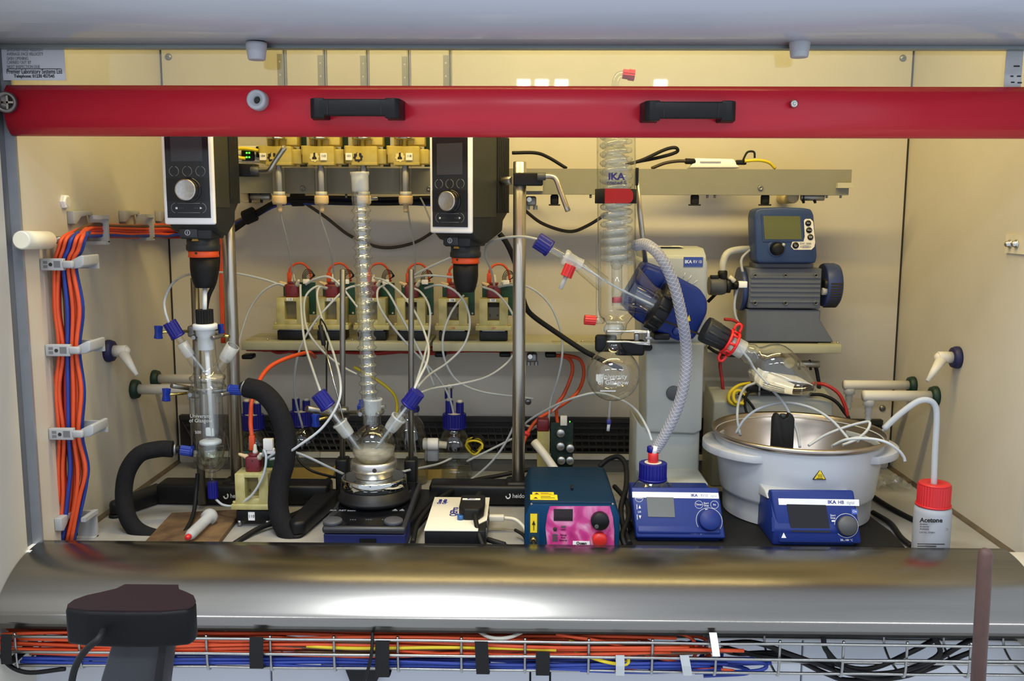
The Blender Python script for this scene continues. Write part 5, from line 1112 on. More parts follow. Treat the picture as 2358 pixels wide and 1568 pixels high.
hh = T('flask_holder', 'black curved holder arm behind the joint clamp', 'bracket', P(1420, 810, YG+.03)); MB().rbox(P(1395, 790, YG+.022), (.040, .016, .032), .005).build('left_pad', 'black', hh); MB().rbox(P(1450, 800, YG+.030), (.055, .016, .030), .005).build('right_pad', 'black', hh); MB().cyl(P(1450, 800, YG+.03), P(1495, 800, YT-.010), .007, n=12).build('arm', 'black', hh)
# braided vacuum hose
hz = T('braided_hose', 'clear braided hose looping from the condenser down to the blue-capped bottle', 'hose', P(1508, 1030, 1.66))
hp_ = [P(*v) for v in ((1464, 566, 1.70), (1488, 563, 1.67), (1520, 590, 1.645), (1550, 650, 1.64), (1570, 730, 1.645), (1580, 800, 1.66), (1578, 870, 1.66), (1560, 940, 1.66), (1532, 1000, 1.66), (1508, 1038, 1.66))]
MB().tube(hp_, .0098, 16, 10).build('tube', mat('braided_pvc', (168, 170, 182), .25, var=.1, alpha=.60), hz)
sp2 = smooth_path(hp_, 22); br = MB()
for dr in (1, -1):
    for st in range(5):
        pts = []; prev = None
        for i, p in enumerate(sp2):
            t_ = (sp2[min(i+1, len(sp2)-1)]-sp2[max(i-1, 0)]).normalized()
            if prev is None: xx = frame(t_)[0]
            else: xx = (prev-t_*prev.dot(t_)).normalized()
            prev = xx; yy = t_.cross(xx); a = dr*i*.42+st*2*PI/5
            pts.append(p+(xx*math.cos(a)+yy*math.sin(a))*.0099)
        br.tube(pts, .00034, 4, 1, smooth=False)
bo = br.build('braid', mat('braid_white', (200, 201, 210), .5), hz); bo['kind'] = 'stuff'
# bottle in front of tower
bq = P(1503, 1100, 1.655); b5, bc5 = bottle((bq.x, 1.655, .012), .040, P(1503, 1086, 1.655).z-.012, 'blue-capped bottle with red fitting in front of the beige tower', fill=0, caps=(), capr=.0252)
zt = P(1503, 1086, 1.655).z+.014
MB().rcyl((bq.x, 1.655, zt), (bq.x, 1.655, zt+.021), .0095, .001).build('red_fitting', 'redcap', b5); MB().rcyl((bq.x-.002, 1.660, zt+.021), (bq.x-.002, 1.660, zt+.032), .009, .001).build('blue_fitting', 'blue', b5); MB().cyl((bq.x+.001, 1.652, zt+.020), (bq.x+.004, 1.654, zt+.034), .0045, n=12).build('barb', 'ptfe', b5)
# ================================================================== control panels
def ctrl(name, lab, x0, x1, ytop, ybot, Y, lean, skirt):
    "blue desk panel: local x right, z up along the leaning face, y into the panel"
    bl, br_ = P(x0, ybot, Y), P(x1, ybot, Y); w = br_.x-bl.x
    o = V(((bl.x+br_.x)/2, Y, bl.z)); m = TR(o) @ RX(-lean)
    # length of the face that reaches ytop
    d = ray((x0+x1)/2, ytop); lo, hi = .02, .2
    for _ in range(40):
        md = (lo+hi)/2; p = m @ V((0, 0, md)); q = p-CAMP; yy = CY-FPX*q.dot(_U)/q.dot(_F)
        if yy > ytop: lo = md
        else: hi = md
    Lz = lo; t = T(name, lab, 'control panel', (o.x, Y, 0)); return t, m, w, Lz
def face(m, w, Lz): return lambda u, v, d=0: m @ V((-w/2+u*w, -d, Lz*(1-v)))
def fprism(m, w, Lz, pts, d0, d1): 
    return MB(m).prism([(-w/2+u*w, Lz*(1-v)) for u, v in pts], -d1, -d0, 'y')
def dial(t, m, w, Lz, u, v, r, mt):
    c = m @ V((-w/2+u*w, -.001, Lz*(1-v))); n = (m.to_3x3() @ V((0, -1, 0)))
    x, y, a = frame(n); MB().tube([c+(x*math.cos(q)+y*math.sin(q))*(r*1.22) for q in [i*PI/16 for i in range(32)]], .0004, 5, 1, True, False).build('dial_ring', 'inkwhite', t)
    MB().lathe([(r, 0), (r, .008), (r*.93, .010), (0, .0102)], c, n, 32).build('dial', mt, t)
def ring(t, m, w, Lz, u, v, r):
    c = m @ V((-w/2+u*w, -.001, Lz*(1-v))); x = m.to_3x3() @ V((1, 0, 0)); z = m.to_3x3() @ V((0, 0, 1))
    MB().tube([c+(x*math.cos(q)+z*math.sin(q))*r for q in [i*PI/10 for i in range(20)]], .0003, 5, 1, True, False).build('key_ring', 'inkwhite', t)
def ft(t, m, w, Lz, s, u, v, h, mt='inkwhite', **kw):
    R3 = m.to_3x3(); return text(s, m @ V((-w/2+u*w, -.0014, Lz*(1-v))), h, mt, t, right=R3 @ V((1, 0, 0)), up=R3 @ V((0, 0, 1)), **kw)
# evaporator panel
t, m, w, Lz = ctrl('evaporator_panel', 'blue control panel with grey screen below the blue-capped bottle', 1457, 1671, 1122, 1238, 1.555, math.radians(30), 0)
MB(m).prism([(-w/2+.006, 0), (w/2, 0), (w/2-.006, Lz), (-w/2, Lz)], -.001, .020, 'y', .003, 2).build('fascia', 'ikablue', t)
MB().prism([(1.562, .012), (1.556, .030), (1.556+Lz*.5+.006, Lz*.86), (1.70, Lz*.86), (1.72, .012)], (m @ V((-w/2+.008, 0, 0))).x, (m @ V((w/2-.008, 0, 0))).x, 'x', .003, 2).build('housing', 'ikablue', t)
fprism(m, w, Lz, [(.012, .10), (.955, .11), (.958, .225), (.012, .215)], .001, .0016).build('white_band', 'inkwhite', t)
ft(t, m, w, Lz, 'IKA', .69, .165, .0048, 'inkblue', bold=.0003, sx=1.1); ft(t, m, w, Lz, 'RV10', .80, .167, .0048, 'inkblue', sx=.85); ft(t, m, w, Lz, 'digital', .90, .170, .0044, 'inkgrey', sx=.8)
fprism(m, w, Lz, [(.165, .205), (.462, .210), (.466, .60), (.175, .595)], .0014, .0024).build('screen', 'lcd', t)
dial(t, m, w, Lz, .835, .66, .0185, 'ikablue')
for u, v in ((.085, .225), (.735, .345), (.905, .345)): ring(t, m, w, Lz, u, v, .0068)
for u, v, s_ in ((.085, .225, 'Power'), (.735, .345, 'Timer'), (.905, .345, 'Int'), (.815, .34, 'Start\nStop'), (.70, .905, '5...280 rpm'), (.083, .50, 'Lift')): ft(t, m, w, Lz, s_, u, v, .0033 if v < .9 else .0036)
for v, sg in ((.40, 1), (.60, -1)):
    fprism(m, w, Lz, [(.075, v+.03*sg), (.10, v+.03*sg), (.0875, v-.035*sg)], .001, .0016).build('lift_mark', 'inkwhite', t); fprism(m, w, Lz, [(.055, v-.05), (.06, v-.05), (.06, v+.05), (.055, v+.05)], .001, .0016).build('lift_bracket', 'inkwhite', t)
fprism(m, w, Lz, [(.80, .455), (.83, .455), (.83, .43), (.80, .43)], .001, .0016).build('power_mark', 'inkwhite', t)
fprism(m, w, Lz, [(.068, .89), (.125, .89), (.0965, .795)], .001, .0016).build('warning_mark', 'inkwhite', t)
# bath and its panel
YBa = 1.745; bcx = P(1838, 990, YBa).x; Rb = S(198, YBa); zr = P(1838, 991, YBa).z
hb_ = T('heating_bath', 'large grey heating bath with steel bowl and side handles', 'heating bath', (bcx, YBa, .012))
MB().lathe([(Rb*.845, .014), (Rb*.850, .030), (Rb*.852, .052), (Rb*.875, .055), (Rb*.885, .060), (Rb*.965, zr-.012), (Rb*.955, zr-.006), (Rb*.95, zr-.008)], (bcx, YBa, 0), (0, 0, 1), 72, caps=False).build('shell', 'bgrey', hb_)
MB().lathe([(Rb*.955, zr-.010), (Rb*1.0, zr-.006), (Rb*1.005, zr-.001), (Rb*.990, zr+.003), (Rb*.972, zr), (Rb*.940, zr-.02), (Rb*.84, zr-.085), (Rb*.76, zr-.100), (0, zr-.102)], (bcx, YBa, 0), (0, 0, 1), 72, caps=False).build('steel_bowl', mat('bowl_steel', (186, 176, 166), .30, 1., var=.05, stretch=(1, 1, 12)), hb_)
for sg in (-1, 1):
    inn_ = []; out_ = []
    for i in range(17):
        f = i/16; a = math.radians(-52+88*f); e = .030*math.sin(PI*f)**.6
        inn_.append((bcx+sg*Rb*.925*math.cos(a), YBa+Rb*.925*math.sin(a))); out_.append((bcx+sg*(Rb*.94+e)*math.cos(a), YBa+(Rb*.94+e)*math.sin(a)))
    MB().prism(out_+inn_[::-1], zr-.034, zr-.020, 'z', .003, 2).build('handle', 'bgrey', hb_)
v = [(P(1871+dx, 1102+dy, 1.60)) for dx, dy in ((0, 0), (28, 0), (14, -25))]
pz = P(1885, 1092, 1.60); rr = Rb*.93; yy = YBa-math.sqrt(rr**2-(pz.x-bcx)**2)-.0015
tri = lambda s_, dy: MB(TR((pz.x, 0, pz.z-.004*s_*0))).prism([(-.0115*s_, -.0085*s_+.0005), (.0115*s_, -.0085*s_+.0005), (0, .0115*s_)], yy-.0008-dy, yy+.004, 'y')
wk = tri(1., 0).build('hot_warning', 'ink', hb_); tri(.82, .0006).build('hot_warning_fill', 'warn', wk)
for dx in (-.0028, 0, .0028): MB().tube([(pz.x+dx, yy-.0016, pz.z-.0035), (pz.x+dx+.0008, yy-.0016, pz.z-.0015), (pz.x+dx-.0006, yy-.0016, pz.z+.0005), (pz.x+dx+.0004, yy-.0016, pz.z+.002)], .0004, 5, 3).build('heat_mark', 'ink', wk)
MB().bb((pz.x-.0055, yy-.0018, pz.z-.0058), (pz.x+.0055, yy-.0012, pz.z-.0048)).build('heat_mark', 'ink', wk)
t, m, w, Lz = ctrl('bath_panel', 'blue control panel with black screen at the front of the heating bath', 1775, 1985, 1128, 1250, 1.540, math.radians(16), 0)
MB(m).prism([(-w/2+.014, 0), (w/2, 0), (w/2-.010, Lz), (-w/2+.002, Lz)], -.001, .020, 'y', .004, 2).build('fascia', 'ikablue', t)
hx0, hx1 = (m @ V((-w/2+.004, 0, 0))).x, (m @ V((w/2-.010, 0, 0))).x
MB().prism([(1.545, .012), (1.543, .040), (1.543+Lz*.28, Lz*.98), (1.543+Lz*.28+.03, Lz*.98+.004), (1.66, .070), (1.66, .012)], hx0, hx1, 'x', .003, 2).build('housing', 'ikablue', t)
MB().prism([(1.543+Lz*.28+.010, Lz*.98-.004), (1.543+Lz*.28+.030, Lz*.98+.006), (1.66, Lz*.98+.006), (1.66, .07)], hx0-.003, hx1+.003, 'x', .002, 2).build('collar', 'bgrey', t)
fprism(m, w, Lz, [(.095, .165), (.985, .175), (.985, .295), (.10, .285)], .001, .0016).build('white_band', 'inkwhite', t)
ft(t, m, w, Lz, 'IKA', .685, .230, .0060, 'inkblue', bold=.0003, sx=1.1); ft(t, m, w, Lz, 'HB', .785, .232, .0058, 'inkblue', bold=.0002); ft(t, m, w, Lz, 'digital', .890, .236, .0054, 'inkgrey', sx=.78)
fprism(m, w, Lz, [(.185, .272), (.615, .282), (.655, .80), (.225, .79)], .0014, .0026).build('screen', mat('bath_screen', (16, 16, 22), .1), t)
dial(t, m, w, Lz, .835, .665, .0165, 'dkgrey')
fprism(m, w, Lz, [(.90, .355), (.965, .355), (.965, .45), (.90, .45)], .001, .0013).build('key_frame', mat('key_blue', (70, 96, 180), .4), t); ft(t, m, w, Lz, 'On', .932, .40, .004)
for u, v, s_ in ((.69, .50, 'Start\nStop'), (.83, .935, '20...180 °C')): ft(t, m, w, Lz, s_, u, v, .0034)
fprism(m, w, Lz, [(.675, .595), (.71, .595), (.71, .565), (.675, .565)], .001, .0016).build('power_mark', 'inkwhite', t)
fprism(m, w, Lz, [(.115, .905), (.17, .905), (.1425, .805)], .001, .0016).build('warning_mark', 'inkwhite', t)
MB(m).box((-w/2+.004, -.001, Lz*.35), (.004, .003, .024)).build('side_slot', 'ikablue', t)
# black block standing in the bowl
q = P(1803, 1000, 1.66); bk = T('black_holder', 'black plastic holder with rounded notch standing in the bath', 'holder', (q.x, 1.665, zr-.102))
zt_ = P(1803, 950, 1.665).z; MB(TR((q.x, 1.665, 0))).prism([(-.019, zr-.101), (.019, zr-.101), (.019, zt_-.010), (.015, zt_-.002), (.009, zt_-.001), (.007, zt_-.007), (0, zt_-.011), (-.007, zt_-.007), (-.009, zt_-.001), (-.015, zt_-.002), (-.019, zt_-.010)], -.009, .009, 'y', .0015, 2).build('plate', 'rubber', bk)
MB(TR((q.x, 1.665, 0))).lathe([(.006, 0), (.006, .008), (.004, .009)], (0, 0, zt_-.011), (0, 0, 1), 14).build('plug', 'charcoal', bk)
# ================================================================== vacuum pump with controller
vp = T('vacuum_pump', 'slate grey vacuum pump with finned blue motor on the right shelf', 'pump', P(1810, 790, 1.99))
YV = 1.965
MB().prism(poly([(1718, 712), (1890, 714), (1888, 736), (1920, 788), (1716, 786)], YV), YV, YV+.085, 'y', .002, 1).build('base_cowl', 'pumpgrey', vp)
v0 = P(1722, 710, YV-.004); v1 = P(1893, 618, YV-.004)
hd2 = MB().rbox(((v0.x+v1.x)/2, YV+.040, (v0.z+v1.z)/2), (v1.x-v0.x, .09, v1.z-v0.z), .003).build('pump_head', 'pumpgrey', vp)
Hh = v1.z-v0.z
for f in (.16, .30, .42, .54, .64, .76): MB().bb((v0.x+.003, YV-.0075, v0.z+Hh*f), (v1.x-.003, YV-.004, v0.z+Hh*f+.0045)).build('rib', 'pumpgrey', hd2)
for px in (1738, 1808, 1878):
    for py in (635, 697):
        p = P(px, py, YV-.0045); MB().lathe([(.0048, 0), (.0048, .003), (.0028, .0034), (.0025, .001), (0, .001)], p, (0, -1, 0), 14).build('socket_screw', 'gap', hd2); MB().tube([p+V((math.cos(a)*.004, -.003, math.sin(a)*.004)) for a in [i*PI/5 for i in range(10)]], .0008, 5, 1, True).build('screw_rim', 'zinc', hd2)
MB().rbox(((v0.x+v1.x)/2, YV+.035, v1.z+.004), (v1.x-v0.x-.03, .06, .012), .002).build('top_bracket', 'pumpgrey', vp)
mo0 = P(1892, 656, YV+.03); mo1 = P(1928, 656, YV+.03); Rm = S(50, YV+.03)
mt_ = MB().lathe([(Rm*.96, 0), (Rm, .004), (Rm, (mo1.x-mo0.x)*.7), (Rm*.93, (mo1.x-mo0.x)*.97), (Rm*.8, (mo1.x-mo0.x)*1.02), (0, (mo1.x-mo0.x)*1.02)], mo0, (1, 0, 0), 40).build('motor_cover', mat('motor_blue', (44, 62, 112), .45), vp)
for i in range(14):
    a = PI*.62+i*.13; MB().box((0, 0, 0), (.024, .0012, .0035), m=TR(mo0+V((.017, -math.sin(a-.5)*Rm*1.003, math.cos(a-.5)*Rm*1.003)))).build('cooling_slot', 'gap', mt_)
MB().lathe([(Rm, 0), (Rm*1.0, .01)], P(1700, 665, YV+.04), (1, 0, 0), 32).build('rear_cover', mat('motor_blue', (44, 62, 112), .45), vp)
a = P(1896, 655, YV+.0); MB().rcyl(a, a+V((.028, 0, 0)), .0115, .002).build('inlet_elbow', 'black', vp); a = P(1893, 671, YV-.004); MB().lathe([(.0075, 0), (.0075, .009), (.0045, .010), (.0045, .030)], a, (1, 0, .02), 14).build('exhaust_barb', 'poly', vp)
a = P(1722, 655, YV+.0); MB().rbox(a-V((.011, 0, 0)), (.018, .014, .014), .002).build('inlet_fitting', 'white', vp); MB().rcyl(a-V((.020, 0, 0)), a-V((.030, 0, 0)), .0062, .001).build('inlet_nut', 'black', vp); MB().rcyl(a-V((.028, 0, -.006)), a-V((.040, 0, -.016)), .0055, .001).build('inlet_elbow', 'offwhite', vp)
a, b = P(1750, 788, YV+.05), P(1915, 792, YV+.05)
for px in (1735, 1905): MB().bb((P(px-9, 790, YV).x, YV+.004, ZS+.0004), (P(px+9, 790, YV).x, YV+.075, P(px, 785, YV).z)).build('foot', 'rubber', vp)
MB().bb((P(1725, 790, YV).x, YV+.010, ZS+.004), (P(1900, 790, YV).x, YV+.070, P(1800, 785, YV).z)).build('underside', 'black', vp)
# separator and tube valve on the left
a = P(1632, 658, 1.97); b = P(1672, 655, 1.97)
vl = T('vacuum_valve', 'grey and black vacuum valve between tower and pump', 'valve', a-V((0, 0, .02)))
MB().lathe([(.019, 0), (.020, .004), (.020, .026), (.018, .034)], a, (1, 0, .02), 24).build('body', 'dkgrey', vl); MB().lathe([(.014, .034), (.016, .036), (.016, .044), (.009, .046), (.009, .060)], a, (1, 0, .02), 20).build('collar', 'black', vl); MB().rcyl(P(1664, 645, 1.965), P(1664, 622, 1.965), .010, .003).build('nut', 'black', vl); MB().rbox(P(1645, 638, 1.962), (.018, .012, .008), .002).build('latch', 'black', vl)
MB().tube([P(1664, 630, 1.965), P(1665, 605, 1.965), P(1675, 583, 1.97), P(1700, 575, 1.985), P(1742, 573, 2.01)], .0072, 14, 7).build('suction_tube', mat('milky_hose', (206, 208, 206), .4, alpha=.8), vl)
MB().cyl(P(1660, 665, 1.98), P(1630, 695, 1.99), .0035, n=8).build('lead', 'rubber', vl)
cable('tubing', [(1713, 640, 1.98), (1707, 600, 1.985), (1722, 580, 1.99), (1740, 570, 2.0)], .0030, 'tubing', 'clear tube curving up behind the blue controller', 'tube'); cable('tubing', [(1700, 660, 1.975), (1692, 690, 1.972), (1692, 720, 1.97), (1700, 742, 1.97), (1712, 752, 1.972)], .0030, 'tubing', 'clear tube curling down the left flank of the vacuum pump', 'tube')
# controller
YCn = 1.945
cl = T('vacuum_controller', 'blue vacuum controller with olive screen on top of the pump', 'controller', P(1810, 608, YCn))
MB().prism(poly([(1737, 500), (1741, 484), (1752, 479), (1800, 477), (1850, 479), (1868, 482), (1874, 494), (1882, 590), (1878, 606), (1746, 606), (1740, 598)], YCn), YCn, YCn+.06, 'y', .004, 2).build('case', 'pumpblue', cl)
def cf_(pts, d0, d1, nm, mt, par=cl): return MB().prism(poly(pts, YCn-d0), YCn-d1, YCn-d0, 'y').build(nm, mt, par)
cf_([(1752, 494), (1846, 496), (1850, 556), (1756, 556)], .0, .0018, 'bezel', mat('bezel_blue', (40, 62, 104), .4))
cf_([(1757, 497), (1842, 498), (1846, 551), (1761, 551)], .0018, .0026, 'screen', 'olive')
cf_([(1851, 508), (1855, 504), (1866, 504), (1872, 510), (1877, 558), (1875, 568), (1868, 575), (1828, 575), (1821, 568), (1824, 557), (1832, 555), (1850, 556), (1853, 545)], .0004, .0014, 'keypad', 'paper')
for px, py, s_ in ((1861, 514, 'VENT'), (1863, 530, 'MODE'), (1866, 546, 'START\nSTOP')):
    p = P(px, py, YCn-.0014); MB().lathe([(.0062, 0), (.0058, .0014), (0, .0016)], p, (0, -1, 0), 18).build('key', 'black', cl); text(s_, p-V((0, .0020, 0)), .0020, 'inkwhite', cl)
p = P(1832, 565, YCn-.0014); MB().lathe([(.0068, 0), (.0062, .0014), (0, .0016)], p, (0, -1, 0), 18).build('key', 'black', cl); MB().tube([p+V((math.cos(a)*.0022, -.0020, math.sin(a)*.0022)) for a in [2.0+i*.45 for i in range(12)]], .0004, 5, 1).build('power_mark', 'inkwhite', cl)
text('CVC 3000', P(1855, 561, YCn-.0018), .0040, 'inkgrey', cl)
p = P(1855, 568, YCn-.0018); MB().tube([p+V((math.cos(a)*.011, 0, math.sin(a)*.0022)) for a in [i*PI/8 for i in range(16)]], .0003, 5, 1, True).build('logo_ring', 'inkgrey', cl); text('vacuubrand', p, .0020, 'inkgrey', cl)
p = P(1788, 572, YCn); MB().lathe([(.0185, 0), (.0175, .0012), (.0145, .0012)], p, (0, -1, 0), 28, caps=False).build('knob_recess', mat('bezel_blue', (40, 62, 104), .4), cl); MB().lathe([(.0135, 0), (.0125, .014), (.0115, .016), (0, .016)], p+V((0, 0, -.001)), (0, -1, 0), 28).build('knob', 'black', cl); MB().ball(p+V((.0105, -.014, .008)), .0036, n=12).build('knob_dot', 'grey', cl)
# ================================================================== beige box with electronics behind the bath
Yx = 1.93
bx = T('equipment_box', 'beige box standing behind the heating bath', 'box', P(1775, 1120, Yx))
MB().prism([(1.93, .0), (1.93, P(1775, 915, 1.93).z-.010), (1.945, P(1775, 915, 1.93).z), (2.03, P(1775, 898, 1.93).z+.002), (2.04, .0)], P(1642, 950, Yx).x, P(1918, 950, Yx).x, 'x', .004, 2).build('shell', 'beige', bx)
zb_ = P(1775, 915, 1.93).z+.004
ct = T('controller_board', 'small dark circuit board on stand-offs under a folded white sheet', 'circuit board', (P(1790, 905, 1.95).x, 1.95, zb_))
cx2 = P(1790, 905, 1.95).x
MB().bb((cx2-.046, 1.925, zb_+.008), (cx2+.046, 1.985, zb_+.011)).build('board', mat('dark_board', (34, 20, 24), .4, var=.5, scale=90), ct)
for dx in (-.044, .044):
    for dy in (1.927, 1.983): MB().cyl((cx2+dx, dy, zb_), (cx2+dx, dy, zb_+.026), .0022, n=8).build('standoff', 'poly', ct)
for dx, s_ in ((-.03, 'black'), (-.005, 'dkgrey'), (.02, 'black')): MB().rbox((cx2+dx, 1.93, zb_+.016), (.018, .014, .012), .001).build('component', s_, ct)
MB().rcyl((cx2+.046, 1.94, zb_+.014), (cx2+.072, 1.938, zb_+.016), .007, .001).build('power_plug', 'rubber', ct)
MB().rbox((cx2-.058, 1.935, zb_+.014), (.024, .016, .014), .002).build('data_plug', 'black', ct)
ps = T('folded_sheet', 'folded white plastic sheet tented over the small circuit board', 'sheet', (cx2, 1.95, zb_+.02))
MB().prism([(-.056, .030), (-.050, .012), (-.046, .011), (-.051, .031), (.050, .018), (.060, .014), (.060, .0155), (.050, .0205), (-.052, .036)], 1.905, 1.985, 'y', m=TR((cx2, 0, zb_+.012))).build('sheet', 'white', ps)
cable('network_cable', [(1728, 882, 1.95), (1700, 888, 1.94), (1680, 905, 1.93), (1680, 925, 1.925), (1700, 932, 1.925), (1716, 918, 1.93), (1704, 900, 1.935), (1690, 905, 1.93), (1692, 925, 1.92), (1712, 930, 1.92)], .0036, 'yellow', 'yellow network cable coiled left of the small circuit board', 'cable')
cable('cable', [(1742, 900, 1.94), (1722, 905, 1.925), (1715, 930, 1.92), (1722, 955, 1.915), (1735, 962, 1.915), (1738, 945, 1.92), (1720, 920, 1.925), (1700, 905, 1.93)], .0028, 'rubber', 'thin black cable looped beside the yellow network cable', 'cable')
cable('cable', [(1865, 908, 1.93), (1895, 910, 1.925), (1925, 925, 1.92), (1945, 950, 1.915), (1955, 965, 1.91), (1962, 1000, 1.91)], .0036, 'rubber', 'black cable arching right from the small circuit board', 'cable')
cable('cable', [(1870, 883, 1.95), (1900, 886, 1.93), (1930, 905, 1.92), (1946, 935, 1.915), (1952, 960, 1.912), (1960, 1000, 1.915)], .0038, 'redcable', 'red cable arching over the right end of the beige box', 'cable')
cable('cable', [(1662, 816, 1.99), (1658, 840, 1.99), (1662, 870, 1.985), (1666, 905, 1.98)], .0036, 'redcable', 'red cable dropping behind the right edge of the tower', 'cable')
cable('cable', [(1668, 735, 1.96), (1690, 738, 1.965), (1712, 752, 1.968)], .0034, 'redcable', 'short red cable by the foot of the vacuum pump', 'cable')
cable('cable', [(1876, 835, 2.0), (1882, 860, 2.0), (1886, 890, 1.99), (1884, 925, 1.985)], .0042, 'rubber', 'black cable hanging below the right shelf bracket', 'cable')
cable('cable', [(1632, 800, 1.90), (1652, 812, 1.93), (1680, 818, 1.945), (1700, 818, 1.95)], .0036, 'rubber', 'black cable crossing behind the red joint clip', 'cable')
# ================================================================== taps on the side walls
def tap(px, py, X, sg, r, colmt, lab, L1, nozzle, group):
    c = PX_(px, py, X); t = T('gas_tap', lab, 'tap', c, group); ax = V((sg, 0, 0))
    MB().lathe([(r, 0), (r, .006), (r*.93, .009), (r*.9, .012), (r*.55, .013)], c, ax, 32).build('collar', colmt, t)
    pw = mat('tap_white', (224, 220, 208), .5, var=.06)
    MB().lathe([(r*.52, .010), (r*.53, L1-.002), (r*.50, L1)], c, ax, 24).build('pipe', pw, t)
    e = c+ax*L1
    if nozzle == 'short':
        a = e-ax*.006+V((0, -.004, -.004)); b = a+V((sg*.030, -.012, -.040)); MB().cyl(a, b, .0105, .0035, n=18).build('nozzle', pw, t)
        MB().ball(e-ax*.004, r*.49, (1, 1, .9), 16).build('elbow', pw, t)
    else:
        a = e-ax*.012+V((0, 0, -r*.4)); MB().lathe([(.010, 0), (.0115, .004), (.0115, .012), (.0075, .014), (.0085, .020), (.0065, .022), (.0075, .030), (.0055, .032), (.0065, .040), (.004, .046)], a, (0, 0, -1), 16).build('nozzle', 'poly', t)
        MB().lathe([(r*.50, 0), (r*.50, .001), (0, .001)], e, ax, 24).build('end_cap', pw, t)
    return t
tap(247, 808, XL, 1, .0215, 'navy', 'short tap with navy collar on the left wall', .038, 'short', 'wall taps')
tap(353, 872, XL, 1, .0190, 'green', 'long tap with green collar on the left wall, further from the front', .150, 'long', 'wall taps')
tap(306, 896, XL, 1, .0200, 'green', 'long tap with green collar on the left wall, nearer the front', .135, 'long', 'wall taps')
tap(2207, 823, XR, -1, .0215, 'navy', 'short tap with navy collar on the right wall', .040, 'short', 'wall taps')
tap(2105, 887, XR, -1, .0190, 'green', 'long tap with green collar on the right wall, further from the front', .150, 'long', 'wall taps')
tap(2157, 912, XR, -1, .0205, 'green', 'long tap with green collar on the right wall, nearer the front', .148, 'long', 'wall taps')
# hexagonal bush, stand-off and bolts
c = PX_(146, 464, XL); bs = T('wall_bush', 'white hexagonal bush screwed into the left wall', 'bush', c)
MB().lathe([(.0125, 0), (.0125, .006), (.0105, .008)], c, (1, 0, 0), 6, sm=False).build('hex_flange', 'white', bs); MB().lathe([(.0082, .0075), (.0082, .0088)], c, (1, 0, 0), 20).build('bore', 'offwhite', bs)
a = PX_(48, 553, XL+.016); b = PX_(112, 553, XL+.016); so = T('standoff_rod', 'cream cylindrical stand-off with two bolts on the left wall', 'stand-off', a)
MB().rcyl(a, b, .0145, .002, 24).build('cylinder', mat('nylon', (226, 220, 198), .4, var=.05), so); MB().bb((XL+.0003, a.y+.01, a.z-.012), (XL+.004, b.y+.03, a.z+.010)).build('plate', 'cream', so)
for px in (118, 135):
    p = PX_(px, 553, XL+.014); MB().lathe([(.0065, -.008), (.0065, .002), (.0045, .004), (.002, .0045)], p, (.6, -.7, 0), 12).build('bolt', 'zinc', so)
p = PX_(2336, 562, XR); pl = T('bolted_plate', 'small cream plate with two steel bolts on the right wall', 'plate', p)
MB().bb((XR-.004, 1.545, p.z-.016), (XR-.0003, PX_(2320, 562, XR).y, p.z+.016)).build('plate', mat('plate_cream', (214, 206, 184), .5), pl)
for px in (2326, 2341): q = PX_(px, 562, XR-.004); MB().lathe([(.0075, 0), (.0075, .0015), (.0052, .002), (.0052, .007), (.003, .009), (0, .009)], q, (-1, 0, 0), 14).build('bolt', 'steel', pl)
# ================================================================== cable bundle up the left wall
cmix = ['orange', 'orange', 'redcable', 'orange', 'redcable', 'browncable', 'bluecable', 'orange', 'orange', 'orange', 'orange', 'orange', 'orange', 'bluecable', 'bluecable']
nm = {'orange': 'orange', 'redcable': 'red', 'browncable': 'brown', 'bluecable': 'blue'}
rnd = random.Random(5)
for i, cm in enumerate(cmix):
    f = i/(len(cmix)-1); X = XL+.012+.009*(i % 3)
    w = rnd.uniform
    Yv = 1.545+.009*(i % 3)
    p1 = [(126+44*f, 1246), (134+58*f+w(-4, 4), 1150), (132+74*f+w(-5, 5), 1080), (136+52*f, 1000), (128+68*f+w(-8, 4), 900), (136+46*f, 806), (122+66*f+w(-4, 6), 710), (126+48*f, 612), (134+54*f, 575)]
    pts = [P(x, y, Yv) for x, y in p1]+[P(150+48*f, 543, Yv+.012)]
    lv = i % 5
    Xh = XL+.014+.008*(i % 3)
    for x, y in ((210, 520), (255, 521), (300, 522), (350, 522), (392, 522)):
        pts.append(PX_(x+w(-3, 3), y-2+lv*6+w(-2.5, 2.5), Xh))
    if i in (1, 3, 8, 10, 11):
        pts += [P(430, 524+lv*3, 2.07), P(490, 528+lv*4, 2.07), P(508+lv*3, 560, 2.07), P(508+lv*4, 650, 2.07), P(512+lv*3, 790, 2.07)]
    elif cm in ('bluecable', 'browncable'):
        pts += [P(440, 536, 2.06), P(520, 520+lv*2, 2.055), P(575, 494+lv*3, 2.05), P(640, 464+lv*2, 2.045), P(720, 456+lv*3, 2.04), P(830, 458+lv*3, 2.04), P(930, 457+lv*3, 2.04), P(1010, 460+lv*3, 2.04)]
    else:
        pts += [P(450, 532+lv*3, 2.07)]
    cable('cable', pts, .0034 if cm != 'bluecable' else .0036, cm, '%s cable in the clipped bundle on the left wall' % nm[cm], 'cable', '%s cables of the left wall bundle' % nm[cm], 8, 5)
for px, py, lab in ((575, 497, 'black strap round the dark bundle right of the left rod'), (686, 458, 'black strap round the dark bundle under the upper rail')):
    c = P(px, py, 2.046); d = V((.8, 0, .35 if px < 600 else .02)).normalized(); MB().lathe([(.014, -.014), (.016, -.012), (.016, .012), (.014, .014)], c, d, 18).build('cable_strap', 'velcro', label=lab, cat='strap')
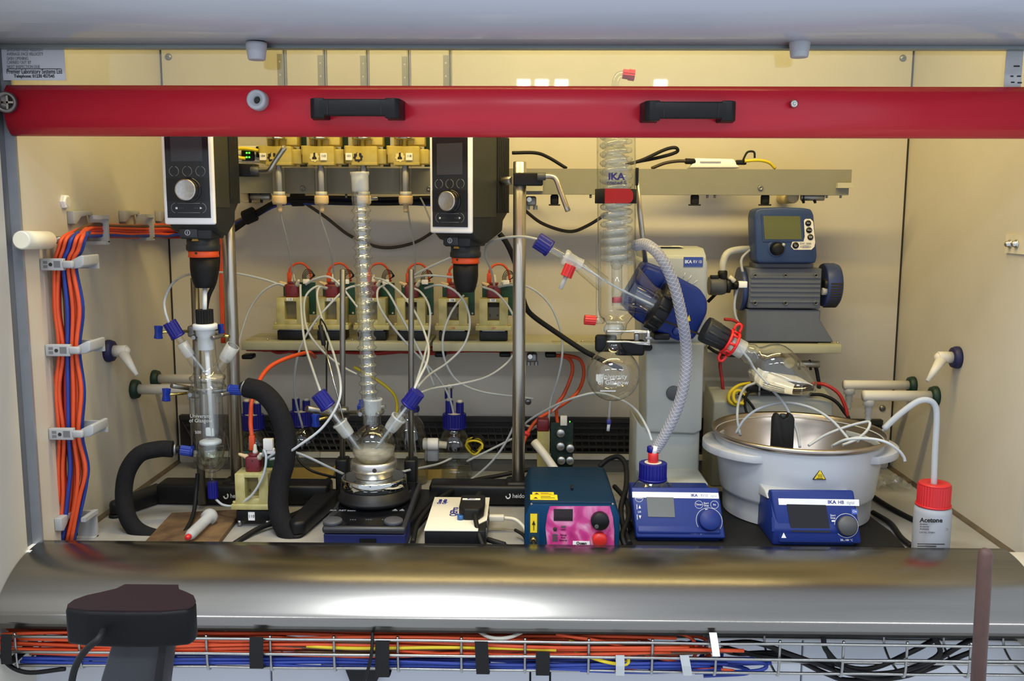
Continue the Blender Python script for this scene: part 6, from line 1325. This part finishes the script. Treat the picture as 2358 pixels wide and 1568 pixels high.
for j, yv in enumerate((455, 466)):
    cable('cable', [(540, 524+j*6, 2.05), (590, 490+j*6, 2.045), (650, 460+j*4, 2.035), (760, yv, 2.03), (880, yv+3, 2.03), (1000, yv, 2.03), (1075, yv+3, 2.03)], .0045, 'rubber', 'thick black cable in the dark bundle below the upper rail', 'cable', 'black cables of the dark bundle')
def clip(px0, px1, py, lab):
    Yk = PX_(px0, py, XL+.001).y; a, b = P(px0, py, Yk), P(px1, py, Yk); z = a.z; h = .0098; L_ = b.x-a.x
    t = T('cable_clip', lab, 'cable clip', (XL, Yk, z), 'grey cable clips on the left wall'); g = mat('clip_grey', (166, 168, 170), .5, var=.06)
    X = lambda u: a.x+L_*u
    sd = MB().rbox((a.x+L_/2, Yk+.005, z), (L_, .010, 2*h), .0012).build('saddle', g, t)
    for u, v, z0, z1 in ((.14, .32, .0012, .0058), (.14, .32, -.0058, -.0012), (.60, .88, -.0050, .0060)): MB().bb((X(u), Yk-.0004, z+z0), (X(v), Yk+.004, z+z1)).build('slot', mat('slot_shade', (112, 112, 114), .6), sd)  # flush darker boxes paint the shade of openings; the saddle stays solid
    MB().lathe([(.0030, 0), (.0030, .0008)], (X(.46), Yk, z), (0, -1, 0), 12).build('screw', 'gap', sd)
    MB().bb((XL+.0003, Yk+.004, z-h), (X(.2), Yk+.07, z-h+.004)).build('lower_leg', g, t); MB().bb((XL+.0003, Yk+.060, z-h), (X(1)+.03, Yk+.066, z+h)).build('rear_plate', g, t)
    MB().rbox((b.x+.007, Yk+.004, z), (.018, .010, .0125), .003).build('latch', g, t)
    MB().prism([(b.x+.008, z-.008), (b.x+.024, z-.006), (b.x+.030, z-.002), (b.x+.031, z+.014), (b.x+.026, z+.015), (b.x+.008, z+.006)], Yk+.008, Yk+.066, 'y', .002).build('strap_arm', g, t)
clip(92, 145, 609, 'grey clip on the vertical bundle, highest of three'); clip(104, 160, 807, 'grey clip on the vertical bundle, middle of three'); clip(112, 168, 1000, 'grey clip on the vertical bundle, lowest of three')
def bigclip(c, lab, Z=1):
    t = T('cable_clip', lab, 'cable clip', c, 'grey cable clips on the left wall'); g = mat('clip_grey', (158, 160, 160), .5, var=.06)
    MB(TR(c)).prism([(-.036, -.002), (-.036, .020), (.036, .020), (.036, .013), (-.008, .010), (-.028, -.004)], -.0, .012, 'x', .001).build('upper_hook', g, t)
    MB(TR(c)).bb((.006, .030, -.036), (.040, .037, .012)).build('lower_arm', g, t); MB(TR(c)).bb((.034, -.012, .006), (.042, .037, .013)).build('latch', g, t); MB(TR(c)).bb((.0, .02, -.040), (.04, .037, -.034)).build('foot', g, t)
for px, py, lab in ((178, 512, 'grey corner clip where the bundle turns'), (292, 508, 'grey clip on the horizontal bundle beside the corner clip'), (372, 507, 'grey clip on the horizontal bundle beside the left stirrer'), (150, 1204, 'grey clip on the bundle just above the sill')):
    c = PX_(px, py, XL+.0005); bigclip(c, lab)
# ================================================================== clear and white tubing
def tubing(pts, lab, r=.0023, mt='tubing', group='white tubes among the pumps'):
    cable('tubing', pts, r, mt, lab, 'tube', group if group else None, 8, 7)
Yp = 1.965
TB = [
 ('white tube arching from the reactor blue cap to the first pump', [(392, 752, 1.66), (380, 715, 1.66), (381, 685, 1.68), (402, 648, 1.72), (445, 630, 1.80), (530, 628, 1.90), (600, 641, 1.95), (652, 658, 1.975)]),
 ('white tube dropping left from the first pump behind the rod', [(655, 657, Yp), (636, 654, Yp), (604, 672, Yp), (575, 712, Yp), (556, 765, 1.95), (548, 800, 1.94)]),
 ('white tube from the first pump down to the left flask cap', [(692, 656, Yp), (692, 670, 1.95), (694, 720, 1.91), (702, 790, 1.84), (720, 850, 1.75), (738, 902, 1.655)]),
 ('thin tube hanging from syringe pump 104', [(645, 472, 1.913), (648, 500, 1.92), (662, 560, 1.94), (678, 655, 1.985)]),
 ('thin tube hanging from syringe pump 110', [(741, 474, 1.913), (738, 498, 1.92), (760, 570, 1.94), (772, 655, 1.985)]),
 ('white tube looping left out of the second pump', [(754, 663, Yp), (728, 660, 1.95), (703, 685, 1.94), (702, 735, 1.92), (716, 775, 1.90), (750, 815, 1.90), (790, 845, 1.90), (822, 862, 1.90)]),
 ('white tube bowed over the first two pumps', [(704, 655, Yp), (724, 643, 1.95), (755, 637, 1.94), (782, 655, 1.93), (806, 685, 1.92), (824, 708, 1.90)]),
 ('white tube sweeping left down to the bottle behind the foam hose', [(838, 656, Yp), (800, 664, 1.93), (764, 696, 1.91), (722, 745, 1.90), (692, 800, 1.90), (679, 860, 1.92), (681, 920, 1.95), (697, 985, 1.985)]),
 ('white tube looping down to the worktop pump', [(752, 665, Yp), (735, 662, 1.94), (731, 690, 1.92), (748, 755, 1.85), (770, 820, 1.75), (784, 880, 1.66), (778, 930, 1.63), (742, 985, 1.62), (690, 1025, 1.62), (650, 1050, 1.64), (622, 1058, 1.655)]),
 ('white tube from the worktop pump running right to the hotplate', [(614, 1056, 1.655), (640, 1040, 1.65), (672, 1040, 1.66), (710, 1053, 1.68), (750, 1072, 1.70), (792, 1092, 1.72)]),
 ('white tube curving from the worktop pump to the reactor outlet', [(606, 1050, 1.655), (608, 1036, 1.645), (613, 1055, 1.64), (606, 1095, 1.64), (580, 1140, 1.645), (545, 1163, 1.655), (515, 1163, 1.665), (497, 1150, 1.675)]),
 ('white tube arching right to the right flask cap', [(862, 640, Yp), (890, 648, 1.93), (928, 680, 1.90), (962, 730, 1.85), (985, 790, 1.78), (984, 830, 1.72), (966, 870, 1.67), (952, 900, 1.64)]),
 ('white tube bowed outside the right slim rod', [(942, 660, Yp), (968, 672, 1.93), (988, 705, 1.90), (990, 750, 1.87), (980, 810, 1.80), (966, 858, 1.72), (954, 896, 1.645)]),
 ('white tube crossing down to the blue-capped bottle', [(886, 655, Yp), (870, 668, 1.94), (872, 700, 1.92), (895, 740, 1.92), (940, 795, 1.93), (990, 848, 1.95), (1022, 890, 1.97), (1038, 925, 1.98), (1047, 965, 1.985)]),
 ('white tube falling steeply past the right slim rod', [(880, 658, Yp), (898, 680, 1.93), (930, 740, 1.92), (962, 800, 1.92), (985, 850, 1.92), (1000, 890, 1.93)]),
 ('white tube making a wide loop under the right stirrer', [(978, 664, Yp), (1010, 656, 1.93), (1045, 668, 1.92), (1072, 700, 1.92), (1082, 745, 1.91), (1068, 795, 1.90), (1030, 835, 1.88), (990, 862, 1.82), (962, 890, 1.66)]),
 ('white tube swinging left below the right stirrer', [(1068, 680, Yp), (1040, 718, 1.94), (1022, 765, 1.93), (1020, 810, 1.93), (1034, 852, 1.94), (1060, 882, 1.95), (1110, 902, 1.96), (1180, 912, 1.97), (1230, 918, 1.98)]),
 ('white tube sagging from the right rod to the right flask neck', [(1190, 805, 1.95), (1165, 838, 1.93), (1120, 868, 1.90), (1060, 884, 1.86), (1000, 894, 1.80), (966, 905, 1.66)]),
 ('white tube bowed far right of the right rod', [(1148, 660, Yp), (1180, 656, 1.94), (1220, 662, 1.93), (1262, 696, 1.93), (1288, 750, 1.93), (1295, 810, 1.93), (1285, 870, 1.94), (1268, 925, 1.96), (1262, 985, 1.96)]),
 ('short white tube falling right from the last pump', [(1110, 660, Yp), (1140, 672, 1.94), (1165, 698, 1.93), (1182, 728, 1.92), (1190, 760, 1.91)]),
 ('white tube rising diagonally to the right stirrer neck', [(948, 644, Yp), (950, 636, 1.94), (985, 617, 1.90), (1020, 601, 1.87), (1050, 588, 1.86)]),
 ('white tube running level behind the right stirrer chuck', [(950, 640, Yp), (985, 634, 1.93), (1030, 637, 1.93), (1070, 645, 1.95), (1100, 658, Yp)]),
 ('white tube from the last pump over to the slanted blue cap', [(1138, 658, 1.97), (1132, 625, 1.93), (1118, 590, 1.90), (1124, 562, 1.86), (1160, 548, 1.80), (1205, 545, 1.74), (1242, 552, 1.692)]),
 ('white tube falling along the right steel rod', [(1207, 812, 1.93), (1207, 870, 1.92), (1196, 940, 1.92), (1172, 1005, 1.93), (1135, 1060, 1.94), (1090, 1100, 1.96), (1068, 1108, 1.97)]),
 ('white tube crossing low in front of the right rod foot', [(1290, 930, 1.97), (1230, 985, 1.96), (1170, 1015, 1.95), (1120, 1040, 1.955), (1075, 1062, 1.96)]),
 ('white tube passing behind the round flask', [(1240, 985, 1.96), (1210, 975, 1.95), (1275, 935, 1.90), (1335, 912, 1.85), (1380, 905, 1.83), (1430, 920, 1.80), (1465, 945, 1.74), (1490, 985, 1.68), (1501, 1015, 1.662)]),
 ('white tube from the hotplate to the clear bottle', [(908, 1092, 1.74), (940, 1083, 1.78), (975, 1076, 1.86), (1010, 1068, 1.93), (1040, 1055, 1.955)]),
 ('thin tube hanging behind the right stirrer', [(968, 455, 1.95), (978, 475, 1.95), (1000, 530, 1.96)]),
 ('thin tube falling to the third pump', [(938, 474, 1.913), (945, 520, 1.94), (955, 580, 1.96), (955, 650, 1.985)]),
]
for lab, pts in TB:
    thin = lab.startswith('thin')
    tubing(pts, lab, .0018 if thin else .0024, 'thintube' if thin else 'tubing')
for lab, pts in (('white tube dropping from the tilted flask into the bath', [(1765, 885, 1.74), (1800, 922, 1.72), (1822, 960, 1.70), (1836, 995, 1.69), (1842, 1030, 1.67)]),
 ('white tube curling left over the back rim of the bath', [(1738, 882, 1.80), (1715, 893, 1.79), (1701, 925, 1.78), (1698, 965, 1.76), (1705, 1003, 1.74)]),
 ('white tube arching high across the bath', [(1694, 998, 1.73), (1715, 965, 1.73), (1750, 940, 1.73), (1805, 927, 1.73), (1865, 938, 1.72), (1912, 965, 1.70), (1945, 1000, 1.68), (1958, 1018, 1.67)]),
 ('white tube folded back on itself in the bath', [(1862, 1026, 1.66), (1900, 1002, 1.68), (1945, 984, 1.69), (1990, 972, 1.68), (2003, 974, 1.67), (1996, 992, 1.66), (1972, 1012, 1.64), (1940, 1025, 1.63)]),
 ('white tube hanging out over the right rim of the bath', [(1918, 1026, 1.63), (1950, 1012, 1.61), (2000, 1010, 1.59), (2040, 1018, 1.575), (2068, 1036, 1.57), (2081, 1052, 1.57), (2084, 1062, 1.57)]),
 ('short white tube lying on the bath floor', [(1915, 1028, 1.65), (1945, 1014, 1.66), (1978, 1007, 1.665), (1975, 1016, 1.65)])):
    tubing(pts, lab, .0026, 'tubing', 'white tubes in the heating bath')
# ================================================================== dark cables
cable('mains_cable', [(1150, 538, 1.86), (1168, 562, 1.86), (1188, 610, 1.865), (1200, 665, 1.87), (1210, 705, 1.88), (1228, 728, 1.89), (1280, 765, 1.90), (1340, 805, 1.90), (1372, 822, 1.90), (1430, 850, 1.92)], .0056, 'rubber', 'thick black lead descending from the centre stirrer to the right')
bc = mat('dark_brown_cable', (52, 42, 26), .5)
MATS['dark_brown_cable'] = bc; C['dbrown'] = bc
cable('cable', [(700, 466, 2.05), (750, 500, 2.06), (810, 545, 2.07), (880, 570, 2.075), (950, 560, 2.07), (1000, 532, 2.06), (1040, 505, 2.05)], .0034, 'dbrown', 'dark cable swagged on the rear wall behind the condenser')
cable('cable', [(1208, 484, 2.04), (1250, 515, 2.06), (1310, 533, 2.07), (1352, 520, 2.06), (1400, 490, 2.05)], .0038, 'dbrown', 'dark cable swagged on the rear wall left of the coil condenser')
cable('cable', [(1180, 352, 1.95), (1232, 352, 1.97), (1262, 362, 1.98), (1305, 388, 1.985)], .0036, 'rubber', 'black cable resting on the rail right of the centre stirrer')
cable('cable', [(1440, 380, 1.98), (1480, 368, 1.98), (1530, 345, 1.98), (1555, 340, 1.98), (1558, 350, 1.985), (1520, 362, 1.99), (1470, 372, 1.99)], .0036, 'rubber', 'black cable folded in a loop above the rail beside the condenser')
cable('cable', [(1500, 388, 1.985), (1530, 376, 1.985), (1560, 371, 1.985), (1588, 371, 1.985)], .0034, 'dbrown', 'dark cable with plug entering the white adapter on the rail')
wa = T('white_adapter', 'white power adapter lying on top of the rail', 'adapter', P(1640, 388, 1.99))
MB().prism(poly([(1588, 387), (1600, 364), (1690, 366), (1705, 387)], 1.985), 1.985, 2.03, 'y', .003, 2).build('body', 'white', wa); MB().prism(poly([(1612, 371), (1660, 371), (1660, 374), (1612, 374)], 1.984), 1.983, 1.985, 'y').build('slot', 'grey', wa)
MB().rcyl(P(1578, 371, 1.985), P(1600, 372, 1.99), .006, .001).build('plug', 'rubber', wa); MB().rbox(P(1706, 374, 1.99), (.022, .012, .010), .002).build('connector', 'black', wa)
cable('cable', [(1708, 378, 1.985), (1714, 362, 1.985), (1722, 350, 1.985), (1736, 350, 1.985), (1738, 364, 1.985)], .0022, 'rubber', 'thin black tie looped up beside the white adapter')
cable('cable', [(1715, 371, 1.98), (1745, 369, 1.98), (1770, 374, 1.985), (1785, 388, 1.99)], .0032, 'yellow', 'yellow cable end drooping behind the rail')
nd = T('network_switch', 'small network box with green lights behind the left stirrer', 'network device', P(575, 375, 1.96))
MB().rbox(P(580, 356, 1.96), (.052, .05, .032), .002).build('case', 'offwhite', nd); MB().rbox(P(572, 358, 1.935), (.026, .012, .022), .002).build('socket', 'black', nd)
for dx, dy in ((-3, -6), (3, -6), (-3, 4), (3, 4)): MB().box(P(571+dx, 358+dy, 1.9285), (.003, .001, .003)).build('light', 'led', nd)
MB().rbox(P(600, 350, 1.935), (.016, .014, .022), .002).build('plug', 'black', nd)
cable('network_cable', [(535, 360, 1.92), (538, 348, 1.92), (552, 342, 1.92), (575, 343, 1.92), (595, 347, 1.925)], .0036, 'yellow', 'yellow cable curving over the network box')
cable('network_cable', [(538, 352, 1.925), (548, 362, 1.92), (565, 365, 1.925)], .0036, 'yellow', 'short yellow cable plugged into the network box')
for lab, pts, r in (('black cable crossing the worktop under the foam hose', [(540, 1252, 1.56), (600, 1215, 1.62), (660, 1195, 1.66), (730, 1165, 1.74), (790, 1125, 1.82)], .0052),
 ('thin black cable draped left of the hotplate', [(682, 1040, 1.80), (690, 1062, 1.79), (720, 1085, 1.78), (775, 1100, 1.80), (800, 1105, 1.82)], .0026),
 ('black cable running right behind the spectrometer', [(950, 1250, 1.53), (965, 1200, 1.62), (1010, 1150, 1.72), (1080, 1110, 1.84), (1150, 1095, 1.88), (1225, 1080, 1.88)], .0048),
 ('black cable looping up between laser and blue panel', [(1380, 1075, 1.80), (1400, 1058, 1.80), (1425, 1052, 1.79), (1441, 1072, 1.77), (1442, 1120, 1.72), (1430, 1170, 1.66), (1436, 1215, 1.60), (1450, 1252, 1.54)], .0052),
 ('black cable tangled right of the laser box', [(1415, 1120, 1.76), (1440, 1150, 1.70), (1448, 1190, 1.62), (1432, 1230, 1.56), (1440, 1258, 1.54)], .0048),
 ('black cable on the worktop right of the bath', [(2005, 1140, 1.86), (2035, 1160, 1.80), (2070, 1180, 1.75), (2110, 1200, 1.70)], .0052),
 ('second black cable on the worktop ending at the acetone bottle', [(2010, 1180, 1.74), (2050, 1205, 1.68), (2075, 1238, 1.60), (2100, 1258, 1.56)], .0052),
 ('thin black lead hanging beside the left stirrer chuck', [(500, 540, 1.76), (502, 600, 1.76), (494, 650, 1.76), (478, 690, 1.755), (470, 760, 1.755)], .0042),
 ('black lead running down by the grey stand rod', [(455, 1090, 1.70), (452, 1130, 1.69), (446, 1180, 1.66), (430, 1218, 1.61), (405, 1245, 1.57)], .0040),
 ('black cable curled at the rear of the worktop left of the hotplate', [(640, 1195, 1.68), (700, 1170, 1.74), (715, 1130, 1.82), (760, 1100, 1.88)], .0030)):
    cable('cable', pts, r, 'rubber', lab)
cable('cable', [(815, 845, 2.02), (860, 870, 2.02), (895, 895, 2.02), (912, 920, 2.02), (914, 960, 2.02), (910, 985, 2.02)], .0034, 'yellow', 'yellow cable falling behind the ridged condenser')
# ================================================================== wash bottle
Yw = 1.525; q = P(2143, 1250, Yw); wb = T('wash_bottle', 'milky acetone wash bottle with red cap at the right front', 'wash bottle', (q.x, Yw, 0))
k = S(1, Yw); zc = P(2143, 1158, Yw).z; ztop = P(2143, 1112, Yw).z
MB().lathe([(.0, .001), (40*k, .0005), (42*k, .004), (42*k, zc-.014), (41*k, zc-.008), (36*k, zc-.003), (33*k, zc+.006)], (q.x, Yw, 0), (0, 0, 1), 40).build('body', mat('milky_bottle', (190, 194, 202), .35, var=.04, alpha=.66), wb)
MB().knurl((q.x, Yw, zc-.002), (q.x, Yw, ztop-.002), 37.5*k, 72, .0008).build('cap', 'redcap', wb); cp = wb.children[-1]
MB().lathe([(40*k, 0), (40*k, .003)], (q.x, Yw, zc-.004), (0, 0, 1), 36).build('cap_rim', 'redcap', cp); MB().lathe([(37*k, 0), (34*k, .003), (17*k, .003), (15*k, .001), (0, .001)], (q.x, Yw, ztop-.0022), (0, 0, 1), 36).build('cap_top', 'redcap', cp)
MB().tube([P(2150, 1125, Yw), P(2153, 1040, Yw), P(2157, 960, Yw), P(2152, 932, Yw), P(2135, 921, Yw), P(2110, 926, Yw+.005), P(2070, 955, Yw+.012), P(2036, 987, Yw+.02)], [.0050]*12+[.0050]*30, 12, 7).build('spout', 'poly', wb); MB().cyl(P(2048, 977, Yw+.018), P(2032, 992, Yw+.021), .0036, .0018, n=10).build('tip', 'poly', wb)
text('Acetone', P(2117, 1197, Yw-42*k+.002)-V((0, .002, 0)), S(11, Yw), 'ink', wb, align='LEFT', bold=.0003)
for i, s_ in enumerate(('Aceton', 'Acetone', 'Acetona')): text(s_, P(2117, 1206+5.5*i, Yw-42*k+.002)-V((0, .002, 0)), S(4.4, Yw), 'ink', wb, align='LEFT')
text('CAS No.: 67-64-1', P(2116, 1225, Yw-42*k+.002)-V((0, .002, 0)), S(3.6, Yw), 'ink', wb, align='LEFT'); a = P(2170, 1217, Yw-34*k)-V((0, .004, 0)); MB().tube([a+V((math.cos(q)*.008, abs(math.cos(q))*.001, math.sin(q)*.0022)) for q in [i*PI/8 for i in range(16)]], .0004, 5, 1, True).build('maker_oval', 'inkgrey', wb)
for q in range(2): a = P(2112, 1253+5*q, Yw-42*k)-V((0, .0008, 0)); MB().bb(a, a+V((.045-.014*q, .0006, .0012))).build('print_line', 'ink', wb)
# crumpled clear film
rn = random.Random(3); q = PZ(2042, 1118, 0); vs = []; fs = []; n = 9
for i in range(n):
    for j in range(n): vs.append((q.x-.035+.07*i/(n-1)+rn.uniform(-.003, .003), q.y-.05+.09*j/(n-1)+rn.uniform(-.004, .004), .002+rn.uniform(0, .018)))
for i in range(n-1):
    for j in range(n-1): fs.append((i*n+j, (i+1)*n+j, (i+1)*n+j+1, i*n+j+1))
MB().add(vs, fs, False).build('plastic_film', glassmat('clear_film', (240, 240, 236), (190, 190, 186), .15, haze=.12), label='crumpled clear plastic film on the worktop right of the bath', cat='plastic film')
